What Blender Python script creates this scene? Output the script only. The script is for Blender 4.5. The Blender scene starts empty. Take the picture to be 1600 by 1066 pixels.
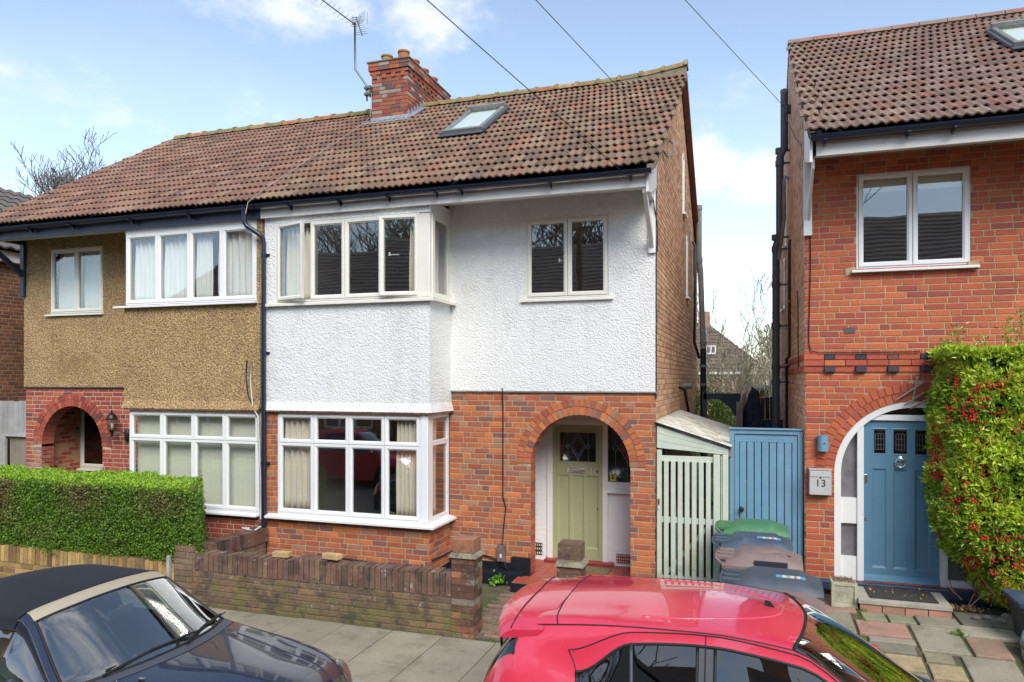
import bpy, math, random
import numpy as np
from mathutils import Vector, Matrix, noise as mnoise
random.seed(11)
RNG = np.random.default_rng(7)
SC = bpy.context.scene
COL = SC.collection
rad = math.radians

# ------------------------------------------------------------------ camera
cam_d = bpy.data.cameras.new('camera')
cam = bpy.data.objects.new('camera', cam_d)
COL.objects.link(cam)
cam.location = (0, 0, 2.85)
cam.rotation_euler = (rad(90), 0, rad(18.27))
cam_d.sensor_width = 36
cam_d.lens = 25.2
cam_d.shift_y = 59 / 1600
cam_d.clip_end = 2000
cam_d.clip_start = 0.05
SC.camera = cam

# ------------------------------------------------------------------ world, sun, exposure
SUN_EL, SUN_AZ = rad(43), rad(148)          # azimuth clockwise from +Y
world = bpy.data.worlds.new('World')
SC.world = world
world.use_nodes = True
wn, wl = world.node_tree.nodes, world.node_tree.links
wn.clear()
def WN(t, **k):
    n = wn.new(t)
    for a, b in k.items():
        setattr(n, a, b)
    return n
w_out = WN('ShaderNodeOutputWorld')
w_bg = WN('ShaderNodeBackground')
sky = WN('ShaderNodeTexSky', sky_type='NISHITA')
sky.sun_disc = False
sky.sun_elevation = SUN_EL
sky.sun_rotation = SUN_AZ
sky.air_density = 1.0
sky.dust_density = 0.15
sky.ozone_density = 1.6
w_bg.inputs['Strength'].default_value = 0.15
tcw = WN('ShaderNodeTexCoord')
def wmath(op, a, b=None, c=None, clamp=False):
    n = WN('ShaderNodeMath', operation=op, use_clamp=clamp)
    for i, v in enumerate((a, b, c)):
        if v is None: continue
        if isinstance(v, (int, float)): n.inputs[i].default_value = v
        else: wl.new(v, n.inputs[i])
    return n.outputs[0]
def wdot(vec):
    n = WN('ShaderNodeVectorMath', operation='DOT_PRODUCT')
    wl.new(tcw.outputs['Generated'], n.inputs[0])
    n.inputs[1].default_value = vec
    return n.outputs['Value']
def wnoise(scale, det, rough, squash, off=(0, 0, 0)):
    m = WN('ShaderNodeMapping')
    m.inputs['Scale'].default_value = (1, 1, squash)
    m.inputs['Location'].default_value = off
    wl.new(tcw.outputs['Generated'], m.inputs['Vector'])
    n = WN('ShaderNodeTexNoise')
    n.inputs['Scale'].default_value = scale
    n.inputs['Detail'].default_value = det
    n.inputs['Roughness'].default_value = rough
    wl.new(m.outputs[0], n.inputs['Vector'])
    return n.outputs['Fac']
# cumulus banks fixed in the sky: (direction, half width, half height, weight)
BLOBS = [((-0.525, 0.735, 0.455), .055, .035, .55), ((-0.47, 0.775, 0.455), .06, .04, .62), ((-0.395, 0.81, 0.445), .07, .05, .66),
         ((-0.351, 0.838, 0.418), .035, .020, .44), ((-0.05, 0.96, 0.272), .05, .03, .40), ((0.012, 0.966, 0.259), .045, .03, .42),
         ((-0.02, 0.985, 0.15), .07, .03, .34), ((-0.004, 0.999, 0.05), .30, .03, .26), ((-0.62, 0.75, 0.30), .12, .03, .04),
         ((-0.58, 0.66, 0.475), .04, .03, .35), ((-0.9, 0.1, 0.45), .3, .16, .5), ((0.8, 0.2, 0.5), .3, .2, .5),
         ((0.1, -0.8, 0.55), .5, .2, .55), ((-0.5, -0.7, 0.3), .4, .12, .5), ((0.6, -0.5, 0.3), .3, .12, .5), ((0.0, 0.1, 0.99), .35, .3, .45)]
acc = None
for d, hw, hh, wt in BLOBS:
    D = Vector(d).normalized()
    U_ = D.cross(Vector((0, 0, 1))).normalized()
    V_ = U_.cross(D).normalized()
    a = wmath('DIVIDE', wdot(U_), hw)
    b = wmath('DIVIDE', wdot(V_), hh)
    r2 = wmath('ADD', wmath('MULTIPLY', a, a), wmath('MULTIPLY', b, b))
    g = wmath('MULTIPLY', wmath('EXPONENT', wmath('MULTIPLY', r2, -0.7)), wt)
    g = wmath('MULTIPLY', g, wmath('GREATER_THAN', wdot(D), 0.0))
    acc = g if acc is None else wmath('MAXIMUM', acc, g)
n1 = wnoise(7.0, 9, .62, 1.9, (3.1, 1.7, .4))
n2 = wnoise(2.2, 4, .55, 2.6, (8.2, 5.1, 2.2))
dens = wmath('ADD', wmath('MULTIPLY', wmath('SUBTRACT', n1, 0.5), 1.7), acc)
dens = wmath('ADD', dens, wmath('MULTIPLY', wmath('SUBTRACT', n2, 0.5), 0.55))
mask = WN('ShaderNodeMapRange', interpolation_type='SMOOTHSTEP')
mask.inputs['From Min'].default_value = 0.14
mask.inputs['From Max'].default_value = 0.80
wl.new(dens, mask.inputs['Value'])
# thin veil low down and drifting haze
veil = wmath('MULTIPLY', wmath('POWER', wmath('SUBTRACT', 1.0, wmath('ABSOLUTE', wdot((0, 0, 1))), clamp=True), 6.0), 0.08)
veil2 = wmath('MULTIPLY', wmath('MAXIMUM', wmath('SUBTRACT', n2, 0.50), 0.0), 0.6)
mk = wmath('ADD', mask.outputs[0], wmath('ADD', veil, veil2), clamp=True)
mix = WN('ShaderNodeMixRGB')
mix.inputs['Color2'].default_value = (4.2, 4.3, 4.5, 1)
hs = WN('ShaderNodeHueSaturation')
hs.inputs['Saturation'].default_value = 0.82
hs.inputs['Value'].default_value = 0.90
tnt = WN('ShaderNodeMixRGB', blend_type='MULTIPLY')
tnt.inputs['Fac'].default_value = 1
tnt.inputs['Color2'].default_value = (1.03, 1.055, 1.03, 1)
wl.new(sky.outputs[0], tnt.inputs['Color1'])
wl.new(tnt.outputs[0], hs.inputs['Color'])
wl.new(mk, mix.inputs['Fac'])
wl.new(hs.outputs[0], mix.inputs['Color1'])
wl.new(mix.outputs[0], w_bg.inputs['Color'])
wl.new(w_bg.outputs[0], w_out.inputs['Surface'])

sun_d = bpy.data.lights.new('sun', 'SUN')
sun_d.energy = 2.1
sun_d.angle = rad(34)
sun_d.color = (1.0, 0.95, 0.88)
sun = bpy.data.objects.new('sun', sun_d)
COL.objects.link(sun)
sdir = Vector((math.sin(SUN_AZ) * math.cos(SUN_EL), math.cos(SUN_AZ) * math.cos(SUN_EL), math.sin(SUN_EL)))
sun.rotation_euler = sdir.to_track_quat('Z', 'Y').to_euler()

SC.view_settings.view_transform = 'Standard'
SC.view_settings.look = 'None'
SC.view_settings.gamma = 1.0
SC.view_settings.use_curve_mapping = False
SC.view_settings.exposure = 0.86
SC.render.engine = 'CYCLES'
SC.cycles.use_denoising = True
SC.cycles.max_bounces = 8
SC.cycles.transparent_max_bounces = 16
SC.cycles.caustics_reflective = False
SC.cycles.caustics_refractive = False

# ------------------------------------------------------------------ materials
MATS = {}
def newmat(name):
    m = bpy.data.materials.new(name)
    m.use_nodes = True
    MATS[name] = m
    nt = m.node_tree
    return m, nt, nt.nodes, nt.links, nt.nodes['Principled BSDF']
def L3(c): return (c[0], c[1], c[2], 1.0)
def mat(name, col=(.5, .5, .5), rough=.6, metal=0.0, attr=False, var=None, bump=None, coat=0.0, spec=.5, patches=(), fine=None, emit=None):
    """col: base colour, or the mesh's own 'Col' attribute. var=(scale, amount): brightness mottling. bump=[(kind, scale, dist)].
    patches=[(scale, lo, hi, colour, strength, zlo, zhi)] stains/lichen with a shape of their own."""
    m, nt, N, Lk, P = newmat(name)
    geo = N.new('ShaderNodeNewGeometry')
    pos = geo.outputs['Position']
    P.inputs['Roughness'].default_value = rough
    P.inputs['Metallic'].default_value = metal
    P.inputs['Specular IOR Level'].default_value = spec
    if coat:
        P.inputs['Coat Weight'].default_value = coat
        P.inputs['Coat Roughness'].default_value = .04
    if attr:
        a = N.new('ShaderNodeAttribute'); a.attribute_name = 'Col'; cur = a.outputs['Color']
    else:
        a = N.new('ShaderNodeRGB'); a.outputs[0].default_value = L3(col); cur = a.outputs[0]
    def nz(scale, det=4, rg=.6, vec=None):
        n = N.new('ShaderNodeTexNoise'); n.inputs['Scale'].default_value = scale
        n.inputs['Detail'].default_value = det; n.inputs['Roughness'].default_value = rg
        Lk.new(vec or pos, n.inputs['Vector']); return n.outputs['Fac']
    for vr in (var, fine):
        if vr:
            f = nz(vr[0], 5, .65)
            mr = N.new('ShaderNodeMapRange'); mr.inputs['From Min'].default_value = .3; mr.inputs['From Max'].default_value = .7
            mr.inputs['To Min'].default_value = 1 - vr[1]; mr.inputs['To Max'].default_value = 1 + vr[1]
            Lk.new(f, mr.inputs['Value'])
            mu = N.new('ShaderNodeVectorMath'); mu.operation = 'SCALE'
            Lk.new(cur, mu.inputs[0]); Lk.new(mr.outputs[0], mu.inputs['Scale']); cur = mu.outputs[0]
    for p in patches:
        scale, lo, hi, pc, st = p[:5]
        if isinstance(scale, tuple):
            mp = N.new('ShaderNodeMapping'); mp.inputs['Scale'].default_value = scale; Lk.new(pos, mp.inputs['Vector']); f = nz(1, 6, .7, mp.outputs[0])
        else: f = nz(scale, 6, .7)
        mr = N.new('ShaderNodeMapRange'); mr.interpolation_type = 'SMOOTHSTEP'
        mr.inputs['From Min'].default_value = lo; mr.inputs['From Max'].default_value = hi; mr.inputs['To Max'].default_value = st
        Lk.new(f, mr.inputs['Value']); fac = mr.outputs[0]
        if len(p) > 5:
            for ax, a0, a1 in p[5]:
                sx = N.new('ShaderNodeSeparateXYZ'); Lk.new(pos, sx.inputs[0])
                m2 = N.new('ShaderNodeMapRange'); m2.inputs['From Min'].default_value = a0; m2.inputs['From Max'].default_value = a1
                Lk.new(sx.outputs[ax], m2.inputs['Value'])
                mm = N.new('ShaderNodeMath'); mm.operation = 'MULTIPLY'; Lk.new(fac, mm.inputs[0]); Lk.new(m2.outputs[0], mm.inputs[1]); fac = mm.outputs[0]
        mx = N.new('ShaderNodeMixRGB'); mx.inputs['Color2'].default_value = L3(pc)
        Lk.new(fac, mx.inputs['Fac']); Lk.new(cur, mx.inputs['Color1']); cur = mx.outputs[0]
    Lk.new(cur, P.inputs['Base Color'])
    prev = None
    for kind, scale, dist in (bump or []):
        if kind == 'n': h = nz(scale, 5, .6)
        elif kind == 'v':
            v = N.new('ShaderNodeTexVoronoi'); v.inputs['Scale'].default_value = scale; v.feature = 'SMOOTH_F1'; Lk.new(pos, v.inputs['Vector']); h = v.outputs['Distance']
        elif kind == 'wood':
            mp = N.new('ShaderNodeMapping'); mp.inputs['Scale'].default_value = (scale, scale, scale * .08); Lk.new(pos, mp.inputs['Vector']); h = nz(1, 4, .6, mp.outputs[0])
        b = N.new('ShaderNodeBump'); b.inputs['Distance'].default_value = dist; b.inputs['Strength'].default_value = 1
        Lk.new(h, b.inputs['Height'])
        if prev: Lk.new(prev, b.inputs['Normal'])
        prev = b.outputs[0]
    if prev: Lk.new(prev, P.inputs['Normal'])
    if emit:
        P.inputs['Emission Color'].default_value = L3(emit[0]); P.inputs['Emission Strength'].default_value = emit[1]
    return m
def glass_mat(name, tint=(.92, .95, .94), ior=1.9, rough=0.0, wavy=0.0, boost=1.0):
    m, nt, N, Lk, P = newmat(name)
    N.remove(P)
    out = N['Material Output']
    lw = N.new('ShaderNodeLayerWeight'); lw.inputs['Blend'].default_value = .5
    pw_ = N.new('ShaderNodeMath'); pw_.operation = 'POWER'; pw_.inputs[1].default_value = 5; Lk.new(lw.outputs['Facing'], pw_.inputs[0])
    r0 = ((ior - 1) / (ior + 1)) ** 2
    fr = N.new('ShaderNodeMath'); fr.operation = 'MULTIPLY_ADD'; fr.inputs[1].default_value = 1 - r0; fr.inputs[2].default_value = r0; Lk.new(pw_.outputs[0], fr.inputs[0])
    tr = N.new('ShaderNodeBsdfTransparent'); tr.inputs[0].default_value = L3(tint)
    gl = N.new('ShaderNodeBsdfGlossy'); gl.inputs['Roughness'].default_value = rough; gl.inputs[0].default_value = (1, 1, 1, 1)
    if wavy:
        geo = N.new('ShaderNodeNewGeometry'); n = N.new('ShaderNodeTexNoise'); n.inputs['Scale'].default_value = 1.7; n.inputs['Detail'].default_value = 1
        Lk.new(geo.outputs['Position'], n.inputs['Vector'])
        b = N.new('ShaderNodeBump'); b.inputs['Distance'].default_value = wavy; Lk.new(n.outputs['Fac'], b.inputs['Height']); Lk.new(b.outputs[0], gl.inputs['Normal'])
    mu = N.new('ShaderNodeMath'); mu.operation = 'MULTIPLY'; mu.use_clamp = True; mu.inputs[1].default_value = boost
    Lk.new(fr.outputs[0], mu.inputs[0])
    mx = N.new('ShaderNodeMixShader'); Lk.new(mu.outputs[0], mx.inputs[0]); Lk.new(tr.outputs[0], mx.inputs[1]); Lk.new(gl.outputs[0], mx.inputs[2])
    Lk.new(mx.outputs[0], out.inputs['Surface'])
    return m

# ------------------------------------------------------------------ mesh building
ORG = {}
def empty(name, loc, label=None, cat=None, group=None, kind=None):
    o = bpy.data.objects.new(name, None); COL.objects.link(o); o.location = loc; o.empty_display_size = .1
    ORG[o.name] = Vector(loc)
    if label: o['label'] = label
    if cat: o['category'] = cat
    if group: o['group'] = group
    if kind: o['kind'] = kind
    return o
def tag(o, label=None, cat=None, group=None, kind=None):
    if label: o['label'] = label
    if cat: o['category'] = cat
    if group: o['group'] = group
    if kind: o['kind'] = kind
    return o
WHITE = (1, 1, 1)
class MB:
    def __init__(s): s.v = []; s.f = []; s.c = []; s.xf = None
    def add(s, vs, fs, col=WHITE):
        b = len(s.v)
        if s.xf: vs = [s.xf(*p) for p in vs]
        s.v.extend(vs); s.c.extend([col] * len(vs))
        s.f.extend([tuple(i + b for i in f) for f in fs]); return s
    def box(s, x0, x1, y0, y1, z0, z1, col=WHITE):
        if x0 > x1: x0, x1 = x1, x0
        if y0 > y1: y0, y1 = y1, y0
        if z0 > z1: z0, z1 = z1, z0
        return s.add([(x0, y0, z0), (x1, y0, z0), (x1, y1, z0), (x0, y1, z0), (x0, y0, z1), (x1, y0, z1), (x1, y1, z1), (x0, y1, z1)],
                     [(0, 3, 2, 1), (4, 5, 6, 7), (0, 1, 5, 4), (1, 2, 6, 5), (2, 3, 7, 6), (3, 0, 4, 7)], col)
    def hexa(s, p, col=WHITE):      # 8 points: bottom ring then top ring
        return s.add(p, [(0, 3, 2, 1), (4, 5, 6, 7), (0, 1, 5, 4), (1, 2, 6, 5), (2, 3, 7, 6), (3, 0, 4, 7)], col)
    def poly(s, pts, col=WHITE): return s.add(list(pts), [tuple(range(len(pts)))], col)
    def prism(s, pts, d, col=WHITE):
        n = len(pts); d = Vector(d)
        top = [tuple(Vector(p) + d) for p in pts]
        return s.add(list(pts) + top, [tuple(reversed(range(n))), tuple(range(n, 2 * n))] + [(i, (i + 1) % n, n + (i + 1) % n, n + i) for i in range(n)], col)
    def tube(s, pts, r, n=8, col=WHITE):
        pts = [Vector(p) for p in pts]
        rs = r if isinstance(r, (list, tuple)) else [r] * len(pts)
        vs = []; ref = None
        for i, p in enumerate(pts):
            t = (pts[min(i + 1, len(pts) - 1)] - pts[max(i - 1, 0)])
            t = t.normalized() if t.length > 1e-9 else Vector((0, 0, 1))
            if ref is None: ref = Vector((0, 0, 1)) if abs(t.z) < .9 else Vector((1, 0, 0))
            a = t.cross(ref).normalized(); b = a.cross(t).normalized(); ref = b
            vs += [tuple(p + a * math.cos(2 * math.pi * k / n) * rs[i] + b * math.sin(2 * math.pi * k / n) * rs[i]) for k in range(n)]
        fs = []
        for i in range(len(pts) - 1):
            for k in range(n):
                k2 = (k + 1) % n; fs.append((i * n + k, i * n + k2, (i + 1) * n + k2, (i + 1) * n + k))
        fs.append(tuple(range(n))); fs.append(tuple((len(pts) - 1) * n + k for k in reversed(range(n))))
        return s.add(vs, fs, col)
    def cyl(s, p0, p1, r, n=16, col=WHITE): return s.tube([p0, p1], r, n, col)
    def lathe(s, prof, c, n=20, col=WHITE, axis=None):
        c = Vector(c); vs = []
        if axis is None: A, Bv, Cc = Vector((1, 0, 0)), Vector((0, 1, 0)), Vector((0, 0, 1))
        else:
            Cc = Vector(axis).normalized(); A = Cc.orthogonal().normalized(); Bv = Cc.cross(A)
        for (r, h) in prof:
            vs += [tuple(c + A * math.cos(2 * math.pi * k / n) * r + Bv * math.sin(2 * math.pi * k / n) * r + Cc * h) for k in range(n)]
        fs = []
        for i in range(len(prof) - 1):
            for k in range(n):
                k2 = (k + 1) % n; fs.append((i * n + k, i * n + k2, (i + 1) * n + k2, (i + 1) * n + k))
        fs.append(tuple(reversed(range(n)))); fs.append(tuple((len(prof) - 1) * n + k for k in range(n)))
        return s.add(vs, fs, col)
    def grid(s, P, col=WHITE):
        P = np.asarray(P); h, w = P.shape[:2]
        return s.add([tuple(map(float, p)) for p in P.reshape(-1, 3)], [(i * w + j, i * w + j + 1, (i + 1) * w + j + 1, (i + 1) * w + j) for i in range(h - 1) for j in range(w - 1)], col)
    def ring(s, u0, u1, z0, z1, prof, y_of):
        """mitred rectangular frame; prof=[(inset, outwardness)], y_of(w) maps outwardness to y (front frame)"""
        vs = []
        for (o, w) in prof:
            y = y_of(w); vs += [(u0 + o, y, z0 + o), (u1 - o, y, z0 + o), (u1 - o, y, z1 - o), (u0 + o, y, z1 - o)]
        fs = []; n = len(prof)
        for i in range(n - 1):
            for k in range(4):
                k2 = (k + 1) % 4; fs.append((i * 4 + k, i * 4 + k2, (i + 1) * 4 + k2, (i + 1) * 4 + k))
        return s.add(vs, fs)
    def build(s, name, m, parent=None, smooth=False, org=None, auto=None, bevel=None, **tags):
        if not s.v: return None
        o_ = ORG[parent.name] if parent is not None else (Vector(org) if org is not None else Vector((0, 0, 0)))
        me = bpy.data.meshes.new(name)
        V = np.array(s.v, dtype=np.float32) - np.array(o_, dtype=np.float32)
        me.from_pydata(V.tolist(), [], s.f)
        at = me.attributes.new('Col', 'FLOAT_COLOR', 'POINT')
        at.data.foreach_set('color', np.concatenate([np.array(s.c, dtype=np.float32), np.ones((len(s.c), 1), dtype=np.float32)], 1).ravel())
        me.materials.append(MATS[m])
        if smooth:
            me.polygons.foreach_set('use_smooth', [True] * len(me.polygons))
            if auto: me.set_sharp_from_angle(angle=rad(auto))
        ob = bpy.data.objects.new(name, me); COL.objects.link(ob)
        if bevel:
            bm_ = ob.modifiers.new('edge', 'BEVEL'); bm_.width = bevel; bm_.segments = 2; bm_.limit_method = 'ANGLE'
        if parent is not None: ob.parent = parent; ORG[ob.name] = ORG[parent.name]
        else: ob.location = o_; ORG[ob.name] = Vector(o_)
        tag(ob, **tags)
        return ob
def mesh_only(mb, name, m, smooth=False):
    me = bpy.data.meshes.new(name)
    me.from_pydata([tuple(v) for v in mb.v], [], mb.f)
    at = me.attributes.new('Col', 'FLOAT_COLOR', 'POINT')
    at.data.foreach_set('color', np.concatenate([np.array(mb.c, dtype=np.float32), np.ones((len(mb.c), 1), dtype=np.float32)], 1).ravel())
    me.materials.append(MATS[m])
    if smooth: me.polygons.foreach_set('use_smooth', [True] * len(me.polygons))
    return me
def inst(name, me, parent, loc, rot=(0, 0, 0), scale=(1, 1, 1)):
    o = bpy.data.objects.new(name, me); COL.objects.link(o); o.parent = parent
    o.location = Vector(loc) - ORG[parent.name]; o.rotation_euler = rot; o.scale = scale
    return o
def text(name, s, size, parent, loc, rot, m, ext=.002, align='CENTER', sx=1.0, **tags):
    cu = bpy.data.curves.new(name, 'FONT'); cu.body = s; cu.size = size; cu.extrude = ext; cu.align_x = align; cu.align_y = 'CENTER'
    cu.materials.append(MATS[m])
    tmp = bpy.data.objects.new(name, cu); COL.objects.link(tmp); bpy.context.view_layer.update()
    me = bpy.data.meshes.new_from_object(tmp.evaluated_get(bpy.context.evaluated_depsgraph_get())); bpy.data.objects.remove(tmp); bpy.data.curves.remove(cu)
    if not me.materials: me.materials.append(MATS[m])
    o = bpy.data.objects.new(name, me); COL.objects.link(o); o.parent = parent
    o.location = Vector(loc) - ORG[parent.name]; o.rotation_euler = rot; o.scale = (sx, 1, 1); tag(o, **tags); return o
def jit(c, a=.12):
    k = 1 + random.uniform(-a, a); return tuple(min(1, max(0, x * k * (1 + random.uniform(-a, a) * .25))) for x in c)
def spread(pal, n):
    T = sum(w for w, _ in pal); out = []
    for i in range(n):
        r = (i + .5) / n * T
        for w, c in pal:
            r -= w
            if r <= 0: break
        out.append(c)
    return out
def wpick(pal):
    r = random.random() * sum(w for w, _ in pal)
    for w, c in pal:
        r -= w
        if r <= 0: return c
    return pal[-1][1]

# wall frames: (u, w, z) -> world, w = outwards from the wall face
def FR(Y0): return lambda u, w, z: (u, Y0 - w, z)
def RT(X0): return lambda u, w, z: (X0 + w, u, z)      # faces +X, u = Y
def LT(X0): return lambda u, w, z: (X0 - w, u, z)      # faces -X, u = Y
def fbox(mb, fr, u0, u1, w0, w1, z0, z1, col=WHITE):
    p = [fr(u0, w0, z0), fr(u1, w0, z0), fr(u1, w1, z0), fr(u0, w1, z0), fr(u0, w0, z1), fr(u1, w0, z1), fr(u1, w1, z1), fr(u0, w1, z1)]
    a, b, c = Vector(p[1]) - Vector(p[0]), Vector(p[3]) - Vector(p[0]), Vector(p[4]) - Vector(p[0])
    if a.cross(b).dot(c) < 0: p = [p[3], p[2], p[1], p[0], p[7], p[6], p[5], p[4]]
    mb.hexa(p, col)
def panel(mb, fr, u0, u1, z0, z1, t, ops=(), top=None, brk=()):
    """solid wall of thickness t behind the face with rectangular ('r',ua,ub,za,zb) and arched ('a',c,R,zs,zb) openings"""
    us = {u0, u1} | set(brk)
    for o in ops:
        if o[0] == 'r': us |= {o[1], o[2]}
        else:
            for k in range(29): us.add(o[1] - o[2] * math.cos(math.pi * k / 28))
    us = sorted(u for u in us if u0 - 1e-6 <= u <= u1 + 1e-6)
    zt = top or (lambda u: z1)
    for a, b in zip(us[:-1], us[1:]):
        if b - a < 1e-5: continue
        m = (a + b) / 2; cuts = []
        for o in ops:
            if o[0] == 'r' and o[1] < m < o[2]: cuts.append(((o[3], o[3]), (o[4], o[4])))
            elif o[0] == 'a' and abs(m - o[1]) < o[2]:
                h = lambda u: o[3] + math.sqrt(max(0, o[2] ** 2 - (u - o[1]) ** 2))
                cuts.append(((o[4], o[4]), (h(a), h(b))))
        cuts.sort(); lo = (z0, z0)
        for cb, ct in cuts + [((zt(a), zt(b)), None)]:
            if cb[0] > lo[0] + 1e-4 or cb[1] > lo[1] + 1e-4:
                p = [fr(a, 0, lo[0]), fr(b, 0, lo[1]), fr(b, -t, lo[1]), fr(a, -t, lo[0]), fr(a, 0, cb[0]), fr(b, 0, cb[1]), fr(b, -t, cb[1]), fr(a, -t, cb[0])]
                mb.hexa(p)
            if ct: lo = ct
BRK = {}
def brick_variants(key, pal, m, frkind, h=.066, d=.016, n=22):
    """unit-length brick faces, one mesh per colour; frkind 'f' front, 'r' right, 'l' left"""
    out = []
    for i, c_ in enumerate(spread(pal, n)):
        c = jit(c_, .10); mb = MB(); e = .02
        # slightly eased arrises on the outer face
        def P(u, w, z): return {'f': (u, -w, z), 'r': (w, u, z), 'l': (-w, u, z)}[frkind]
        ring0 = [P(-.5, -d, -h / 2), P(.5, -d, -h / 2), P(.5, -d, h / 2), P(-.5, -d, h / 2)]
        q = random.uniform(-.0015, .0015)
        ring1 = [P(-.5, 0, -h / 2 + q), P(.5, 0, -h / 2), P(.5, 0, h / 2 - q), P(-.5, 0, h / 2)]
        ring2 = [P(-.5 + e, .004, -h / 2 + .005), P(.5 - e, .004, -h / 2 + .005), P(.5 - e, .004, h / 2 - .005), P(-.5 + e, .004, h / 2 - .005)]
        mb.add(ring0 + ring1 + ring2, [(0, 1, 5, 4), (1, 2, 6, 5), (2, 3, 7, 6), (3, 0, 4, 7), (4, 5, 9, 8), (5, 6, 10, 9), (6, 7, 11, 10), (7, 4, 8, 11), (8, 9, 10, 11)], c)
        me = mesh_only(mb, 'brick', m); out.append((me, c))
    BRK[key] = out
    return out
def sub_iv(iv, cuts):
    for c0, c1 in cuts:
        nx = []
        for a, b in iv:
            if c1 <= a or c0 >= b: nx.append((a, b))
            else:
                if c0 > a: nx.append((a, c0))
                if c1 < b: nx.append((c1, b))
        iv = nx
    return iv
def bricks(parent, fr, frkind, u0, u1, z0, z1, key, m, cuts=None, nsingle=300, near=None, bond='fg', pal=None, w0=.0005, colf=None, phase=0.0, sz=(.225, .1125), kindname='brick', stuff=True):
    """bonded brick skin standing proud of its mortar wall. The nsingle ones nearest 'near' are objects, the rest one stuff mesh"""
    L = []; rows = int(round((z1 - z0) / .075)); gap = .0115
    for k in range(rows):
        za = z0 + k * .075; zb = min(za + .075 - gap, z1); zm = (za + zb) / 2
        if bond == 'fg': seq = [sz[0]] if k % 2 == 0 else [sz[0], sz[1]]
        elif bond == 's': seq = [sz[0]]
        elif bond == 'e': seq = [sz[0]] if k % 2 == 0 else [sz[1]]
        elif bond == 'fl': seq = [sz[0], sz[1]]
        st = u0 - random.uniform(0, .012) - (.056 if k % 4 == 2 else 0) - {0: 0, 1: sz[0] * .5 + .056 * (k % 4 == 3), 2: sz[0] * .25}[0 if k % 2 == 0 else 1] - phase - sz[0]
        i = 0; iv_all = sub_iv([(u0, u1)], cuts(zm) if cuts else [])
        while st < u1:
            ln = seq[i % len(seq)] + random.uniform(-.004, .004); i += 1
            for a, b in iv_all:
                p, q = max(a, st + gap / 2), min(b, st + ln - gap / 2)
                if q - p > .022: L.append((p, q, za, zb, k))
            st += ln
    if near is None: near = (0, 0, 2.85)
    nv = Vector(near)
    sc = []
    for b in L:
        c = Vector(fr((b[0] + b[1]) / 2, 0, (b[2] + b[3]) / 2)); sc.append(((c - nv).length / math.sqrt(max(.03, b[1] - b[0]))))
    order = np.argsort(sc); single = set(order[:nsingle].tolist())
    var = BRK[key]; mb = MB()
    for i, (a, b, za, zb, k) in enumerate(L):
        w = w0 + random.uniform(-.001, .002)
        if i in single:
            me, c = random.choice(var)
            if colf:
                pass
            inst(kindname, me, parent, fr((a + b) / 2, w, (za + zb) / 2), (0, 0, 0), ((b - a), 1, (zb - za) / .066) if frkind == 'f' else (1, (b - a), (zb - za) / .066))
        else:
            c = jit(random.choice(var)[1], .10); e = .004
            P = [fr(a, -.012, za), fr(b, -.012, za), fr(b, -.012, zb), fr(a, -.012, zb), fr(a, w, za), fr(b, w, za), fr(b, w, zb), fr(a, w, zb),
                 fr(a + e, w + .004, za + e), fr(b - e, w + .004, za + e), fr(b - e, w + .004, zb - e), fr(a + e, w + .004, zb - e)]
            mb.add(P, [(0, 1, 5, 4), (1, 2, 6, 5), (2, 3, 7, 6), (3, 0, 4, 7), (4, 5, 9, 8), (5, 6, 10, 9), (6, 7, 11, 10), (7, 4, 8, 11), (8, 9, 10, 11)], c)
    if mb.v: mb.build(kindname, m, parent, kind='stuff')
    return len(L)
def arch_ring(parent, Y, cx, zs, r0, r1, n, key, a0=0.0, a1=math.pi, proud=.009, depth=.1, singles=True):
    """ring of bricks on end, each its own part"""
    var = BRK[key]
    for i in range(n):
        t0 = a0 + (a1 - a0) * (i + .06) / n; t1 = a0 + (a1 - a0) * (i + .94) / n; mb = MB(); c = jit(random.choice(var)[1], .12); pr = proud + random.uniform(-.001, .002)
        pts = []
        for yy in (Y - pr, Y + depth):
            for (r, t) in ((r0, t0), (r0, t1), (r1, t1), (r1, t0)):
                pts.append((cx - math.cos(t) * r, yy, zs + math.sin(t) * r))
        mb.add(pts, [(0, 1, 2, 3), (7, 6, 5, 4), (0, 4, 5, 1), (1, 5, 6, 2), (2, 6, 7, 3), (3, 7, 4, 0)], c)
        mb.build('brick', BRKMAT[key], parent)
BRKMAT = {}
# ------------------------------------------------------------------ material set
mat('mortar_buff', (.42, .32, .19), .95, var=(9, .25), fine=(70, .2), bump=[('n', 160, .003)])
mat('mortar_cream', (.50, .42, .31), .95, var=(9, .2), bump=[('n', 160, .003)])
mat('mortar_grey', (.20, .17, .12), .95, var=(7, .3), bump=[('n', 160, .004)])
BB = [('n', 45, .004), ('n', 320, .0012)]
mat('brick_red', attr=True, rough=.88, var=(2.2, .14), fine=(55, .16), bump=BB, patches=[(1.3, .62, .75, (.30, .22, .10), .55), (38, .66, .72, (.55, .45, .35), .5)])
mat('brick_red_deep', attr=True, rough=.8, var=(1.8, .12), fine=(50, .14), bump=BB, patches=[(60, .70, .74, (.75, .65, .55), .6)])
mat('brick_crimson', attr=True, rough=.85, var=(2, .1), fine=(55, .14), bump=BB, patches=[(.9, .50, .60, (.40, .27, .19), .8, [(0, -11.4, -12.0)])])
mat('brick_fletton', attr=True, rough=.9, var=(1.2, .12), fine=(60, .14), bump=BB)
mat('brick_wall_old', attr=True, rough=.92, var=(4, .28), fine=(60, .25), bump=[('n', 30, .008), ('n', 250, .002)],
    patches=[(5, .42, .60, (.16, .145, .045), .8, [(2, .42, .25)]), (13, .62, .68, (.42, .40, .36), .75), (3, .5, .62, (.03, .025, .025), .6)])
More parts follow.
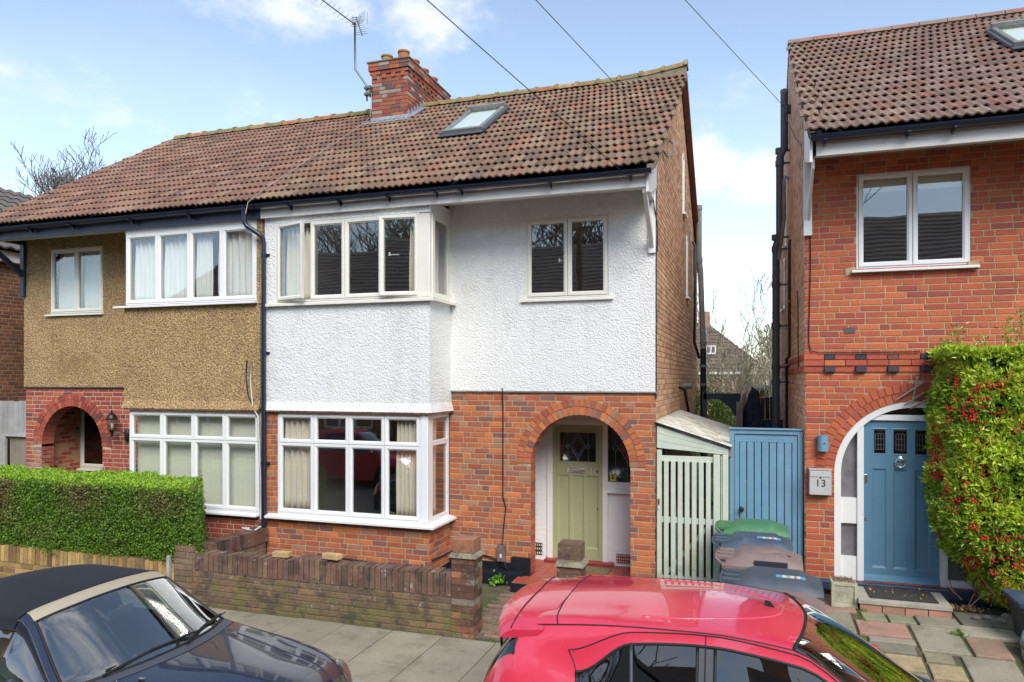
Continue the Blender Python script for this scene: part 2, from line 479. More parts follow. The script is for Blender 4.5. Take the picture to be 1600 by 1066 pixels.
mat('brick_buff', attr=True, rough=.92, var=(4, .3), fine=(60, .25), bump=BB)
mat('render_white', (.82, .82, .80), .85, var=(.9, .03), fine=(20, .05), bump=[('n', 32, .019), ('v', 60, .008)], patches=[(1.1, .6, .75, (.66, .62, .55), .25), ((6, 6, .4), .50, .68, (.52, .50, .44), .18), ((2, 2, 2), .56, .62, (.70, .69, .66), .5)])
mat('soffit_white', (.74, .72, .68), .6, var=(3, .06), bump=[('n', 30, .001)], patches=[(9, .6, .7, (.4, .36, .3), .35)])
mat('pebbledash', (.42, .275, .13), .95, var=(1.1, .14), fine=(38, .75), bump=[('v', 42, .020), ('n', 70, .014)], patches=[(26, .56, .62, (.62, .48, .30), .8), (31, .57, .63, (.12, .07, .035), .8), ((8, 8, .5), .54, .68, (.22, .13, .06), .45), (.9, .55, .7, (.20, .11, .04), .5)])
mat('white_paint', (.80, .80, .78), .45, var=(5, .03), bump=[('n', 25, .0008)], patches=[(18, .63, .70, (.50, .47, .40), .6)])
mat('white_brick_paint', (.80, .80, .80), .6, var=(3, .03), bump=[('n', 40, .003)])
mat('upvc', (.82, .82, .81), .28, var=(2, .02))
mat('upvc_cream', (.78, .76, .68), .3, var=(2, .03))
mat('seam', (.06, .06, .06), .7)
mat('gutter_navy', (.012, .018, .04), .3, spec=.6)
mat('fascia_navy', (.03, .045, .09), .45, var=(5, .2), bump=[('n', 20, .001)])
mat('plinth_black', (.012, .014, .022), .35, var=(6, .4), bump=[('n', 40, .004)])
mat('pipe_grey', (.075, .085, .11), .4, var=(5, .15))
mat('pipe_weathered', (.20, .20, .19), .6, var=(6, .25))
mat('tile_red', attr=True, rough=.9, var=(1.7, .18), fine=(40, .3), bump=[('n', 60, .004)],
    patches=[(16, .58, .68, (.30, .22, .055), .75, [(0, -5.5, -8.5)]), (11, .56, .68, (.13, .15, .035), .8, [(0, -4.2, -1.6)]), (28, .62, .70, (.45, .40, .32), .5)])
mat('tile_brown', attr=True, rough=.9, var=(1.7, .16), fine=(40, .28), bump=[('n', 60, .004)],
    patches=[(13, .54, .66, (.30, .27, .11), .75, [(0, 2.2, .9)]), (30, .60, .70, (.42, .38, .32), .5)])
mat('tile_grey', attr=True, rough=.85, var=(1.2, .2), fine=(30, .3), bump=[('n', 60, .004)])
mat('ridge_moss', attr=True, rough=.95, var=(8, .3), fine=(40, .3), bump=[('n', 50, .01)], patches=[(7, .48, .62, (.17, .15, .06), .7)])
mat('ridge_clean', attr=True, rough=.8, var=(3, .2), fine=(40, .2), bump=[('n', 50, .003)])
mat('lead', (.33, .36, .41), .45, metal=.3, var=(9, .2), bump=[('n', 25, .004)])
mat('terracotta', attr=True, rough=.85, var=(9, .25), fine=(50, .2), bump=[('n', 40, .003)], patches=[(9, .50, .62, (.20, .19, .05), .8)])
mat('aerial_metal', (.16, .18, .15), .45, metal=.7)
mat('dark_interior', (.10, .09, .08), .9)
mat('interior_wall', (.55, .50, .42), .9)
mat('interior_floor', (.20, .13, .08), .7)
mat('ceiling_paint', (.6, .58, .54), .9)
mat('curtain_cream', (.82, .76, .62), .9, fine=(80, .06))
mat('curtain_net', (.86, .87, .84), .9, fine=(120, .05))
mat('curtain_brown', (.16, .10, .06), .9)
mat('blind_slat', (.80, .80, .66), .8)
mat('sofa_fabric', (.05, .07, .10), .8)
glass_mat('pane', (.965, .975, .97), 1.5, wavy=.0012, boost=2.5)
glass_mat('pane_sky', (.95, .97, .95), 1.45, boost=.8)
glass_mat('pane_dark', (.30, .32, .33), 1.55, rough=.04, wavy=.002, boost=1.6)
mat('pane_frost', (.17, .165, .175), .14, var=(2.5, .45), bump=[('n', 30, .004)], spec=.8)
mat('door_sage', (.38, .41, .23), .42, var=(3, .05), bump=[('n', 30, .0008)])
mat('door_blue', (.11, .245, .35), .4, var=(3, .05), bump=[('n', 30, .0006)], patches=[(7, .50, .66, (.16, .24, .28), .5, [(2, .95, .4)])])
mat('gate_blue', (.15, .30, .42), .6, var=(3, .10), bump=[('wood', 60, .002)], patches=[((20, 20, 1.5), .60, .70, (.30, .40, .45), .45), (6, .45, .62, (.12, .16, .17), .7, [(2, .75, .15)])])
mat('gate_sage', (.56, .62, .51), .6, var=(4, .07), bump=[('wood', 60, .0015)], patches=[((20, 20, 1.5), .60, .72, (.40, .42, .33), .45), (6, .42, .60, (.28, .32, .20), .7, [(2, .9, .1)])])
mat('red_paint', (.28, .03, .035), .4, var=(8, .2))
mat('quarry_tile', attr=True, rough=.5, var=(7, .15), fine=(50, .1), bump=[('n', 40, .001)])
mat('grout', (.24, .12, .08), .9)
mat('chrome', (.75, .75, .76), .18, metal=1)
mat('brass', (.25, .20, .08), .35, metal=.9)
mat('black_metal', (.012, .014, .014), .4, var=(8, .2))
mat('black_plastic', (.02, .02, .022), .5)
mat('cable_black', (.012, .012, .012), .6)
mat('cable_white', (.6, .6, .58), .6); mat('cable_dusty', (.30, .25, .20), .8)
mat('coir', (.20, .15, .08), 1.0, var=(30, .4), bump=[('n', 220, .01)])
mat('rubber_mat', (.045, .042, .036), .95, var=(20, .4), bump=[('v', 60, .01)], patches=[(22, .62, .68, (.25, .20, .12), .7)])
mat('concrete', (.38, .35, .29), .9, var=(5, .2), fine=(60, .15), bump=[('n', 60, .004)])
mat('planter_conc', (.42, .41, .30), .9, var=(7, .2), fine=(60, .15), bump=[('n', 40, .004)], patches=[(8, .55, .68, (.24, .26, .14), .6)])
mat('meter_box', (.16, .12, .12), .55, var=(12, .4), bump=[('n', 50, .002)])
mat('yellow_sticker', (.75, .68, .05), .5)
mat('black_print', (.01, .01, .01), .6)
mat('lead_came', (.22, .22, .24), .4, metal=.6)
mat('glass_red', (.16, .02, .04), .15)
mat('glass_blue', (.02, .05, .13), .12)
mat('fence_grey', attr=True, rough=.9, var=(3, .2), bump=[('wood', 60, .004)])
mat('wood_weathered', attr=True, rough=.9, var=(3, .25), bump=[('wood', 60, .004)])
mat('bulb', (.8, .75, .6), .3)
glass_mat('lamp_glass', (.9, .9, .88), 1.5)
mat('paper_brown', (.40, .27, .14), .9)

BRKMAT.update(house=('brick_red'))
P11 = [(5, (.46, .14, .06)), (4, (.38, .105, .055)), (4, (.54, .17, .06)), (2, (.33, .12, .08)), (.7, (.25, .11, .09)), (1, (.38, .18, .11)), (.25, (.17, .10, .09))]
P13 = [(5, (.46, .105, .048)), (4, (.40, .085, .047)), (4, (.52, .135, .052)), (.8, (.30, .07, .05))]
PL = [(5, (.37, .08, .05)), (3, (.29, .06, .042)), (2, (.44, .105, .06)), (.4, (.16, .06, .06))]
PFL = [(5, (.60, .36, .21)), (3, (.52, .29, .17)), (2, (.66, .43, .26)), (1, (.44, .25, .16))]
PFL13 = [(5, (.64, .44, .33)), (3, (.56, .36, .27)), (2, (.70, .52, .40)), (1, (.46, .29, .21))]
POLD = [(5, (.17, .11, .07)), (3, (.20, .125, .07)), (2, (.14, .09, .065)), (1, (.23, .14, .08))]
PBUFF = [(5, (.34, .22, .08)), (3, (.26, .16, .065)), (2, (.42, .28, .11)), (1, (.16, .10, .05))]
PCH = [(5, (.31, .085, .05)), (3, (.24, .065, .045)), (2, (.38, .12, .06)), (2, (.14, .075, .065)), (1, (.34, .26, .22))]
PLN = [(5, (.20, .085, .05)), (3, (.15, .065, .045)), (2, (.26, .11, .06))]
for key, pal, mm, kd in [('11f', P11, 'brick_red', 'f'), ('11r', P11, 'brick_red', 'r'), ('13f', P13, 'brick_red_deep', 'f'), ('lf', PL, 'brick_crimson', 'f'), ('lr', PL, 'brick_crimson', 'r'),
                         ('sidef', PFL, 'brick_fletton', 'r'), ('side13', PFL13, 'brick_fletton', 'l'), ('oldf', POLD, 'brick_wall_old', 'f'), ('oldr', POLD, 'brick_wall_old', 'r'),
                         ('bufff', PBUFF, 'brick_buff', 'f'), ('chf', PCH, 'brick_red', 'f'), ('chr', PCH, 'brick_red', 'r'), ('nr', PLN, 'brick_red', 'r'), ('nf', PLN, 'brick_red', 'f')]:
    brick_variants(key, pal, mm, kd); BRKMAT[key] = mm

# ------------------------------------------------------------------ windows, doors, curtains
CAS = [(0, -.05), (0, .006), (.004, .014), (.034, .014), (.050, -.002), (.054, -.004), (.054, -.035), (0, -.05)]
def wring(mb, fr, u0, u1, z0, z1, prof):
    vs = []
    for (o, w) in prof:
        vs += [fr(u0 + o, w, z0 + o), fr(u1 - o, w, z0 + o), fr(u1 - o, w, z1 - o), fr(u0 + o, w, z1 - o)]
    fs = [(i * 4 + k, i * 4 + (k + 1) % 4, (i + 1) * 4 + (k + 1) % 4, (i + 1) * 4 + k) for i in range(len(prof) - 1) for k in range(4)]
    mb.add(vs, fs)
def window(parent, fr, u0, u1, z0, z1, cols, trans=None, m='upvc', glass='pane', sill=None, w0=-.03, opened=None, name='window', label=None, cas=CAS, frame=.022):
    f = lambda u, w, z: fr(u, w + w0, z)
    mb = MB()
    wring(mb, f, u0, u1, z0, z1, [(0, -.075), (0, .0), (frame, .0), (frame, -.075), (0, -.075)])
    zs = [z0 + frame] + ([trans] if trans else []) + [z1 - frame]
    us = [u0 + frame] + list(cols) + [u1 - frame]
    for c in cols: fbox(mb, f, c - .012, c + .012, -.07, -.012, z0 + frame, z1 - frame)
    if trans: fbox(mb, f, u0 + frame, u1 - frame, -.069, -.011, trans - .012, trans + .012)
    win = mb.build(name, m, parent)
    if label: win['label'] = label
    for r in range(len(zs) - 1):
        for c in range(len(us) - 1):
            a, b, za, zb = us[c] + .003, us[c + 1] - .003, zs[r] + .003, zs[r + 1] - .003
            xf = None
            if opened and c in opened:
                hu, ang = (a if opened[c] > 0 else b), opened[c]
                def xf(u, w, z, hu=hu, ang=ang):
                    du = u - hu; ca, sa = math.cos(abs(ang)), math.sin(abs(ang))
                    if ang > 0: return (hu + du * ca - w * 0, w + du * sa, z)
                    return (hu + du * ca, w - du * sa, z)
            g = (lambda u, w, z: f(*xf(u, w, z))) if xf else f
            cm = MB(); wring(cm, g, a, b, za, zb, cas); cm.build('casement', m, win)
            gm = MB(); i = cas[-2][0] - .004
            fbox(gm, g, a + i, b - i, -.026, -.020, za + i, zb - i); gm.build('pane', glass, win)
            sm = MB(); wring(sm, g, a + i - .001, b - i + .001, za + i - .001, zb - i + .001, [(0, -.019), (.006, -.019), (.006, -.0185), (0, -.0185)]); sm.build('gasket', 'seam', win)
            if opened is not None and c in opened or (opened is not None and c == len(us) - 2):
                pass
    if sill:
        sm = MB(); s0, s1, pr = sill
        p = [f(s0, -.03, z0 - .05), f(s1, -.03, z0 - .05), f(s1, pr, z0 - .05), f(s0, pr, z0 - .05), f(s0, -.03, z0 - .002), f(s1, -.03, z0 - .002), f(s1, pr, z0 - .022), f(s0, pr, z0 - .022)]
        sm.hexa(p); sm.build('sill', m, win, bevel=.004)
    return win
CURT = 'curtains hanging inside the house windows'
def curtain(fr, u0, u1, z0, z1, w, label, m='curtain_cream', folds=6, amp=.03, gather=0.0):
    nu, nz = folds * 8, 8; P = []
    for j in range(nz + 1):
        t = j / nz; row = []
        for i in range(nu + 1):
            s = i / nu; uu = u0 + (u1 - u0) * s
            uu += gather * math.sin(math.pi * t) * (s - .0) * (u1 - u0) * -1
            row.append(fr(uu, w + amp * math.sin(s * folds * 2 * math.pi + .6 * math.sin(t * 4 + s * 9)) + .006 * math.sin(17 * s + 5 * t), z0 + (z1 - z0) * t))
        P.append(row)
    mb = MB(); mb.grid(P)
    o = mb.build('curtain', m, None, smooth=True, org=fr((u0 + u1) / 2, w, z0))
    so = o.modifiers.new('thick', 'SOLIDIFY'); so.thickness = .003
    tag(o, label, 'curtain', CURT); return o
def sheet_box(mb, x0, x1, y0, y1, z0, z1, t=.2):
    pass

# ------------------------------------------------------------------ roofs
TILE = {}
def tile_profile(n=17, w=.200):
    pts = []
    for i in range(n):
        s = i / (n - 1); x = s * w
        # two rolls with shallow pans
        h = .023 * (.5 + .5 * math.sin(2 * math.pi * 2 * s - math.pi / 2)) ** 1.3
        pts.append((x, h + .004 * s))
    return pts
def tile_geo(L=.345, th=.017, w=.200, q=0.0):
    pr = tile_profile(w=w); n = len(pr); V = []
    for (x, h) in pr: V.append((x, 0, h + .021 + q))             # lower edge top
    for (x, h) in pr: V.append((x, L, h - .004))                 # upper edge
    for (x, h) in pr: V.append((x, 0.0, h + .021 - th + q))      # lower edge underside
    F = []
    for i in range(n - 1):
        F.append((i, i + 1, n + i + 1, n + i)); F.append((2 * n + i, 2 * n + i + 1, i + 1, i))
    F.append((0, n, 2 * n)); F.append((n - 1, 3 * n - 1, 2 * n - 1))
    return V, F
def tile_variants(key, pal, m, n=20):
    out = []
    for i, c_ in enumerate(spread(pal, n)):
        c = jit(c_, .14); V, F = tile_geo(q=random.uniform(0, .004)); mb = MB(); mb.add(V, F, c)
        me = mesh_only(mb, 'tile', m, True); me.set_sharp_from_angle(angle=rad(50)); out.append((me, c))
    TILE[key] = (out, m)
PT = [(5, (0.2, 0.116, 0.072)), (3, (0.176, 0.104, 0.068)), (3, (0.24, 0.152, 0.1)), (1, (0.144, 0.092, 0.064)), (1, (0.232, 0.112, 0.068))]
PTL = [(5, (0.216, 0.112, 0.076)), (3, (0.184, 0.096, 0.068)), (3, (0.256, 0.152, 0.104)), (0.7, (0.152, 0.088, 0.064))]
PT13 = [(5, (0.208, 0.124, 0.092)), (3, (0.232, 0.152, 0.116)), (2, (0.216, 0.108, 0.076)), (1, (0.168, 0.104, 0.08))]
tile_variants('t11', PT, 'tile_red'); tile_variants('tl', PTL, 'tile_red'); tile_variants('t13', PT13, 'tile_brown')
def roof_slope(roof, x0, x1, y0, z0, y1, z1, key, near, skip=None, nsingle=300, w=.200, gauge=.30, direction=1, singles=True, verge=None):
    ang = math.atan2(z1 - z0, (y1 - y0)); Ls = math.hypot(z1 - z0, y1 - y0)
    rows = int(round(Ls / gauge)); gauge = Ls / rows; items = []
    nx = int(round((x1 - x0) / w)); ww = (x1 - x0) / nx
    for r in range(rows):
        for c in range(nx):
            x = x0 + c * ww + (ww / 4 if r % 2 else 0) - (ww / 8); s = r * gauge
            if skip and skip(x + ww / 2, s / Ls): continue
            items.append((x, s, r, c))
    nv = Vector(near); cy, sy = math.cos(ang), math.sin(ang)
    def pos(x, s, h=0): return Vector((x, y0 + s * cy - h * sy, z0 + s * sy + h * cy))
    d = [(pos(x, s) - nv).length for x, s, _, _ in items]
    single = set(np.argsort(d)[:nsingle].tolist()) if singles else set()
    var, m = TILE[key]; mb = MB(); sagf = lambda x, s: 0
    for i, (x, s, r, c) in enumerate(items):
        me, col = random.choice(var)
        dx = random.uniform(-.004, .004); ds = random.uniform(-.006, .006); dh = random.uniform(0, .004)
        if verge and c == (nx - 1 if verge > 0 else 0): ds += random.uniform(-.02, .01); dx += .02 * verge * random.random(); dh += .012
        p = pos(x + dx, s + ds, dh)
        if i in single:
            o = inst('tile', me, roof, p, (ang, 0, random.uniform(-.008, .008)), (ww / .200, 1, 1))
        else:
            V, F = tile_geo(q=random.uniform(0, .004)); mb.add([tuple(pos(x + dx + vx * ww / .200, s + ds + vy, dh + vz)) for vx, vy, vz in V], F, jit(col, .08))
    if mb.v:
        o = mb.build('tile', m, roof, smooth=True, kind='stuff'); o.data.set_sharp_from_angle(angle=rad(50))
    return pos, Ls
def ridge_tiles(roof, x0, x1, y, z, n, m, pal, r=.115, knuckle=True, lift=None):
    for i in range(n):
        a = x0 + (x1 - x0) * i / n; b = x0 + (x1 - x0) * (i + 1) / n; c = jit(wpick(pal), .15); mb = MB(); k = 9
        la, lb = (lift(a), lift(b)) if lift else (0, 0)
        for (xa, xb, rr, q0, q1) in ([(a, b - .01, r, la, lb), (b - .06, b, r + .02, lb, lb)] if knuckle else [(a, b - .012, r, la, lb)]):
            P = []
            for (xx, q) in ((xa, q0), (xb, q1)):
                P.append([(xx, y + rr * 1.1 * math.cos(math.pi * t / (k - 1)), z + q - .05 + rr * math.sin(math.pi * t / (k - 1)) * (1.0 if knuckle else .8)) for t in range(k)])
            mb.grid(P, c)
            for q in (0, 1): mb.poly(P[q] if q else list(reversed(P[q])), c)
        mb.build('ridge_tile', m, roof, smooth=True, auto=40)
    if not knuckle:
        mb = MB(); mb.box(x0, x1, y - .12, y + .12, z - .06, z - .01); mb.build('bedding', 'mortar_grey', roof)
# ------------------------------------------------------------------ shared dimensions
F = 9.5; BAY = 8.8; BK = 17.4; PARTY = -6.72
EY, EZ, RY, RZ = 8.6, 5.40, 13.0, 8.24
def roofz(y, ez=EZ, rz=RZ): return ez + (y - EY) / (RY - EY) * (rz - ez) if y < RY else ez + (2 * RY - EY - y) / (RY - EY) * (rz - ez)
def gutter(house, x0, x1, y, z, m='gutter_navy', brackets=(), r=.055):
    mb = MB(); P = []
    for xx in (x0, x1):
        P.append([(xx, y - r * math.cos(math.pi * t / 8), z - r * math.sin(math.pi * t / 8)) for t in range(9)] + [(xx, y + (r - .006) * math.cos(math.pi * t / 8), z - (r - .006) * math.sin(math.pi * t / 8)) for t in range(9)] + [(xx, y - r, z)])
    mb.grid(P)
    for xx in (x0, x1): mb.prism([(xx, y - r * math.cos(math.pi * t / 8), z - r * math.sin(math.pi * t / 8)) for t in range(9)], (.006, 0, 0))
    g = mb.build('gutter', m, house, smooth=True, auto=40)
    for bx in brackets:
        b = MB()
        b.box(bx - .016, bx + .016, y - r - .006, y + r, z - r - .012, z - r - .002); b.box(bx - .012, bx + .012, y + r - .03, y + r + .02, z - r - .055, z - r + .02)
        b.hexa([(bx - .012, y - .02, z - r - .012), (bx + .012, y - .02, z - r - .012), (bx + .012, y + r, z - r - .055), (bx - .012, y + r, z - r - .055),
                (bx - .012, y - .02, z - r), (bx + .012, y - .02, z - r), (bx + .012, y + r, z - r), (bx - .012, y + r, z - r)])
        b.build('bracket', m, g)
        u = MB(); P = [[(bx + q, y - (r + .006) * math.cos(math.pi * t / 8), z - (r + .006) * math.sin(math.pi * t / 8)) for t in range(9)] for q in (-.03, .03)]
        u.grid(P); u.build('union', m, g, smooth=True)
    return g
def eaves(house, x0, x1, ez, mf, ms, wall_top, wy=F, fb=None, y=8.7, soff_in=None):
    mb = MB(); mb.box(x0, x1, y, y + .022, fb, fb + .17); f = mb.build('fascia', mf, house, bevel=.003)
    mb = MB(); mb.add([(x0, y + .022, fb + .004), (x1, y + .022, fb + .004), (x1, wy + .05, wall_top), (x0, wy + .05, wall_top), (x0, y + .022, fb + .02), (x1, y + .022, fb + .02), (x1, wy + .05, wall_top + .016), (x0, wy + .05, wall_top + .016)],
                      [(0, 3, 2, 1), (4, 5, 6, 7), (0, 1, 5, 4), (2, 3, 7, 6), (1, 2, 6, 5), (3, 0, 4, 7)])
    mb.build('soffit', ms, house)
def room_shell(house, x0, x1, y0, y1, parts=()):
    mb = MB(); mb.box(x0, x1, F + .24, y1, .0, .10); mb.box(x0, x1, F + .24, y1, 2.50, 2.62); mb.build('floor_slab', 'interior_floor', house)
    mb = MB(); mb.box(x0, x1, F + 3.2, F + 3.3, .14, 2.5); mb.box(x0, x1, F + 3.2, F + 3.3, 2.62, 5.1); mb.build('partition', 'interior_wall', house)
    mb = MB(); mb.box(x0, x1, F + .24, y1, 5.15, 5.19); mb.build('ceiling', 'ceiling_paint', house)

# ================================================================== HOUSE 11 (white render over red brick)
h11 = empty('house', (-3.9, 13.4, 0), 'semi-detached house with white roughcast upstairs, red brick below and a sage green front door', 'house')
ARC = (-2.176, .69, 1.68)      # centre, inner radius, springing
# front wall carcass
mb = MB(); f11 = FR(F)
panel(mb, f11, -4.08, -1.15, 0, 2.675, .225, [('a', ARC[0], ARC[1], ARC[2], -.01)])
w_br = mb.build('wall', 'mortar_buff', h11)
def cuts11(z):
    c = []
    if z < ARC[2]: c.append((ARC[0] - ARC[1], ARC[0] + ARC[1]))
    if z > ARC[2] - .02:
        d = .895 ** 2 - (z - ARC[2]) ** 2
        if d > 0: c.append((ARC[0] - math.sqrt(d) + .012, ARC[0] + math.sqrt(d) - .012))
    return c
bricks(w_br, f11, 'f', -4.08, -1.15, .15, 2.67, '11f', 'brick_red', cuts=cuts11, near=(-2.8, 8, 1.4))
BRKMAT['11f'] = 'brick_red'
arch_ring(w_br, F, ARC[0], ARC[2], .682, .788, 30, '11f', depth=.22, proud=.010)
arch_ring(w_br, F, ARC[0], ARC[2], .798, .896, 34, '11f', depth=.1, proud=.012)
# brick reveals of the porch arch (left side faces the camera)
mb = MB(); mb.box(ARC[0] - .69 - .012, ARC[0] - .69, F + .002, F + .224, 0, ARC[2])
for k in range(22):
    z = .15 + k * .075
    if z > ARC[2] - .03: break
    mb2 = MB(); a, b = (F + .006, F + .218) if k % 2 else (F + .006, F + .105)
    c = jit(random.choice(BRK['11f'])[1]); mb2.box(ARC[0] - .69 - .01, ARC[0] - .69 + .006, a, b, z, z + .065, c)
    if not k % 2: mb2.box(ARC[0] - .69 - .01, ARC[0] - .69 + .006, .010 + b, F + .218, z, z + .065, jit(c))
    mb2.build('brick', 'brick_red', w_br)
# upper wall in white roughcast
WT = 5.345
mb = MB(); panel(mb, FR(F - .03), -4.08, -1.155, 2.675, WT, .025, [('r', -2.93, -1.77, 3.95, 5.05)])
mb.build('wall', 'render_white', h11)
mb = MB(); mb.box(-4.08, -1.14, F - .036, F - .02, 2.662, 2.682); mb.build('bellcast_bead', 'pipe_weathered', h11)
# bay
fb = FR(BAY); rb = RT(-4.08)
mb = MB(); panel(mb, fb, PARTY + .05, -4.08, 0, .85, .2); panel(mb, rb, BAY + .2, F, 0, .85, .2); panel(mb, fb, PARTY + .05, -6.49, .85, 2.40, .2)
wb = mb.build('wall', 'mortar_buff', h11)
bricks(wb, fb, 'f', PARTY + .05, -4.08, .10, .85, '11f', 'brick_red', near=(-4.5, 8, .7), nsingle=180)
bricks(wb, fb, 'f', PARTY + .05, -6.49, .85, 2.38, '11f', 'brick_red', nsingle=40, phase=.1)
bricks(wb, rb, 'r', BAY, F, .10, .85, '11r', 'brick_red', nsingle=60)
mb = MB()
panel(mb, FR(BAY - .03), PARTY + .04, -4.05, 2.40, 3.895, .22); panel(mb, RT(-4.05), BAY + .19, F, 2.40, 3.895, .22)
panel(mb, FR(BAY - .03), PARTY + .04, -6.49, 3.895, 5.19, .22)
wr = mb.build('wall', 'render_white', h11)
# bell cast kick at the foot of the bay render, on a course of tile creasing
mb = MB()
for (a, b, q) in ((PARTY + .04, -4.05, 0),):
    mb.add([(a, BAY - .03, 2.52), (b, BAY - .03, 2.52), (b + .035, BAY - .075, 2.395), (a, BAY - .075, 2.395), (a, BAY, 2.395), (b + .035, BAY, 2.395)], [(0, 1, 2, 3), (3, 2, 5, 4)])
    mb.add([(-4.05, BAY - .03, 2.52), (-4.05, F, 2.52), (-4.015, F, 2.395), (-4.015, BAY - .075, 2.395), (-4.06, F, 2.395), (-4.06, BAY - .075, 2.395)], [(0, 1, 2, 3), (3, 2, 4, 5)])
mb.build('bellcast', 'render_white', h11)
mb = MB()
x = PARTY + .04
while x < -4.03:
    mb.box(x, x + .046, BAY - .068 + random.uniform(-.004, .004), BAY, 2.372, 2.392, jit((.20, .06, .04), .2)); x += .05
y = BAY - .06
while y < F: mb.box(-4.06, -4.012 + random.uniform(-.004, .004), y, y + .046, 2.372, 2.392, jit((.20, .06, .04), .2)); y += .05
mb.build('tile_creasing', 'terracotta', h11, kind='stuff')
mb = MB(); mb.box(PARTY + .05, -4.05, BAY + .01, F, 2.36, 2.52); mb.box(-6.6, -4.15, BAY + .15, F - .02, 3.70, 3.86); mb.box(-6.7, -4.1, BAY + .1, F + .1, 5.12, 5.15); mb.build('bay_floor', 'ceiling_paint', h11)
# ground floor bay window: 4 lights with transoms, corner post, side window
def bayglaze(house, fr, frs, xs, z0, z1, tr, name_m, x_corner, yside, sill_x0, sill_z, opened=None, side=True, m='upvc', lab=None, sidecas=True):
    w = window(house, fr, xs[0], xs[-1], z0, z1, xs[1:-1], trans=tr, m=m, w0=-.0, opened=opened, label=lab)
    mb = MB(); mb.box(xs[-1], x_corner, BAY - .012, BAY + .085, z0, z1); mb.box(xs[-1] + .012, x_corner - .012, BAY - .02, BAY - .012, z0 + .01, z1 - .01); mb.build('corner_post', m, w)
    return w
w_gf = bayglaze(h11, FR(BAY), None, [-6.48, -5.878, -5.308, -4.747, -4.195], .905, 2.365, 1.93, '', -4.09, 0, 0, 0, lab='ground floor bay window of eight lights with a row of small top lights')
window(h11, RT(-4.09), 8.89, F - .0, .905, 2.365, [], trans=1.97, w0=0, cas=[(0, -.05), (0, -.002), (.03, -.002), (.034, -.02), (.034, -.035), (0, -.05)])
mb = MB()   # sill wraps the corner
mb.hexa([(-6.63, BAY - .11, .845), (-3.97, BAY - .11, .845), (-4.1, BAY, .845), (-6.63, BAY, .845), (-6.63, BAY - .11, .872), (-3.97, BAY - .11, .872), (-4.1, BAY, .903), (-6.63, BAY, .903)])
mb.hexa([(-3.97, BAY - .11, .845), (-3.97, F - .004, .845), (-4.1, F - .004, .845), (-4.1, BAY, .845), (-3.97, BAY - .11, .872), (-3.97, F - .004, .872), (-4.1, F - .004, .903), (-4.1, BAY, .903)])
mb.build('sill', 'upvc', w_gf)
mb = MB(); mb.box(-6.50, -4.08, BAY + .01, BAY + .08, 2.365, 2.40); mb.box(-4.15, -4.08, BAY + .085, F, 2.365, 2.40); mb.build('head', 'upvc', w_gf)
w_ff = bayglaze(h11, FR(BAY - .03), None, [-6.49, -5.905, -5.352, -4.772, -4.205], 3.955, 5.09, None, '', -4.06, 0, 0, 0, opened={0: .30, 3: -.16}, m='upvc_cream', lab='first floor bay window with the two end casements ajar')
mb = MB(); mb.box(-4.205, -4.045, BAY + .05, BAY + .12, 3.955, 5.09); mb.build('corner_post', 'upvc_cream', w_ff)
window(h11, RT(-4.06), 8.85, F - .03, 3.955, 5.10, [], w0=0, m='upvc_cream', cas=[(0, -.05), (0, -.002), (.05, -.002), (.054, -.02), (.054, -.035), (0, -.05)])
mb = MB(); yb = BAY - .03
mb.hexa([(-6.62, yb - .07, 3.892), (-3.96, yb - .07, 3.892), (-4.07, yb + .02, 3.892), (-6.62, yb + .02, 3.892), (-6.62, yb - .07, 3.925), (-3.96, yb - .07, 3.925), (-4.07, yb + .02, 3.953), (-6.62, yb + .02, 3.953)])
mb.hexa([(-3.96, yb - .07, 3.892), (-3.96, F - .034, 3.892), (-4.07, F - .034, 3.892), (-4.07, yb + .02, 3.892), (-3.96, yb - .07, 3.925), (-3.96, F - .034, 3.925), (-4.07, F - .034, 3.953), (-4.07, yb + .02, 3.953)])
mb.build('sill', 'upvc_cream', w_ff)
mb = MB(); mb.box(-6.50, -4.05, BAY - .035, BAY + .05, 5.09, 5.20); mb.box(-4.14, -4.05, BAY + .05, F, 5.10, 5.26); mb.build('head', 'render_white', w_ff)
window(h11, FR(F - .03), -2.93, -1.77, 3.955, 5.05, [-2.335], sill=(-2.99, -1.705, .06), m='upvc_cream', w0=-.015, label='first floor two light window beside the bay')
# casement handles showing through the glass
for (hx, hz, yy) in ((-4.69, 4.56, BAY + .03), (-2.46, 4.47, F + .02)):
    mb = MB(); mb.box(hx - .012, hx + .012, yy, yy + .012, hz - .02, hz + .03); mb.tube([(hx, yy + .02, hz), (hx + .02, yy + .035, hz), (hx + .13, yy + .035, hz - .004)], .007, 6); mb.build('handle', 'white_paint', h11)

# porch recess
RC0, RC1, RB = -3.28, -1.36, 10.4
mb = MB()
mb.box(RC0 - .1, RC0, F + .225, RB, 0, 2.5); mb.box(RC1, RC1 + .2, F + .225, RB, 0, 2.5); mb.box(RC0, RC1, F + .226, RB + .1, 2.44, 2.50)
panel(mb, FR(RB), RC0 - .1, RC1 + .2, .12, 2.44, .11, [('r', -2.787, -2.03, .12, 2.17), ('r', -1.95, RC1, 1.25, 2.17)])
mb.build('wall', 'white_brick_paint', h11)
mb = MB()   # painted brick courses on the back wall
for (a, b, zz) in ((RC0, -2.87, 2.4), (-1.95, RC1, 1.18)):
    for k in range(int((zz - .2) / .075)):
        z = .2 + k * .075; st = a - (.112 if k % 2 else 0)
        while st < b:
            p, q = max(a, st + .005), min(b, st + .225 - .005)
            if q > p + .02: mb.box(p, q, RB - .005, RB + .01, z, z + .066)
            st += .225
mb.build('brick', 'white_brick_paint', h11, kind='stuff')
door = MB(); yd = RB + .02
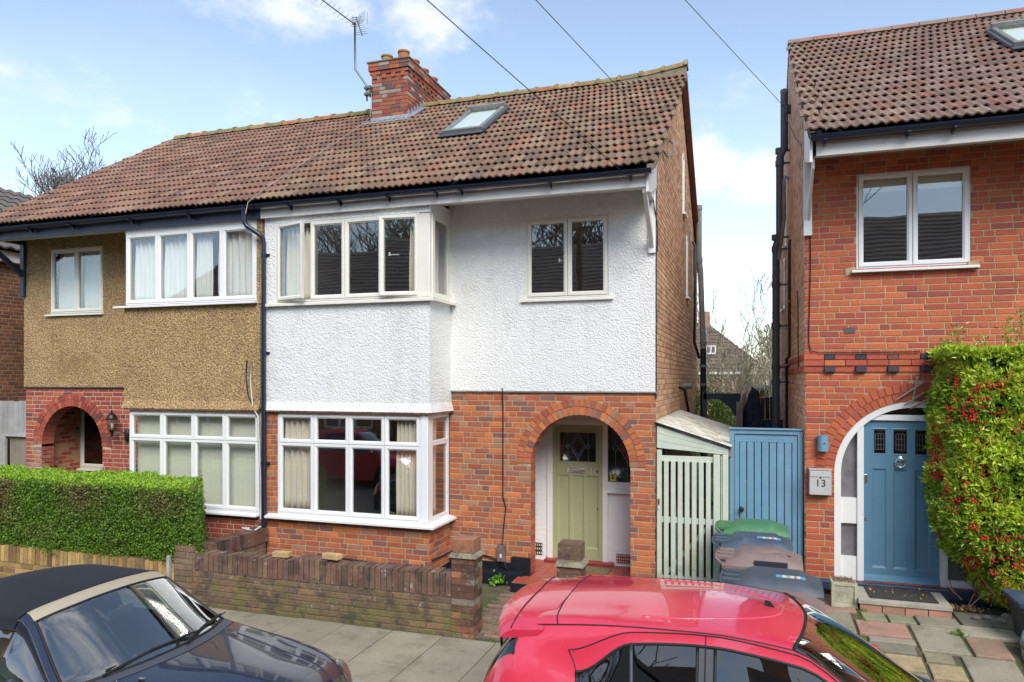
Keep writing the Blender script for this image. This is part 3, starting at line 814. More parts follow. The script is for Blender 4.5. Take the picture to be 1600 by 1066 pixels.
# frame
dfr = MB(); wring(dfr, FR(RB - .02), -2.787, -2.03, .10, 2.17, [(0, -.08), (0, 0), (.055, 0), (.055, -.03), (.065, -.03), (.065, -.08)]); d11 = None
def panelled_door(house, x0, x1, z0, z1, Y, m, glass_ps, panels, label, th=.045, gm='pane_dark', fm=None):
    """leaf built of stiles and rails standing proud of recessed fields"""
    fr = FR(Y); ops = [('r', *p) for p in glass_ps + panels]; mb = MB(); panel(mb, fr, x0, x1, z0, z1, th, ops)
    d = mb.build('door', m, house, label=label)
    for p in panels:
        q = MB(); wring(q, fr, *p, [(0, -.0), (.006, -.004), (.018, -.014), (.022, -.016)]); fbox(q, fr, p[0] + .02, p[1] - .02, -.032, -.016, p[2] + .02, p[3] - .02); q.build('panel', m, d)
    for p in glass_ps:
        q = MB(); wring(q, fr, *p, [(0, .0), (.012, .004), (.022, -.006), (.022, -.02)]); q.build('moulding', m, d)
        q = MB(); fbox(q, fr, p[0] + .005, p[1] - .005, -.026, -.020, p[2] + .005, p[3] - .005); q.build('pane', gm, d)
    return d
d11 = panelled_door(h11, -2.732, -2.085, .165, 2.118, RB, 'door_sage', [(-2.70, -2.115, 1.60, 2.075)],
                    [(-2.71, -2.53, .34, 1.42), (-2.495, -2.315, .34, 1.42), (-2.28, -2.10, .34, 1.42)], 'sage green door with a leaded glass light over three tall panels')
dfr.build('door_frame', 'door_sage', d11)
mb = MB(); mb.box(-2.57, -2.30, RB - .014, RB, 1.455, 1.525); mb.build('letter_plate', 'chrome', d11, bevel=.004)
mb = MB(); mb.box(-2.545, -2.325, RB - .020, RB - .014, 1.472, 1.508); mb.build('letter_flap', 'chrome', d11, bevel=.003)
text('house_number', '11', .13, d11, (-2.175, RB - .005, 1.49), (rad(90), 0, 0), 'cable_white', sx=.9)
mb = MB(); mb.lathe([(.02, 0), (.02, .012), (.012, .016)], (-2.108, RB, 1.49), 14, axis=(0, -1, 0)); mb.lathe([(.012, 0), (.012, .01)], (-2.105, RB, .94), 12, axis=(0, -1, 0)); mb.build('lock', 'brass', d11)
# leaded lights
def diamond(cx, cz, w, h): return [(cx, cz + h), (cx + w, cz), (cx, cz - h), (cx - w, cz)]
def came(mb, fr, pts, w=.004, closed=True):
    n = len(pts)
    for i in range(n if closed else n - 1):
        a, b = Vector(pts[i]), Vector(pts[(i + 1) % n]); d = (b - a).normalized(); p = Vector((-d.y, d.x)) * w
        q = [a - p, b - p, b + p, a + p]; mb.hexa([fr(v.x, -.018, v.y) for v in q] + [fr(v.x, -.012, v.y) for v in q])
fd = FR(RB); mb = MB(); gcx, gcz = -2.407, 1.85
came(mb, fd, diamond(gcx, gcz, .115, .20)); came(mb, fd, diamond(gcx, gcz, .075, .135), .002)
for sx in (-1, 1): came(mb, fd, diamond(gcx + sx * .155, gcz - .01, .028, .042))
for xx in (-2.56, -2.25): came(mb, fd, [(xx, 1.62), (xx, gcz - .052)], .003, False); came(mb, fd, [(xx, gcz + .034), (xx, 2.06)], .003, False)
came(mb, fd, [(gcx, 1.62), (gcx, gcz - .2)], .003, False); came(mb, fd, [(-2.68, gcz), (-2.59, gcz)], .002, False)
mb.build('leading', 'lead_came', d11)
mb = MB()
for q in ([(gcx, gcz - .2), (gcx + .115, gcz), (gcx + .075, gcz), (gcx, gcz - .135)], [(gcx, gcz - .2), (gcx, gcz - .135), (gcx - .075, gcz), (gcx - .115, gcz)], diamond(gcx - .155, gcz - .01, .026, .04), diamond(gcx + .155, gcz - .01, .026, .04)):
    mb.prism([fd(a, -.0175, b) for a, b in q], (0, .003, 0))
mb.build('stained_glass', 'glass_blue', d11)
# white post and sidelight
mb = MB(); mb.box(-2.03, -1.95, RB - .03, RB + .08, .12, 2.44); mb.box(-2.87, -2.03, RB - .03, RB + .08, 2.17, 2.24); mb.box(-2.87, -2.787, RB - .03, RB + .08, .16, 2.24); mb.box(-1.95, RC1, RB - .028, RB + .07, 2.17, 2.24)
mb.box(-1.95, RC1, RB - .03, RB + .07, 1.25, 1.345); mb.box(-1.95, RC1, RB - .07, RB + .07, 1.185, 1.215); mb.box(-1.95, RC1, RB - .045, RB + .07, 1.215, 1.25); mb.build('porch_joinery', 'white_paint', h11, bevel=.004)
mb = MB(); fbox(mb, fd, -1.95, RC1, -.04, -.034, 1.345, 2.17); sl = mb.build('sidelight', 'pane_dark', h11)
fe = lambda u, w, z: fd(u, w - .014, z)
mb = MB(); sx0, sz0 = -1.67, 1.84
came(mb, fe, diamond(sx0, sz0, .13, .22)); came(mb, fe, diamond(sx0, sz0, .075, .13), .002); came(mb, fe, diamond(sx0 - .18, sz0, .04, .06), .003); came(mb, fe, [(sx0, 1.35), (sx0, 1.62)], .003, False); came(mb, fe, [(sx0 - .18, 1.35), (sx0 - .18, 1.78)], .003, False); came(mb, fe, [(sx0 - .18, 1.9), (sx0 - .18, 2.17)], .003, False)
mb.build('leading', 'lead_came', sl)
mb = MB(); mb.prism([fe(a, -.0175, b) for a, b in [(sx0, sz0 - .22), (sx0 + .13, sz0), (sx0 + .075, sz0), (sx0, sz0 - .13)]], (0, .003, 0)); mb.prism([fe(a, -.0175, b) for a, b in [(sx0, sz0 - .22), (sx0, sz0 - .13), (sx0 - .075, sz0), (sx0 - .13, sz0)]], (0, .003, 0)); mb.build('stained_glass', 'glass_red', sl)
mb = MB(); mb.box(-1.93, -1.84, RB + .024, RB + .03, 1.355, 1.46); st = mb.build('alarm_sticker', 'yellow_sticker', sl)
mb = MB(); mb.box(-1.915, -1.855, RB + .022, RB + .0235, 1.43, 1.445); mb.box(-1.905, -1.865, RB + .022, RB + .0235, 1.38, 1.40); mb.box(-1.90, -1.87, RB + .022, RB + .0235, 1.405, 1.422); mb.build('print', 'black_print', sl)
# threshold, tiled floor, plinths
mb = MB(); mb.box(-2.89, -1.86, RB - .14, RB + .04, .12, .175); mb.build('doorstep', 'red_paint', h11, bevel=.012)
mb = MB(); mb.box(-3.02, -1.30, 9.12, RB + .1, -.02, .123); fl = mb.build('porch_floor', 'grout', h11)
tv = [mesh_only(MB().box(-.0735, .0735, -.0735, .0735, 0, .008, jit((.38, .085, .05), .14)), 'tile', 'quarry_tile') for _ in range(10)]
x = -2.94
while x < -1.34:
    y = 9.20
    while y < RB - .1:
        if RC0 < x < RC1 and not (x > -2.89 and x < -1.86 and y > RB - .2) and not (y < F + .25 and abs(x - ARC[0]) > .62 and y > F - .07): inst('tile', random.choice(tv), fl, (x, y, .122), (0, 0, 0))
        y += .153
    x += .153
for (x0_, x1_) in ((RC0 + .0, -2.97),):
    mb = MB(); mb.box(RC0, -2.97, F + .23, RB, .10, .128, (.3, .07, .05)); mb.build('floor_edge', 'quarry_tile', fl)
mb = MB(); mb.box(-3.03, -1.29, 9.105, 9.13, -.02, .115); mb.build('step_edge', 'plinth_black', h11)
mb = MB(); mb.box(-4.075, -2.868, F - .02, F, .15, .285); mb.box(-4.075, -2.95, F - .11, F, -.02, .155); mb.box(-3.14, -2.862, F - .035, F + .2, .12, .37)
mb.hexa([(-4.075, F - .11, .155), (-2.95, F - .11, .155), (-2.95, F, .155), (-4.075, F, .155), (-4.075, F - .11, .156), (-2.95, F - .11, .156), (-2.95, F - .02, .185), (-4.075, F - .02, .185)])
mb.box(-1.49, -1.14, F - .03, F, -.02, .21); mb.box(-4.06, -4.04, BAY - .01, F, -.02, .24); mb.box(PARTY + .05, -4.04, BAY - .02, BAY, -.02, .12)
mb.build('plinth', 'plinth_black', h11, bevel=.01)
def airbrick(x0_, x1_, z0_, z1_, Y, m, nx=7, nz=3):
    mb = MB(); panel(mb, FR(Y), x0_, x1_, z0_, z1_, .03, [('r', x0_ + (x1_ - x0_) * (i + .2) / nx, x0_ + (x1_ - x0_) * (i + .8) / nx, z0_ + (z1_ - z0_) * (k + .2) / nz, z0_ + (z1_ - z0_) * (k + .8) / nz) for i in range(nx) for k in range(nz)])
    mb.c = [(.30, .07, .05) if m == 'terracotta' else (.06, .04, .035)] * len(mb.v); mb.build('air_brick', 'quarry_tile', h11)
airbrick(-1.83, -1.62, .17, .30, RB - .012, 'terracotta'); airbrick(-3.16, -2.95, .20, .38, RB - .012, 'dark')

# side wall, gable, back
rs = RT(-1.15)
gab = lambda y: roofz(y) - .06
mb = MB(); panel(mb, rs, F + .226, BK, 0, 0, .225, [('r', 13.4, 13.75, 5.9, 7.0), ('r', 14.2, 14.55, 4.45, 5.65), ('r', 16.0, 16.4, 4.0, 5.1)], top=gab, brk=[RY])
panel(mb, rs, F + .0, F + .224, 2.68, 0, .222, top=gab); ws = mb.build('wall', 'mortar_buff', h11)
def cg(z):
    c = []
    if z > gab(F) - .05:
        k = (z + .07 - EZ) / (RZ - EZ) * (RY - EY); c += [(0, EY + k + .0), (2 * RY - EY - k, 99)]
    for (a, b, za, zb) in ((13.4, 13.75, 5.9, 7.0), (14.2, 14.55, 4.45, 5.65), (16.0, 16.4, 4.0, 5.1)):
        if za < z < zb: c.append((a, b))
    return c
bricks(ws, rs, 'r', F, BK, 0, 8.1, 'sidef', 'brick_fletton', cuts=cg, near=(-1, 9, 2.9))
for (a, b, za, zb) in ((13.4, 13.75, 5.9, 7.0), (14.2, 14.55, 4.45, 5.65), (16.0, 16.4, 4.0, 5.1)):
    window(h11, rs, a, b, za, zb, [], w0=.0, sill=(a - .05, b + .05, .07))
mb = MB(); panel(mb, FR(BK), PARTY, -1.15, 0, 5.2, -.2); mb.box(PARTY, PARTY + .1, F, BK, 0, 5.2); mb.build('wall', 'interior_wall', h11)
room_shell(h11, PARTY + .1, -1.38, BAY + .2, BK)
# vertical tile strip and black joint at the front right corner
mb = MB(); mb.box(-1.15, -1.142, F - .035, F, 2.6, 5.3); mb.build('corner_bead', 'cable_black', h11)

# roof
mb = MB()
mb.add([(PARTY, EY + .06, EZ - .05), (-1.08, EY + .06, EZ - .05), (-1.08, RY, RZ - .05), (PARTY, RY, RZ - .05), (PARTY, 2 * RY - EY, EZ - .05), (-1.08, 2 * RY - EY, EZ - .05)], [(0, 1, 2, 3), (3, 2, 5, 4)])
roof = mb.build('roof', 'tile_grey', h11); roof.data.materials[0] = MATS['seam']
roof_slope(roof, PARTY, -1.035, EY, EZ, RY, RZ, 't11', (-3.0, 6, 3), verge=1)
mb = MB(); V_, _ = tile_geo()
roof_back = MB(); roof_back.add([(PARTY, 2 * RY - EY, EZ), (-1.03, 2 * RY - EY, EZ), (-1.03, RY, RZ + .01), (PARTY, RY, RZ + .01)], [(0, 1, 2, 3)], (.22, .1, .06)); roof_back.build('back_slope', 'tile_red', roof)
PRM = [(3, (.30, .20, .09)), (2, (.22, .17, .08)), (2, (.38, .16, .08))]
lift11 = lambda x: .13 * max(0, (x + 2.6) / 1.6) ** 2
ridge_tiles(roof, -6.12, -1.02, RY, RZ + .03, 13, 'ridge_moss', PRM, lift=lift11)
mb = MB()   # mortar fillet lifting under the ridge at the gable end, and the verge undercloak
mb.add([(-2.6, RY - .12, RZ - .05), (-1.03, RY - .12, RZ - .05), (-1.03, RY - .1, RZ + .12), (-2.6, RY - .1, RZ + .0)], [(0, 1, 2, 3)])
for k in range(18):
    t0, t1 = k / 18, (k + 1) / 18; ya, yb_ = EY + t0 * (RY - EY), EY + t1 * (RY - EY)
    mb.hexa([(-1.15, ya, roofz(ya) - .06), (-1.05, ya, roofz(ya) - .06), (-1.05, yb_ - .02, roofz(yb_) - .07), (-1.15, yb_ - .02, roofz(yb_) - .07), (-1.15, ya, roofz(ya) + .0), (-1.05, ya, roofz(ya) + .0), (-1.05, yb_ - .02, roofz(yb_) - .0), (-1.15, yb_ - .02, roofz(yb_) - .0)])
mb.build('verge', 'mortar_grey', roof)
mb = MB(); mb.add([(-1.13, RY, RZ - .05), (-1.03, RY, RZ - .0), (-1.03, 2 * RY - EY, EZ), (-1.13, 2 * RY - EY, EZ), (-1.13, RY, RZ - .13), (-1.03, RY, RZ - .12), (-1.03, 2 * RY - EY, EZ - .1), (-1.13, 2 * RY - EY, EZ - .1)], [(0, 1, 2, 3), (4, 5, 6, 7), (0, 1, 5, 4), (1, 2, 6, 5)]); mb.c = [(.20, .08, .05)] * len(mb.v); mb.build('bargeboard', 'ridge_clean', roof)
gutter(h11, PARTY + .02, -1.10, 8.60, 5.345, brackets=[-6.15, -5.35, -4.6, -3.9, -3.55, -2.35, -1.35])
eaves(h11, PARTY + .02, -1.17, EZ, 'soffit_white', 'soffit_white', 5.345, fb=5.165, y=8.70)
# gallows bracket and box end at the right corner
mb = MB(); mb.box(-1.24, -1.15, F - .075, F - .032, 4.49, 5.30); mb.hexa([(-1.22, 8.74, 5.10), (-1.17, 8.74, 5.10), (-1.17, F - .07, 4.55), (-1.22, F - .07, 4.55), (-1.22, 8.72, 5.19), (-1.17, 8.72, 5.19), (-1.17, F - .07, 4.66), (-1.22, F - .07, 4.66)])
mb.box(-1.225, -1.165, 8.72, F - .04, 5.165, 5.235); mb.build('eaves_bracket', 'white_paint', h11, bevel=.003)
mb = MB(); mb.prism([(-1.17, 8.68, 5.10), (-1.17, 8.68, 5.38), (-1.17, F - .03, 5.92), (-1.17, F - .03, 5.35), (-1.17, 9.0, 5.16)], (.03, 0, 0)); mb.build('box_end', 'soffit_white', h11)
# skylight
def skylight(roof, x0, x1, t0, t1, ez, rz, label, mfr='pipe_weathered'):
    ang = math.atan2(rz - ez, RY - EY); ca, sa = math.cos(ang), math.sin(ang); Ls = math.hypot(rz - ez, RY - EY)
    def P(x, s, h): return (x, EY + s * ca - h * sa, ez + s * sa + h * ca)
    s0, s1 = t0 * Ls, t1 * Ls; fr = lambda u, w, z: P(u, z, .055 + w)
    mb = MB(); wring(mb, fr, x0, x1, s0, s1, [(0, -.07), (0, .06), (.02, .07), (.05, .07), (.06, .05), (.06, 0)]); sk = mb.build('skylight', mfr, roof, label=label)
    mb = MB(); fbox(mb, fr, x0 + .055, x1 - .055, .055, .061, s0 + .055, s1 - .055); mb.build('pane', 'pane_sky', sk)
    mb = MB(); fbox(mb, fr, x0 + .055, x1 - .055, .0, .02, s0 + .055, s1 - .055); mb.build('blind', 'curtain_net', sk)
    mb = MB(); fbox(mb, fr, x0 - .04, x1 + .04, .0, .012, s0 - .14, s0); fbox(mb, fr, x0 - .05, x0, .0, .03, s0 - .02, s1 + .05); fbox(mb, fr, x1, x1 + .05, .0, .03, s0 - .02, s1 + .05); mb.build('flashing', 'pipe_grey', sk)
    mb = MB(); fbox(mb, fr, x0 - .01, x1 + .01, .06, .12, s1 - .08, s1 + .01); mb.build('hood', mfr, sk)
skylight(roof, -4.70, -4.02, .475, .745, EZ, RZ, 'closed roof window in a grey metal frame')

# chimney on the party wall
chx0, chx1, chy0, chy1 = -6.90, -6.14, 12.28, 14.15
ch = MB(); ch.box(chx0, chx1, chy0, chy1, 7.2, 8.93); ch = ch.build('chimney', 'mortar_grey', h11, label='red brick chimney stack with a corbelled head')
bricks(ch, FR(chy0), 'f', chx0, chx1, 7.56, 8.68, 'chf', 'brick_red', nsingle=120, w0=.004)
bricks(ch, RT(chx1), 'r', chy0, chy1, 7.56, 8.68, 'chr', 'brick_red', nsingle=120, w0=.004)
def cc(z0_, z1_, pr, key='c', seg=.225):
    n = 0
    a = chx0 - pr
    while a < chx1 + pr - .02:
        b = min(a + seg, chx1 + pr); MB().box(a + .004, b - .004, chy0 - pr, chy0 + .02, z0_, z1_, jit(wpick(PCH), .15)).build('brick', 'brick_red', ch); a = b
    a = chy0 - pr
    while a < chy1 + pr - .02:
        b = min(a + seg, chy1 + pr); MB().box(chx1 - .02, chx1 + pr + .002, a + .004, b - .004, z0_, z1_, jit(wpick(PCH), .15)).build('brick', 'brick_red', ch); a = b
cc(8.69, 8.75, .03); cc(8.76, 8.83, .055); cc(8.84, 8.91, .055)
for i in range(4): a = chx0 + .03 + i * .2; MB().box(a, a + .085, chy0 - .03, chy0, 8.61, 8.685, jit((.34, .09, .05))).build('brick', 'brick_red', ch)
for i in range(9): a = chy0 + .08 + i * .2; MB().box(chx1, chx1 + .03, a, a + .085, 8.61, 8.685, jit((.34, .09, .05))).build('brick', 'brick_red', ch)
mb = MB(); mb.box(chx0 - .075, chx1 + .075, chy0 - .075, chy1 + .075, 8.912, 8.935); mb.hexa([(chx0 - .05, chy0 - .05, 8.935), (chx1 + .05, chy0 - .05, 8.935), (chx1 + .05, chy1 + .05, 8.935), (chx0 - .05, chy1 + .05, 8.935), (chx0 + .1, chy0 + .1, 8.99), (chx1 - .1, chy0 + .1, 8.99), (chx1 - .1, chy1 - .1, 8.99), (chx0 + .1, chy1 - .1, 8.99)]); mb.c = [(.20, .17, .12)] * len(mb.v); mb.build('flaunching', 'ridge_moss', ch)
for i in range(4):
    for sx in (0, 1):
        hh = .24 if sx else .20; rr = .11
        c = (.38, .11, .06) if sx else (.34, .17, .08)
        MB().lathe([(rr * 1.12, 0), (rr * 1.0, hh * .55), (rr * .94, hh * .8), (rr * 1.08, hh * .86), (rr * 1.08, hh), (rr * .85, hh), (rr * .8, hh * .3)], (-6.70 + sx * .36, 12.52 + i * .44, 8.94), 20, jit(c)).build('chimney_pot', 'terracotta', ch, smooth=True, auto=35)
# lead flashing
mb = MB(); za = lambda y: roofz(y) + .04
mb.box(chx0 - .02, chx1 + .02, chy0 - .012, chy0 - .006, 7.76, 7.87); mb.hexa([(chx0 - .15, chy0 - .16, za(chy0 - .16)), (chx1 + .12, chy0 - .16, za(chy0 - .16)), (chx1 + .02, chy0, 7.80), (chx0 - .02, chy0, 7.80), (chx0 - .15, chy0 - .16, za(chy0 - .16) + .01), (chx1 + .12, chy0 - .16, za(chy0 - .16) + .01), (chx1 + .02, chy0, 7.81), (chx0 - .02, chy0, 7.81)])
for k in range(6):
    y = chy0 - .01 + k * .13; z = za(y)
    mb.prism([(chx1 + .012, y, z - .02), (chx1 + .012, y, z + .14), (chx1 + .012, y + .11, z + .10), (chx1 + .012, y + .13, z + .02)], (.006 + .004 * random.random(), 0, 0)); 
mb.hexa([(chx1, chy0 - .02, za(chy0) - .01), (chx1 + .15, chy0 - .02, za(chy0) + .0), (chx1 + .12, RY, za(RY) - .01), (chx1, RY, za(RY)), (chx1, chy0 - .02, za(chy0) + .01), (chx1 + .15, chy0 - .02, za(chy0) + .015), (chx1 + .12, RY, za(RY) + .005), (chx1, RY, za(RY) + .01)])
mb.build('flashing', 'lead', ch)

# television aerial on the stack
ae = empty('television_aerial', (-6.98, 12.3, 8.4), 'grey television aerial on a cranked pole strapped to the chimney', 'aerial')
mb = MB(); mb.tube([(-6.97, 12.22, 8.2), (-6.99, 12.22, 8.5), (-7.24, 12.24, 8.85), (-7.25, 12.24, 9.75)], .02, 8); mb.build('pole', 'aerial_metal', ae, smooth=True)
mb = MB(); mb.box(-7.02, -6.88, 12.18, 12.28, 8.30, 8.34); mb.box(-7.02, -6.88, 12.18, 12.28, 8.42, 8.46); mb.box(-6.93, -6.89, 12.2, 12.3, 8.28, 8.48); mb.build('bracket', 'aerial_metal', ae)
def boom(p0, p1, n, half, ax, nm='boom'):
    b = MB(); b.tube([p0, p1], .012, 6); o = b.build(nm, 'aerial_metal', ae); e = MB(); ax = Vector(ax)
    for i in range(n):
        t = (i + .3) / n; c = Vector(p0).lerp(Vector(p1), t); e.tube([c - ax * half, c + ax * half], .004, 4)
    e.build('elements', 'aerial_metal', ae)
boom((-7.25, 12.24, 9.72), (-7.82, 11.8, 10.15), 9, .13, (.85, -.35, .15)); boom((-7.22, 12.24, 9.86), (-6.95, 12.0, 9.35), 9, .12, (1, .05, 0))
mb = MB()
for dz in range(6): mb.tube([(-7.33, 12.3, 9.72 + dz * .035), (-7.18, 12.3, 9.70 + dz * .035)], .004, 4); mb.tube([(-7.18, 12.3, 9.74 + dz * .035), (-7.0, 12.2, 9.76 + dz * .035)], .004, 4)
for xx in (-7.33, -7.18, -7.0): mb.tube([(xx, 12.28, 9.70), (xx, 12.28, 9.93)], .006, 4)
mb.build('reflector', 'aerial_metal', ae)
mb = MB(); mb.tube([(-6.93, 12.18, 8.36), (-6.84, 12.16, 8.30), (-6.85, 12.14, 7.86), (-6.92, 12.05, 7.72), (-6.84, 11.1, 7.10), (-6.80, 10, 6.39), (-6.75, 8.8, 5.60), (-6.76, 8.5, 5.36), (-6.80, 8.5, 5.20)], .0065, 6); mb.build('cable', 'cable_dusty', ae, smooth=True)
# ================================================================== LEFT HALF of the pair (pebbledash)
hl = empty('house', (-9.5, 13.4, 0), 'semi-detached house with brown pebbledash upstairs, a round brick porch arch and navy blue eaves', 'house')
XL = -12.34; LC = (-11.25, .70, 1.68)
mb = MB(); panel(mb, FR(F), XL, -9.27, 0, 2.70, .225, [('a', LC[0], LC[1], LC[2], -.01)])
wl_ = mb.build('wall', 'mortar_cream', hl)
def cutsl(z):
    c = []
    if z < LC[2]: c.append((LC[0] - LC[1], LC[0] + LC[1]))
    if z > LC[2] - .02:
        d = .90 ** 2 - (z - LC[2]) ** 2
        if d > 0: c.append((LC[0] - math.sqrt(d) + .012, LC[0] + math.sqrt(d) - .012))
    return c
bricks(wl_, FR(F), 'f', XL, -9.27, 1.05, 2.70, 'lf', 'brick_crimson', cuts=cutsl, near=(-10.5, 8, 1.9), nsingle=230)
arch_ring(wl_, F, LC[0], LC[2], .692, .798, 30, 'lf', depth=.22, proud=.01); arch_ring(wl_, F, LC[0], LC[2], .808, .905, 34, 'lf', depth=.1, proud=.012)
mb = MB(); panel(mb, RT(LC[0] - .70), F, F + .225, 0, LC[2], .01); mb.build('reveal', 'mortar_cream', wl_)
for k in range(8):
    z = 1.05 + k * .075
    if z > LC[2] - .03: break
    MB().box(LC[0] - .705, LC[0] - .686, F + .006, F + (.218 if k % 2 else .105), z, z + .065, jit(wpick(PL))).build('brick', 'brick_crimson', wl_)
    if not k % 2: MB().box(LC[0] - .705, LC[0] - .686, F + .115, F + .218, z, z + .065, jit(wpick(PL))).build('brick', 'brick_crimson', wl_)
mb = MB(); panel(mb, RT(-12.12), F + .226, 10.4, 0, 2.5, .15); mb.box(-12.2, -10.2, 10.4, 10.5, 0, .9); mb.box(-12.2, -12.11, 10.4, 10.5, 0, 2.5); mb.box(-12.2, -10.2, 10.4, 10.5, 2.3, 2.5); mb.box(-11.35, -11.25, 10.38, 10.5, .9, 2.3); mb.box(-10.3, -10.1, F + .226, 10.5, 0, 2.5); mb.box(-12.2, -10.2, F + .226, 10.5, 2.45, 2.52)
wpo = mb.build('wall', 'mortar_cream', hl)
bricks(wpo, RT(-12.12), 'r', F + .23, 10.4, .9, 2.45, 'lr', 'brick_crimson', nsingle=90)
window(hl, FR(10.4), -12.1, -11.38, 1.16, 2.28, [], m='upvc_cream', sill=(-12.12, -11.33, .07), w0=-.0, glass='pane_dark', label='porch side window with a pale frame')
d_l = panelled_door(hl, -11.22, -10.35, .16, 2.15, 10.42, 'door_sage', [(-11.1, -10.47, 1.5, 2.0)], [(-11.1, -10.8, .3, 1.35), (-10.75, -10.47, .3, 1.35)], 'shaded front door')
mb = MB(); panel(mb, FR(F - .03), XL - .01, -9.27, 2.70, 5.345, .25, [('r', -11.72, -10.51, 3.98, 5.13)]); panel(mb, FR(BAY - .03), -9.30, PARTY - .04, 2.41, 3.955, .22); panel(mb, FR(BAY - .03), -6.825, PARTY - .0, 3.955, 5.19, .22)
panel(mb, LT(-9.30), BAY + .19, F, 2.41, 5.12, .2)
mb.add([(-9.30, BAY - .03, 2.52), (PARTY - .04, BAY - .03, 2.52), (PARTY - .04, BAY - .075, 2.395), (-9.33, BAY - .075, 2.395), (-9.3, BAY + .1, 2.395), (PARTY - .04, BAY + .1, 2.395)], [(0, 1, 2, 3), (3, 2, 5, 4)])
mb.build('wall', 'pebbledash', hl)
mb = MB(); x = -9.31
while x < PARTY - .05: mb.box(x, x + .046, BAY - .068 + random.uniform(-.004, .004), BAY, 2.372, 2.393, jit((.22, .07, .045), .2)); x += .05
mb.build('tile_creasing', 'terracotta', hl, kind='stuff')
mb = MB(); mb.box(XL, -9.27, F - .034, F - .01, 2.69, 2.71); mb.build('bellcast_bead', 'seam', hl)
mb = MB(); panel(mb, FR(BAY), -9.27, PARTY - .02, 0, .86, .2); panel(mb, FR(BAY), -6.80, PARTY - .02, .86, 2.40, .2); panel(mb, LT(-9.27), BAY + .2, F, 0, 2.4, .2); wlb = mb.build('wall', 'mortar_cream', hl)
bricks(wlb, FR(BAY), 'f', -9.27, PARTY - .02, .25, .85, 'lf', 'brick_crimson', near=(-7, 8, .7), nsingle=70)
mb = MB(); mb.box(-9.2, -6.8, BAY + .01, F, 2.36, 2.52); mb.box(-9.2, -6.8, BAY + .1, F + .1, 5.125, 5.15); mb.build('bay_floor', 'ceiling_paint', hl)
wlg = window(hl, FR(BAY), -9.225, -6.795, .89, 2.355, [-8.575, -7.979, -7.403], trans=1.93, w0=0, sill=(-9.35, -6.78, .11), label='ground floor bay window of eight lights with pale vertical blinds')
mb = MB(); mb.box(-9.25, -6.78, BAY + .012, BAY + .08, 2.355, 2.40); mb.build('head', 'upvc', wlg)
wlf = window(hl, FR(BAY - .03), -9.265, -6.825, 4.0, 5.11, [-8.64, -8.03, -7.43], w0=0, sill=(-9.45, -6.80, .08), label='first floor bay window of four tall lights')
MB().box(-9.27, -6.82, BAY - .035, BAY + .05, 5.11, 5.19).build('head', 'upvc', wlf)
window(hl, FR(F - .03), -11.72, -10.51, 4.0, 5.13, [-11.12], w0=-.01, sill=(-11.80, -10.49, .06), m='upvc_cream', label='first floor two light window above the porch')
rsl = LT(XL); mb = MB(); panel(mb, rsl, F + .226, BK, 0, 0, .225, top=gab, brk=[RY]); panel(mb, FR(BK), XL, PARTY, 0, 5.2, -.2); mb.build('wall', 'brick_fletton', hl).data.attributes['Col'].data.foreach_set('color', [.45, .24, .14, 1] * len(mb.v))
room_shell(hl, XL + .25, PARTY - .02, BAY + .2, BK)
mb = MB()
mb.add([(XL - .1, EY + .06, EZ - .05), (PARTY, EY + .06, EZ - .05), (PARTY, RY, RZ - .05), (XL - .1, RY, RZ - .05), (PARTY, 2 * RY - EY, EZ - .05), (XL - .1, 2 * RY - EY, EZ - .05)], [(0, 1, 2, 3), (3, 2, 4, 5)])
roofl = mb.build('roof', 'seam', hl)
roof_slope(roofl, -12.41, PARTY, EY, EZ, RY, RZ, 'tl', (-7, 7, 4), verge=-1)
mb = MB(); mb.add([(XL - .1, 2 * RY - EY, EZ), (PARTY, 2 * RY - EY, EZ), (PARTY, RY, RZ + .01), (XL - .1, RY, RZ + .01)], [(0, 1, 2, 3)], (.22, .1, .06)); mb.build('back_slope', 'tile_red', roofl)
mb = MB(); mb.add([(-12.38, RY, RZ - .0), (-12.38, EY, EZ - .0), (-12.38, EY, EZ - .06), (-12.38, RY, RZ - .08), (-12.30, RY, RZ - .0), (-12.30, EY, EZ - .0), (-12.30, EY, EZ - .06), (-12.30, RY, RZ - .08)], [(0, 1, 2, 3), (7, 6, 5, 4), (1, 5, 6, 2), (0, 4, 5, 1)]); mb.build('verge', 'mortar_grey', roofl)
ridge_tiles(roofl, -12.25, -6.92, RY, RZ + .03, 13, 'ridge_moss', PRM)
g = gutter(hl, -12.45, PARTY + .0, 8.60, 5.345, brackets=[-12.0, -11.1, -10.2, -9.0, -7.9, -6.9])
eaves(hl, -12.45, PARTY + .02, EZ, 'fascia_navy', 'soffit_white', 5.345, fb=5.165, y=8.70)
mb = MB(); mb.box(XL - .04, XL + .05, F - .085, F - .032, 4.32, 5.32); mb.hexa([(XL - .03, 8.76, 5.16), (XL + .03, 8.76, 5.16), (XL + .03, F - .08, 4.66), (XL - .03, F - .08, 4.66), (XL - .03, 8.76, 5.24), (XL + .03, 8.76, 5.24), (XL + .03, F - .08, 4.78), (XL - .03, F - .08, 4.78)]); mb.box(XL - .03, XL + .03, 8.72, F - .08, 5.24, 5.31)
mb.build('eaves_bracket', 'fascia_navy', hl, bevel=.004)
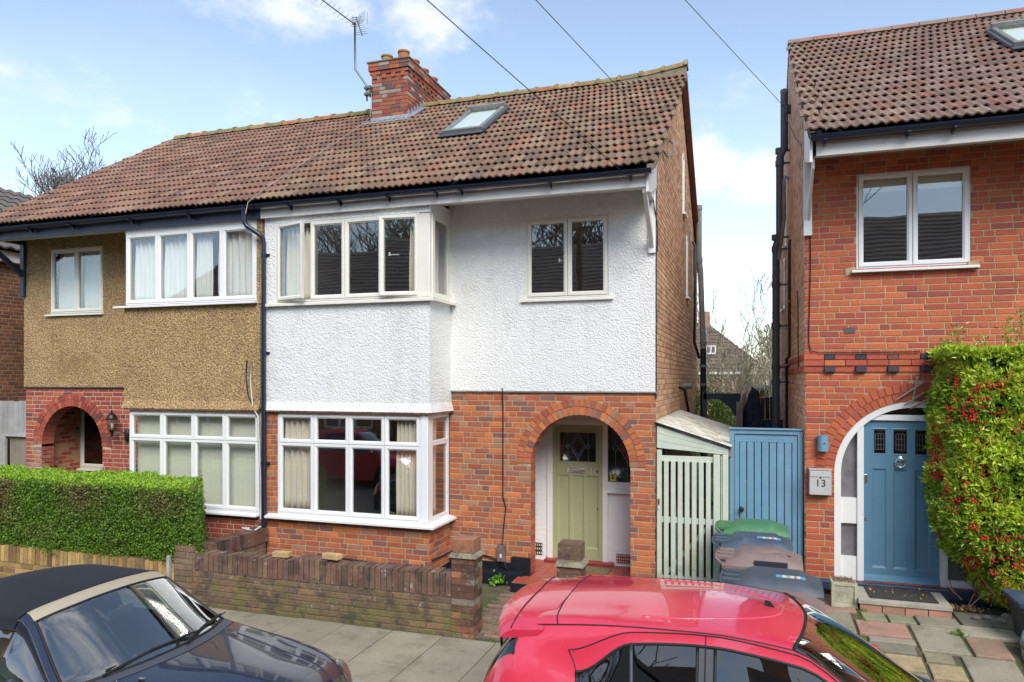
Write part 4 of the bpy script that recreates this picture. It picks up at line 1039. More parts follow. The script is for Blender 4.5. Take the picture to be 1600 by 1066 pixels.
# shared rainwater downpipe
dp = empty('downpipe', (-6.66, 8.72, .7), 'dark navy rainwater downpipe running down the party line between the two bays', 'downpipe')
mb = MB(); mb.lathe([(.034, 0), (.036, .07), (.05, .12), (.05, .14)], (-6.90, 8.60, 5.17), 16); mb.tube([(-6.90, 8.60, 5.20), (-6.90, 8.60, 5.10), (-6.87, 8.62, 5.05), (-6.70, 8.68, 4.93), (-6.665, 8.71, 4.88), (-6.66, 8.715, 4.80), (-6.66, 8.715, .45)], .034, 12); mb.build('pipe', 'gutter_navy', dp, smooth=True, auto=50)
for zz in (4.62, 3.2, 1.6): MB().cyl((-6.66, 8.715, zz), (-6.66, 8.715, zz + .05), .042, 14).box(-6.73, -6.59, 8.75, 8.775, zz + .01, zz + .04).build('pipe_clip', 'gutter_navy', dp)
# cables on the pebbledash
def cable(pts, r, m, label):
    mb = MB(); mb.tube(pts, r, 6); o = mb.build('cable', m, None, smooth=True, org=pts[0]); tag(o, label, 'cable'); return o
yb9 = BAY - .045
cable([(-6.98, yb9, 3.12), (-6.99, yb9 - .01, 2.9), (-6.96, yb9, 2.6), (-6.85, yb9, 2.42), (-6.80, yb9 - .02, 2.3)], .008, 'cable_black', 'black cable curling down the lower right of the brown pebbledash bay')
cable([(-6.90, yb9, 3.10), (-6.91, yb9 - .01, 2.8), (-6.88, yb9, 2.45), (-6.76, BAY - .08, 2.30), (-6.75, BAY - .02, 1.2), (-6.76, BAY - .02, .8)], .011, 'cable_white', 'white cable beside the downpipe on the brown pebbledash bay')
cable([(-10.0 + .0, F - .05, 3.0), (-10.0, F - .05, 2.85), (-9.96, F - .06, 2.72), (-9.85, F - .04, 2.62), (-9.5, F - .02, 2.55)], .008, 'cable_black', 'black cable looping off the pebbledash above the brass-bulbed porch lantern')
cable([(-3.27, F - .035, 2.72), (-3.262, F - .02, 2.4), (-3.265, F - .016, 1.2), (-3.22, F - .02, 1.05), (-3.25, F - .018, .8), (-3.275, F - .02, .50)], .008, 'cable_black', 'thin black telephone cable dropping down the red brick to the grey junction box')
cable([(-3.29, F - .05, .33), (-3.26, F - .06, .24), (-3.20, F - .05, .21), (-3.24, F - .05, .30), (-3.5, F - .03, .36), (-4.0, F - .02, .40), (-4.055, F - .3, .38), (-4.05, BAY + .1, .40), (-4.2, BAY - .02, .33), (-4.8, BAY - .02, .31), (-5.8, BAY - .02, .36)], .012, 'cable_black', 'thick black cable round the foot of the white bay')
cable([(-6.95, 8.76, .66), (-6.94, 8.60, .70), (-6.85, 8.5, .72), (-6.66, 8.5, .69), (-6.62, 8.6, .74)], .014, 'cable_white', 'white hose looped at the foot of the downpipe')
jb = MB(); jb.box(-3.335, -3.22, F - .075, F, .30, .525); jb = jb.build('junction_box', 'meter_box', None, org=(-3.28, F, .3), bevel=.008); tag(jb, 'small grey metal junction box low on the red brick left of the porch', 'junction box')
mb = MB(); mb.box(-3.29, -3.265, F - .079, F - .075, .36, .41); o = mb.build('label_plate', 'white_paint', jb)
# porch lantern
la = empty('wall_lantern', (-9.98, F, 1.9), 'black coach lantern on a curled bracket beside the pebbledash house porch arch', 'lantern')
lx, ly, lz = -10.13, F - .20, 1.98
mb = MB(); mb.lathe([(.045, 0), (.055, .02), (.055, .16), (.045, .18)], (-9.97, F - .02, 1.80), 14); mb.box(-10.01, -9.93, F - .03, F, 1.80, 1.98); mb.tube([(-9.97, F - .05, 1.93), (-10.02, F - .12, 1.95), (-10.09, F - .19, 1.91), (lx, ly, 1.88), (lx, ly, lz)], .013, 8); mb.build('bracket', 'black_metal', la, smooth=True, auto=40)
mb = MB(); mb.lathe([(.0, -.09), (.02, -.07), (.03, -.02), (.05, 0), (.052, .008), (.03, .01)], (lx, ly, lz), 12)
for k in range(6):
    a = k * math.pi / 3; mb.tube([(lx + .05 * math.cos(a), ly + .05 * math.sin(a), lz), (lx + .078 * math.cos(a), ly + .078 * math.sin(a), lz + .19)], .005, 5)
mb.build('cage', 'black_metal', la)
MB().lathe([(.045, .005), (.072, .185)], (lx, ly, lz), 6).build('glass', 'lamp_glass', la)
MB().lathe([(.095, .185), (.10, .20), (.085, .215), (.07, .26), (.035, .29), (.015, .30), (.018, .33), (.0, .36)], (lx, ly, lz), 12).build('hood', 'black_metal', la, smooth=True, auto=30)
MB().lathe([(.012, .02), (.02, .05), (.03, .10), (.02, .14), (.0, .15)], (lx, ly, lz), 12).build('bulb', 'bulb', la, smooth=True)
# curtains, blinds
fi = FR(BAY + .115)
curtain(fi, -6.44, -5.95, .93, 2.34, 0, 'cream curtain drawn behind the leftmost light of the white house lower bay window', 'curtain_cream', 5)
curtain(fi, -4.62, -4.30, .93, 2.34, 0, 'cream curtain gathered at the right end of the white house lower bay window', 'curtain_cream', 5)
curtain(RT(-4.22), 9.0, 9.35, .93, 2.34, 0, 'narrow cream curtain in the side return of the lower bay', 'curtain_cream', 4, .02)
curtain(fi, -6.40, -6.00, 3.96, 5.06, 0, 'cream curtain in the ajar left casement upstairs in the white house', 'curtain_cream', 5)
curtain(fi, -4.42, -4.27, 3.96, 5.06, 0, 'narrow cream curtain at the right end of the upstairs bay window', 'curtain_cream', 3)
curtain(RT(-4.20), 8.95, 9.40, 3.97, 5.06, 0, 'beige curtain filling the side return of the upstairs bay', 'curtain_cream', 4, .02)
fl_ = FR(BAY + .095)
for i, (a, b, l, mm) in enumerate([(-9.2, -8.66, 'net curtain behind the leftmost light of the pebbledash house upper bay', 'curtain_net'), (-8.62, -8.05, 'net curtain behind the second light of the pebbledash house upper bay', 'curtain_net'),
                               (-8.0, -7.72, 'net curtain parted left in the third light of the pebbledash house upper bay', 'curtain_net'), (-7.6, -6.86, 'net curtain behind the rightmost light of the pebbledash house upper bay', 'curtain_net')]):
    curtain(fl_, a, b, 4.02, 5.09, 0, l, mm, 6, .025)
curtain(FR(F + .12), -11.68, -11.14, 4.02, 5.1, 0, 'net curtain in the left light of the window over the pebbledash porch', 'curtain_net', 5, .025)
curtain(FR(F + .12), -11.08, -10.55, 4.02, 5.1, 0, 'net curtain in the right light of the window over the pebbledash porch', 'curtain_net', 5, .025)
vb = empty('vertical_blind', (-8, BAY + .16, 2.3), 'pale olive vertical blind across the pebbledash house lower bay window', 'blind')
me = mesh_only(MB().box(-.045, .045, -.0015, .0015, -1.42, 0), 'slat', 'blind_slat')
x = -9.17
while x < -6.82: inst('slat', me, vb, (x, BAY + .16, 2.33), (0, 0, .35 + random.uniform(-.08, .08))); x += .084
MB().box(-9.2, -6.82, BAY + .14, BAY + .18, 2.33, 2.355).build('head_rail', 'white_paint', vb)
# things seen in the room behind the lower bay
so = empty('sofa', (-5.1, 10.3, .15), 'dark armchair seen through the lower bay window of the white house', 'armchair')
MB().box(-5.6, -4.6, 9.9, 10.7, .15, .55).box(-5.6, -5.4, 9.9, 10.7, .55, .78).box(-4.8, -4.6, 9.9, 10.7, .55, .78).build('seat', 'sofa_fabric', so, bevel=.05)
MB().box(-5.6, -4.6, 10.5, 10.75, .5, 1.15).build('backrest', 'sofa_fabric', so, bevel=.05)

# ================================================================== HOUSE 13
h13 = empty('house', (3.5, 13.0, .15), 'bright red brick house with a blue front door under a round arch', 'house')
X0, X1 = .66, 6.4; E13, R13 = 5.585, 8.50
AC = (1.862, .875, 1.71)
mb = MB(); f13 = FR(F)
panel(mb, f13, X0, X1, .0, 5.56, .225, [('r', 1.232, 2.431, 4.17, 5.315), ('r', 3.6, 5.2, 4.17, 5.315), ('r', 3.6, 5.4, 1.1, 2.5), ('a', AC[0], AC[1], AC[2], .41)])
w13 = mb.build('wall', 'mortar_buff', h13)
def cuts13(z):
    c = []
    if 4.17 < z < 5.315: c += [(1.232, 2.431), (3.6, 5.2)]
    if 1.1 < z < 2.5: c += [(3.6, 5.4)]
    if .41 < z < AC[2]: c.append((AC[0] - AC[1], AC[0] + AC[1]))
    if z > AC[2] - .02:
        d = 1.085 ** 2 - (z - AC[2]) ** 2
        if d > 0: c.append((AC[0] - math.sqrt(d) + .015, AC[0] + math.sqrt(d) - .015))
    return c
bricks(w13, f13, 'f', X0, 3.4, .21, 5.55, '13f', 'brick_red_deep', cuts=cuts13, near=(1.2, 8, 2.6), nsingle=300, bond='fg')
bricks(w13, f13, 'f', 3.4, X1, .21, 5.55, '13f', 'brick_red_deep', cuts=cuts13, nsingle=0)
arch_ring(w13, F, AC[0], AC[2], .875, .975, 36, '13f', depth=.12, proud=.012); arch_ring(w13, F, AC[0], AC[2], .985, 1.085, 40, '13f', depth=.1, proud=.014)
# projecting band with dentils
DK = (.055, .05, .06)
for (z, pr, ln) in ((3.085, .028, .225), (3.01, .028, .225), (2.935, .012, .225)):
    u = X0 - .02; i = 0
    while u < 3.6:
        L_ = .125 if (z > 3.05 or z < 2.95) and i % 2 else .235
        c = jit(wpick(P13), .15)
        pr2 = pr
        if i % 2 and z > 3.05: c = jit(random.choice([DK, DK, (.25, .10, .07)]))
        if i % 2 and z < 2.95: c = jit(random.choice([DK, DK, (.3, .07, .05)])); pr2 = .05
        if u > X0 + .1 or True: MB().box(u + .004, u + L_ - .005, F - pr2 - .004, F, z, z + .066, c).build('brick', 'brick_red_deep', w13)
        u += L_ - (.0 if L_ > .2 else .015); i += 1
for (z) in (3.085, 2.935):
    u = F
    while u < F + 6: MB().box(X0 - .03, X0, u + .004, u + .22, z, z + .066, jit((.40, .10, .05))).build('brick', 'brick_red_deep', w13); u += .225
MB().box(1.10, 1.215, F - .014, F, 3.40, 3.466, (.10, .09, .10)).build('brick', 'brick_red_deep', w13, label='dark grey header brick')
ls = LT(X0); gab13 = lambda y: roofz(y, E13, R13) - .06
mb = MB(); panel(mb, ls, F + .226, 17.4, 0, 0, .225, [('r', 14.0, 14.5, 5.3, 6.6), ('r', 14.6, 15.1, 4.2, 5.2)], top=gab13, brk=[RY]); w13s = mb.build('wall', 'mortar_buff', h13)
def cg13(z):
    c = []
    if z > gab13(F) - .05: k = (z + .07 - E13) / (R13 - E13) * (RY - EY); c += [(0, EY + k), (2 * RY - EY - k, 99)]
    for (a, b, za, zb) in ((14.0, 14.5, 5.3, 6.6), (14.6, 15.1, 4.2, 5.2)):
        if za < z < zb: c.append((a, b))
    return c
bricks(w13s, ls, 'l', F, 17.4, .15, 8.35, 'side13', 'brick_fletton', cuts=cg13, near=(.5, 9, 2.9), nsingle=300)
for q in ((14.0, 14.5, 5.3, 6.6), (14.6, 15.1, 4.2, 5.2)): window(h13, ls, *q, [], w0=0, sill=(q[0] - .05, q[1] + .05, .07))
mb = MB(); panel(mb, FR(17.4), X0, X1, 0, 5.5, -.2); panel(mb, RT(X1), F, 17.4, 0, 0, .2, top=gab13, brk=[RY]); mb.build('wall', 'interior_wall', h13)
room_shell(h13, X0 + .25, X1 - .25, F + .26, 17.3)
w13w = window(h13, f13, 1.232, 2.431, 4.17, 5.315, [1.835], sill=(1.175, 2.505, .09), w0=-.01, label='upstairs window of two lights showing the reflected roofs opposite')
window(h13, f13, 3.6, 5.2, 4.17, 5.315, [4.4], sill=(3.5, 5.3, .09), w0=-.01); window(h13, f13, 3.6, 5.4, 1.1, 2.5, [4.2, 4.8], trans=2.1, sill=(3.5, 5.5, .09), w0=-.01)
for (a, z) in ((1.155, 4.15), (2.45, 4.17)): MB().hexa([(a - .04, F - .012, z - .06), (a + .07, F - .012, z - .03), (a + .07, F, z - .03), (a - .04, F, z - .06), (a - .05, F - .010, z + .03), (a + .06, F - .010, z + .05), (a + .06, F, z + .05), (a - .05, F, z + .03)]).build('mortar_patch', 'mortar_buff', w13)
mb = MB(); fbox(mb, FR(F + .10), 1.28, 2.38, -.01, .0, 5.10, 5.27); mb.build('roller_blind', 'blind_slat', w13w)
roof13 = MB(); roof13.add([(X0 - .02, EY + .06, E13 - .05), (X1, EY + .06, E13 - .05), (X1, RY, R13 - .05), (X0 - .02, RY, R13 - .05), (X1, 2 * RY - EY, E13 - .05), (X0 - .02, 2 * RY - EY, E13 - .05)], [(0, 1, 2, 3), (3, 2, 4, 5)])
roof13 = roof13.build('roof', 'seam', h13)
roof_slope(roof13, X0 - .03, X0 - .03 + .200 * 17, EY, E13, RY, R13, 't13', (1.2, 7, 4), verge=-1)
roof_slope(roof13, X0 - .03 + .200 * 17, X1 + .1, EY, E13, RY, R13, 't13', (1.2, 7, 4), nsingle=0, singles=False)
mb = MB(); mb.add([(X0, 2 * RY - EY, E13), (X1, 2 * RY - EY, E13), (X1, RY, R13 + .01), (X0, RY, R13 + .01)], [(0, 1, 2, 3)], (.22, .1, .06)); mb.build('back_slope', 'tile_brown', roof13)
ridge_tiles(roof13, X0 - .03, X1 + .1, RY, R13 + .02, 15, 'ridge_clean', [(2, (.28, .13, .09)), (3, (.24, .15, .12)), (1, (.21, .16, .14))], r=.13, knuckle=False)
skylight(roof13, 3.26, 4.05, .52, .74, E13, R13, 'open framed roof window')
mb = MB(); mb.add([(X0 - .01, EY, E13), (X0 + .04, EY, E13), (X0 + .04, RY, R13), (X0 - .01, RY, R13), (X0 - .01, EY, E13 - .09), (X0 + .04, EY, E13 - .09), (X0 + .04, RY, R13 - .09), (X0 - .01, RY, R13 - .09)], [(0, 1, 2, 3), (0, 3, 7, 4)]); mb.build('verge', 'mortar_grey', roof13)
gutter(h13, X0 - .01, X1, 8.60, 5.545, brackets=[.80, 1.62, 2.05, 3.0, 4.0])
eaves(h13, X0 + .06, X1, E13, 'soffit_white', 'soffit_white', 5.56, fb=5.345, y=8.70)
mb = MB(); mb.box(X0 - .02, X0 + .075, F - .06, F - .0, 4.60, 5.52); mb.build('eaves_bracket', 'white_paint', h13, bevel=.003)
mb = MB(); mb.hexa([(X0 + .02, 8.80, 5.24), (X0 + .05, 8.80, 5.24), (X0 + .05, F - .06, 4.78), (X0 + .02, F - .06, 4.78), (X0 + .02, 8.76, 5.33), (X0 + .05, 8.76, 5.33), (X0 + .05, F - .06, 4.90), (X0 + .02, F - .06, 4.90)]); mb.prism([(X0 - .01, 8.68, 5.28), (X0 - .01, 8.68, 5.52), (X0 - .01, F, 6.1), (X0 - .01, F, 5.52), (X0 - .01, 8.95, 5.35)], (.03, 0, 0)); mb.build('eaves_bracket', 'white_paint', h13)
# arched door surround
YD = F + .06
mb = MB(); n = 30
def arcring(mb, cx, zs, r0, r1, y0, y1, a0=0, a1=math.pi, n=30, zb=None):
    P = []
    for i in range(n + 1):
        t = a0 + (a1 - a0) * i / n; c_, s_ = -math.cos(t), math.sin(t)
        P.append([(cx + c_ * r0, y1, zs + s_ * r0), (cx + c_ * r0, y0, zs + s_ * r0), (cx + c_ * r1, y0, zs + s_ * r1), (cx + c_ * r1, y1, zs + s_ * r1)])
    mb.grid(P)
arcring(mb, AC[0], AC[2], .80, .874, F - .004, F + .14)
mb.box(AC[0] - .874, AC[0] - .80, F - .003, F + .14, .41, AC[2]); mb.box(AC[0] + .80, AC[0] + .874, F - .003, F + .14, .41, AC[2])
mb.box(1.245, 1.315, F + .01, F + .15, .41, 2.41); mb.box(2.125, 2.20, F + .01, F + .15, .41, 2.41)
mb.box(1.315, 2.125, F + .012, F + .15, 2.355, 2.42); mb.box(AC[0] - .80, 1.245, F + .03, F + .14, 1.10, 1.41); mb.box(AC[0] - .80, 1.245, F + .03, F + .14, .42, .70); mb.box(2.20, AC[0] + .80, F + .03, F + .14, 1.10, 1.41); mb.box(2.20, AC[0] + .80, F + .02, F + .14, .42, .50)
sur = mb.build('door_surround', 'white_paint', h13)
def segpoly(x0, x1, z0, cx, zs, r, y, n=12):
    pts = [(x0, y, z0), (x1, y, z0)]
    for i in range(n + 1):
        x = x1 + (x0 - x1) * i / n; pts.append((x, y, zs + math.sqrt(max(0, r * r - (x - cx) ** 2))))
    return pts
for (a, b, z0_, lab) in ((AC[0] - .80, 1.245, 1.41, None), (2.20, AC[0] + .80, 1.41, None)):
    MB().prism(segpoly(a, b, z0_, AC[0], AC[2], .80, F + .07), (0, .006, 0)).build('pane', 'pane_frost', sur)
MB().prism([p for p in segpoly(1.30, 2.42, 2.42, AC[0], AC[2], .80, F + .07) if p[2] >= 2.419], (0, .006, 0)).build('pane', 'pane_dark', sur)
MB().box(AC[0] - .80, 1.245, F + .07, F + .076, .70, 1.10).build('pane', 'pane_frost', sur); MB().box(2.20, AC[0] + .80, F + .07, F + .076, .50, 1.10).build('pane', 'pane_frost', sur)
mb = MB(); mb.box(AC[0] - .79, AC[0] + .79, F + .16, F + 1.6, .41, .43); mb.box(AC[0] - .9, AC[0] + .9, F + 1.6, F + 1.7, .41, 2.6); mb.build('hall', 'dark_interior', h13)
d13 = panelled_door(h13, 1.318, 2.122, .43, 2.352, F + .05, 'door_blue', [(1.412, 1.575, 1.93, 2.262), (1.622, 1.808, 1.93, 2.262), (1.855, 2.018, 1.93, 2.262)], [(1.405, 1.567, .58, 1.77), (1.635, 1.80, .58, 1.77), (1.868, 2.03, .58, 1.77)],
                    'sky blue door with three small lights over three tall panels', gm='pane_dark')
MB().hexa([(1.318, F + .005, .43), (2.122, F + .005, .43), (2.122, F + .05, .43), (1.318, F + .05, .43), (1.318, F + .015, .47), (2.122, F + .015, .47), (2.122, F + .05, .50), (1.318, F + .05, .50)]).build('weather_bar', 'door_blue', d13)
kn = MB(); kn.lathe([(.028, 0), (.03, .012), (.016, .02)], (1.715, F + .05, 1.90), 14, axis=(0, -1, 0)); tk = [(1.715 + .052 * math.sin(a), F + .018, 1.84 - .052 * math.cos(a) + .012) for a in [i * math.pi / 10 for i in range(21)]]; kn.tube(tk, .0095, 8); kn.build('knocker', 'chrome', d13, smooth=True, auto=50)
mb = MB(); mb.box(1.322, 1.355, F + .035, F + .05, 1.60, 1.70); mb.build('latch', 'chrome', d13, bevel=.004); mb = MB(); mb.lathe([(.015, 0), (.015, .012)], (1.342, F + .05, 1.165), 12, axis=(0, -1, 0)); mb.build('keyhole', 'chrome', d13)
fdd = FR(F + .05); mb = MB()
for (a, b) in ((1.412, 1.575), (1.622, 1.808), (1.855, 2.018)):
    cx_ = (a + b) / 2
    for dx in (-.045, -.015, .015, .045):
        came(mb, fdd, [(cx_ + dx, 2.0), (cx_ + dx, 2.19)], .0022, False)
    for zz in (2.0, 2.06, 2.13, 2.19): came(mb, fdd, [(cx_ - .045, zz), (cx_ + .045, zz)], .0022, False)
    came(mb, fdd, [(a + .012, 2.235), (b - .012, 2.235)], .002, False); came(mb, fdd, [(a + .012, 1.955), (b - .012, 1.955)], .002, False)
mb.build('leading', 'lead_came', d13)
MB().box(X0 + .12, 3.3, F - .09, F + .02, .30, .415).box(X0 + .9, 3.3, F - .05, F + .0, .0, .30).build('threshold', 'fascia_navy', h13, bevel=.01)
# front step and mat
stp = empty('doorstep', (1.65, 9.1, .25), 'low concrete doorstep edged in brick below the blue front door', 'step')
MB().box(1.17, 2.10, 8.86, F - .09, .325, .38).build('slab', 'concrete', stp, bevel=.008)
for i in range(4): MB().box(1.19 + i * .228, 1.19 + i * .228 + .218, 8.875, 8.98, .20, .322, jit((.42, .22, .16))).build('brick', 'brick_red', stp)
MB().box(1.20, 2.08, 8.98, F - .09, .20, .32).build('core', 'mortar_grey', stp)
mt = MB(); mt.box(1.30, 1.98, 8.93, F - .12, .381, .398); mt = mt.build('doormat', 'rubber_mat', None, org=(1.64, 9.15, .38)); tag(mt, 'black ribbed rubber doormat on the step of the blue door', 'doormat')
mb = MB(); mb.box(-2.36, -1.86, 9.86, 10.16, .131, .152); dm = mb.build('doormat', 'coir', None, org=(-2.1, 10, .13)); tag(dm, 'worn brown coir doormat on the red tiles of the sage door porch', 'doormat')
# letterbox with number, blue light, cable
mat('box_grey', (.50, .50, .49), .4, var=(8, .08))
lb = empty('letterbox', (.82, F - .1, 1.45), 'white metal letterbox numbered 13 on the red brick pier', 'letterbox')
MB().box(.700, .946, F - .115, F - .008, 1.445, 1.745).build('box', 'box_grey', lb, bevel=.006)
MB().box(.694, .952, F - .125, F - .008, 1.745, 1.757).box(.706, .940, F - .122, F - .115, 1.665, 1.735).build('lid', 'box_grey', lb, bevel=.004)
text('house_number', '13', .125, lb, (.825, F - .1165, 1.585), (rad(90), 0, 0), 'black_print', ext=.001)
MB().lathe([(.010, 0), (.010, .004)], (.823, F - .115, 1.655), 10, axis=(0, -1, 0)).build('lock', 'black_print', lb)
wlt = MB(); wlt.tube([(.855, F - .075, 1.975), (.855, F - .075, 2.165)], .062, 24); wlt.box(.80, .91, F - .06, F, 1.99, 2.15); wlt = wlt.build('wall_light', 'gate_blue', None, smooth=True, org=(.855, F - .07, 1.98), auto=40); tag(wlt, 'short blue grey cylinder wall light above the letterbox', 'wall light')
MB().lathe([(.009, 0), (.009, .003)], (.865, F - .137, 2.07), 8, axis=(0, -1, 0)).build('sensor', 'black_print', wlt)
cable([(.715, F - .02, 4.60), (.72, F - .018, 4.2), (.705, F - .018, 3.6), (.70, F - .018, 3.3), (.72, F - .02, 3.2), (.80, F - .045, 3.165), (1.2, F - .05, 3.165), (1.9, F - .05, 3.165)], .007, 'cable_black', 'thin dark cable down the corner of the red brick house to the brick band')
# soil pipe and small pipes on the side of 13
sp = empty('soil_pipe', (.55, 13.3, 0), 'tall blue grey soil pipe on the flank of the red brick house', 'soil pipe')
mb = MB(); mb.tube([(.57, 12.9, 7.66), (.57, 12.9, 6.72), (.50, 12.95, 6.60), (.50, 12.95, 5.3), (.44, 12.95, 5.1), (.44, 12.95, .1)], .062, 14); mb.build('pipe', 'pipe_grey', sp, smooth=True, auto=50)
for zz in (6.66, 6.45, 5.2, 5.0, 4.4, 3.7, 3.0, 2.75): MB().cyl((.50 if zz > 5.25 else .44, 12.95, zz), (.50 if zz > 5.25 else .44, 12.95, zz + .09), .073, 14).box(.45, .66, 12.93, 12.97, zz + .03, zz + .06).build('collar', 'pipe_grey', sp)
MB().lathe([(.066, 0), (.066, .05), (.03, .07)], (.57, 12.9, 7.66), 12).build('cowl', 'pipe_weathered', sp)
ov = MB(); ov.tube([(.60, 11.6, 4.95), (.585, 11.6, 4.92), (.585, 11.6, 3.25), (.585, 11.75, 3.18), (.56, 11.9, 3.17), (.56, 11.9, .2)], .022, 8)
ov = ov.build('waste_pipe', 'black_metal', None, smooth=True, org=(.58, 11.6, .2)); tag(ov, 'thin black waste pipe with a dog-leg on the flank of the red brick house', 'waste pipe')
for zz in (4.0, 3.05, 1.9): MB().cyl((.585 if zz > 3.1 else .56, 11.6 if zz > 3.1 else 11.9, zz), (.585 if zz > 3.1 else .56, 11.6 if zz > 3.1 else 11.9, zz + .03), .03, 8).build('clip', 'pipe_weathered', ov)
bp = MB(); bp.tube([(.62, 12.3, 6.05), (.56, 12.3, 6.10), (.54, 12.3, 6.02), (.54, 12.2, 5.4), (.50, 12.7, 5.0), (.48, 12.8, 4.85)], .028, 8); bp = bp.build('waste_pipe', 'pipe_weathered', None, smooth=True, org=(.6, 12.3, 6)); tag(bp, 'hooked grey waste pipe joining the tall soil pipe', 'waste pipe')
o = MB().tube([(.60, 10.1, 4.0), (.61, 10.05, 3.9), (.615, 10.05, 3.0)], .008, 6).build('cable', 'cable_black', None, org=(.6, 10.1, 3)); tag(o, 'short black cable on the pale brick flank of the red brick house', 'cable')
# pipes on the flank of 11
s11 = empty('soil_pipe', (-.98, 16.4, 0), 'weathered grey soil pipe, black below, on the white house flank', 'soil pipe')
MB().tube([(-1.02, 16.0, 6.55), (-1.02, 16.0, 5.4), (-.99, 16.0, 5.2), (-.93, 16.0, 3.5)], .06, 14).lathe([(.07, 0), (.07, .1)], (-1.02, 16.0, 6.5), 14).lathe([(.075, 0), (.075, .12)], (-1.02, 16.0, 5.35), 14).build('pipe', 'pipe_weathered', s11, smooth=True, auto=50)
MB().tube([(-.93, 16.0, 3.5), (-.93, 16.0, .1)], .065, 14).build('lower_pipe', 'black_metal', s11, smooth=True, auto=50)
for zz in (3.6, 3.1, 2.7): MB().cyl((-.93, 16, zz), (-.93, 16, zz + .05), .078, 12).build('collar', 'pipe_weathered', s11)
o = MB().tube([(-1.1, 15.4, 5.7), (-1.05, 15.2, 5.6), (-1.06, 15.2, 3.6), (-1.0, 15.7, 3.3)], .03, 8).build('waste_pipe', 'black_metal', None, smooth=True, org=(-1.1, 15.3, 3.3)); tag(o, 'black waste pipe beside the soil pipe of the white house', 'waste pipe')
fl = empty('boiler_flue', (-1.05, 13.6, 2.7), 'stubby pale boiler flue on the flank of the white house', 'flue')
MB().tube([(-1.15, 13.5, 2.72), (-.98, 13.5, 2.72)], .055, 14).build('pipe', 'pipe_weathered', fl, smooth=True, auto=40); MB().tube([(-1.14, 12.6, 2.70), (-1.05, 12.7, 2.66), (-1.05, 13.6, 2.2), (-1.05, 14.6, 2.15)], .025, 8).build('hose', 'black_plastic', fl)
# telephone insulators and wires
def wire(p0, p1, sag, label, r=.0045):
    pts = []
    for i in range(21):
        t = i / 20; p = Vector(p0).lerp(Vector(p1), t); p.z -= sag * 4 * t * (1 - t); pts.append(tuple(p))
    o = MB().tube(pts, r, 5).build('telephone_wire', 'cable_black', None, org=p1); tag(o, label, 'wire', 'overhead telephone wires'); return o
wire((-6.17, -6.3, 8.3), (-1.19, 9.37, 5.20), .10, 'overhead wire ending at the white eaves bracket of the white house')
wire((-5.46, -6.3, 8.3), (-1.06, 10.75, 6.30), .10, 'overhead wire ending at the hook on the gable of the white house')
wire((-6.07, -6.3, 8.3), (.60, 12.55, 7.25), .10, 'overhead wire ending on the flank of the red brick house')
o = MB().tube([(-1.19, 9.37, 5.20), (-1.17, 9.39, 5.15), (-1.12, 9.45, 4.8), (-1.13, 9.46, 4.5)], .007, 5).lathe([(.012, 0), (.02, .03), (.012, .06)], (-1.19, 9.37, 5.17), 8).build('cable', 'cable_black', None, org=(-1.19, 9.37, 5.2)); tag(o, 'looped drop cable and clamp at the white eaves bracket', 'cable')
o = MB().tube([(-1.13, 10.75, 6.35), (-1.06, 10.75, 6.33), (-1.06, 10.75, 6.15), (-1.10, 10.4, 6.02), (-1.13, 10.1, 6.02)], .014, 6).build('wire_hook', 'pipe_weathered', None, org=(-1.1, 10.75, 6.2)); tag(o, 'grey metal hook on the gable brickwork of the white house', 'hook')
o = MB().box(.58, .66, 12.5, 12.62, 7.20, 7.32).tube([(.60, 12.55, 7.22), (.585, 12.4, 7.05), (.60, 11.6, 6.65), (.62, 10.6, 6.15), (.62, 9.6, 5.75)], .007, 5).build('insulator', 'black_plastic', None, org=(.6, 12.55, 7.2)); tag(o, 'black insulator block with a cable on the flank of the red brick house', 'insulator')
# ================================================================== GROUND AND PAVING
mat('earth', (.09, .07, .04), .95, var=(2, .3), fine=(30, .3), bump=[('n', 20, .02)], patches=[(.6, .42, .5, (.07, .11, .03), .9)])
mat('asphalt', (.05, .05, .052), .9, var=(1, .15), fine=(90, .4), bump=[('n', 140, .004)])
mat('paving_base', (.10, .09, .05), .95, var=(6, .3), bump=[('n', 60, .008)], patches=[(5, .5, .6, (.09, .12, .03), .8)])
mat('slab_stone', attr=True, rough=.88, var=(2.4, .12), fine=(70, .18), bump=[('n', 55, .002), ('n', 200, .0008)], patches=[(4.5, .52, .70, (.15, .135, .08), .65), (1.6, .52, .64, (.17, .15, .10), .5), (40, .64, .69, (.08, .075, .06), .7), (28, .66, .70, (.45, .42, .34), .5)])
mat('paver_brick', attr=True, rough=.92, var=(3, .25), fine=(60, .25), bump=BB, patches=[(3.2, .56, .68, (.13, .13, .05), .5)])
mat('kerbstone', (.30, .29, .27), .85, var=(4, .15), bump=[('n', 60, .003)])
def sstep(t): t = max(0, min(1, t)); return t * t * (3 - 2 * t)
def gz(x, y):
    return .26 * sstep((x + 1.0) / 2.0) * sstep((y - 6.4) / 2.2)
def far_z(x, y):
    return -.16 - 2.0 * sstep((y - 22) / 22)
mb = MB(); xs = [-400, -120, -60, -30, -15, 0, 15, 30, 60, 120, 400]; ys = [-400, -100, -30, 0, 10, 18, 22, 26, 30, 34, 38, 42, 46, 60, 120, 400]
mb.grid([[(x, y, far_z(x, y)) for x in xs] for y in ys]); mb.build('ground', 'earth', None, smooth=True, kind='structure')
MB().box(-70, 70, -1.4, 5.85, -.3, -.12).build('road', 'asphalt', None, kind='structure')
kb = empty('kerb', (0, 5.9, -.12), kind='structure')
me = mesh_only(MB().box(-.447, .447, 0, .125, -.12, 0), 'kerbstone', 'kerbstone')
for i in range(40):
    inst('kerbstone', me, kb, (-22 + i * .9, 5.85, 0)); 
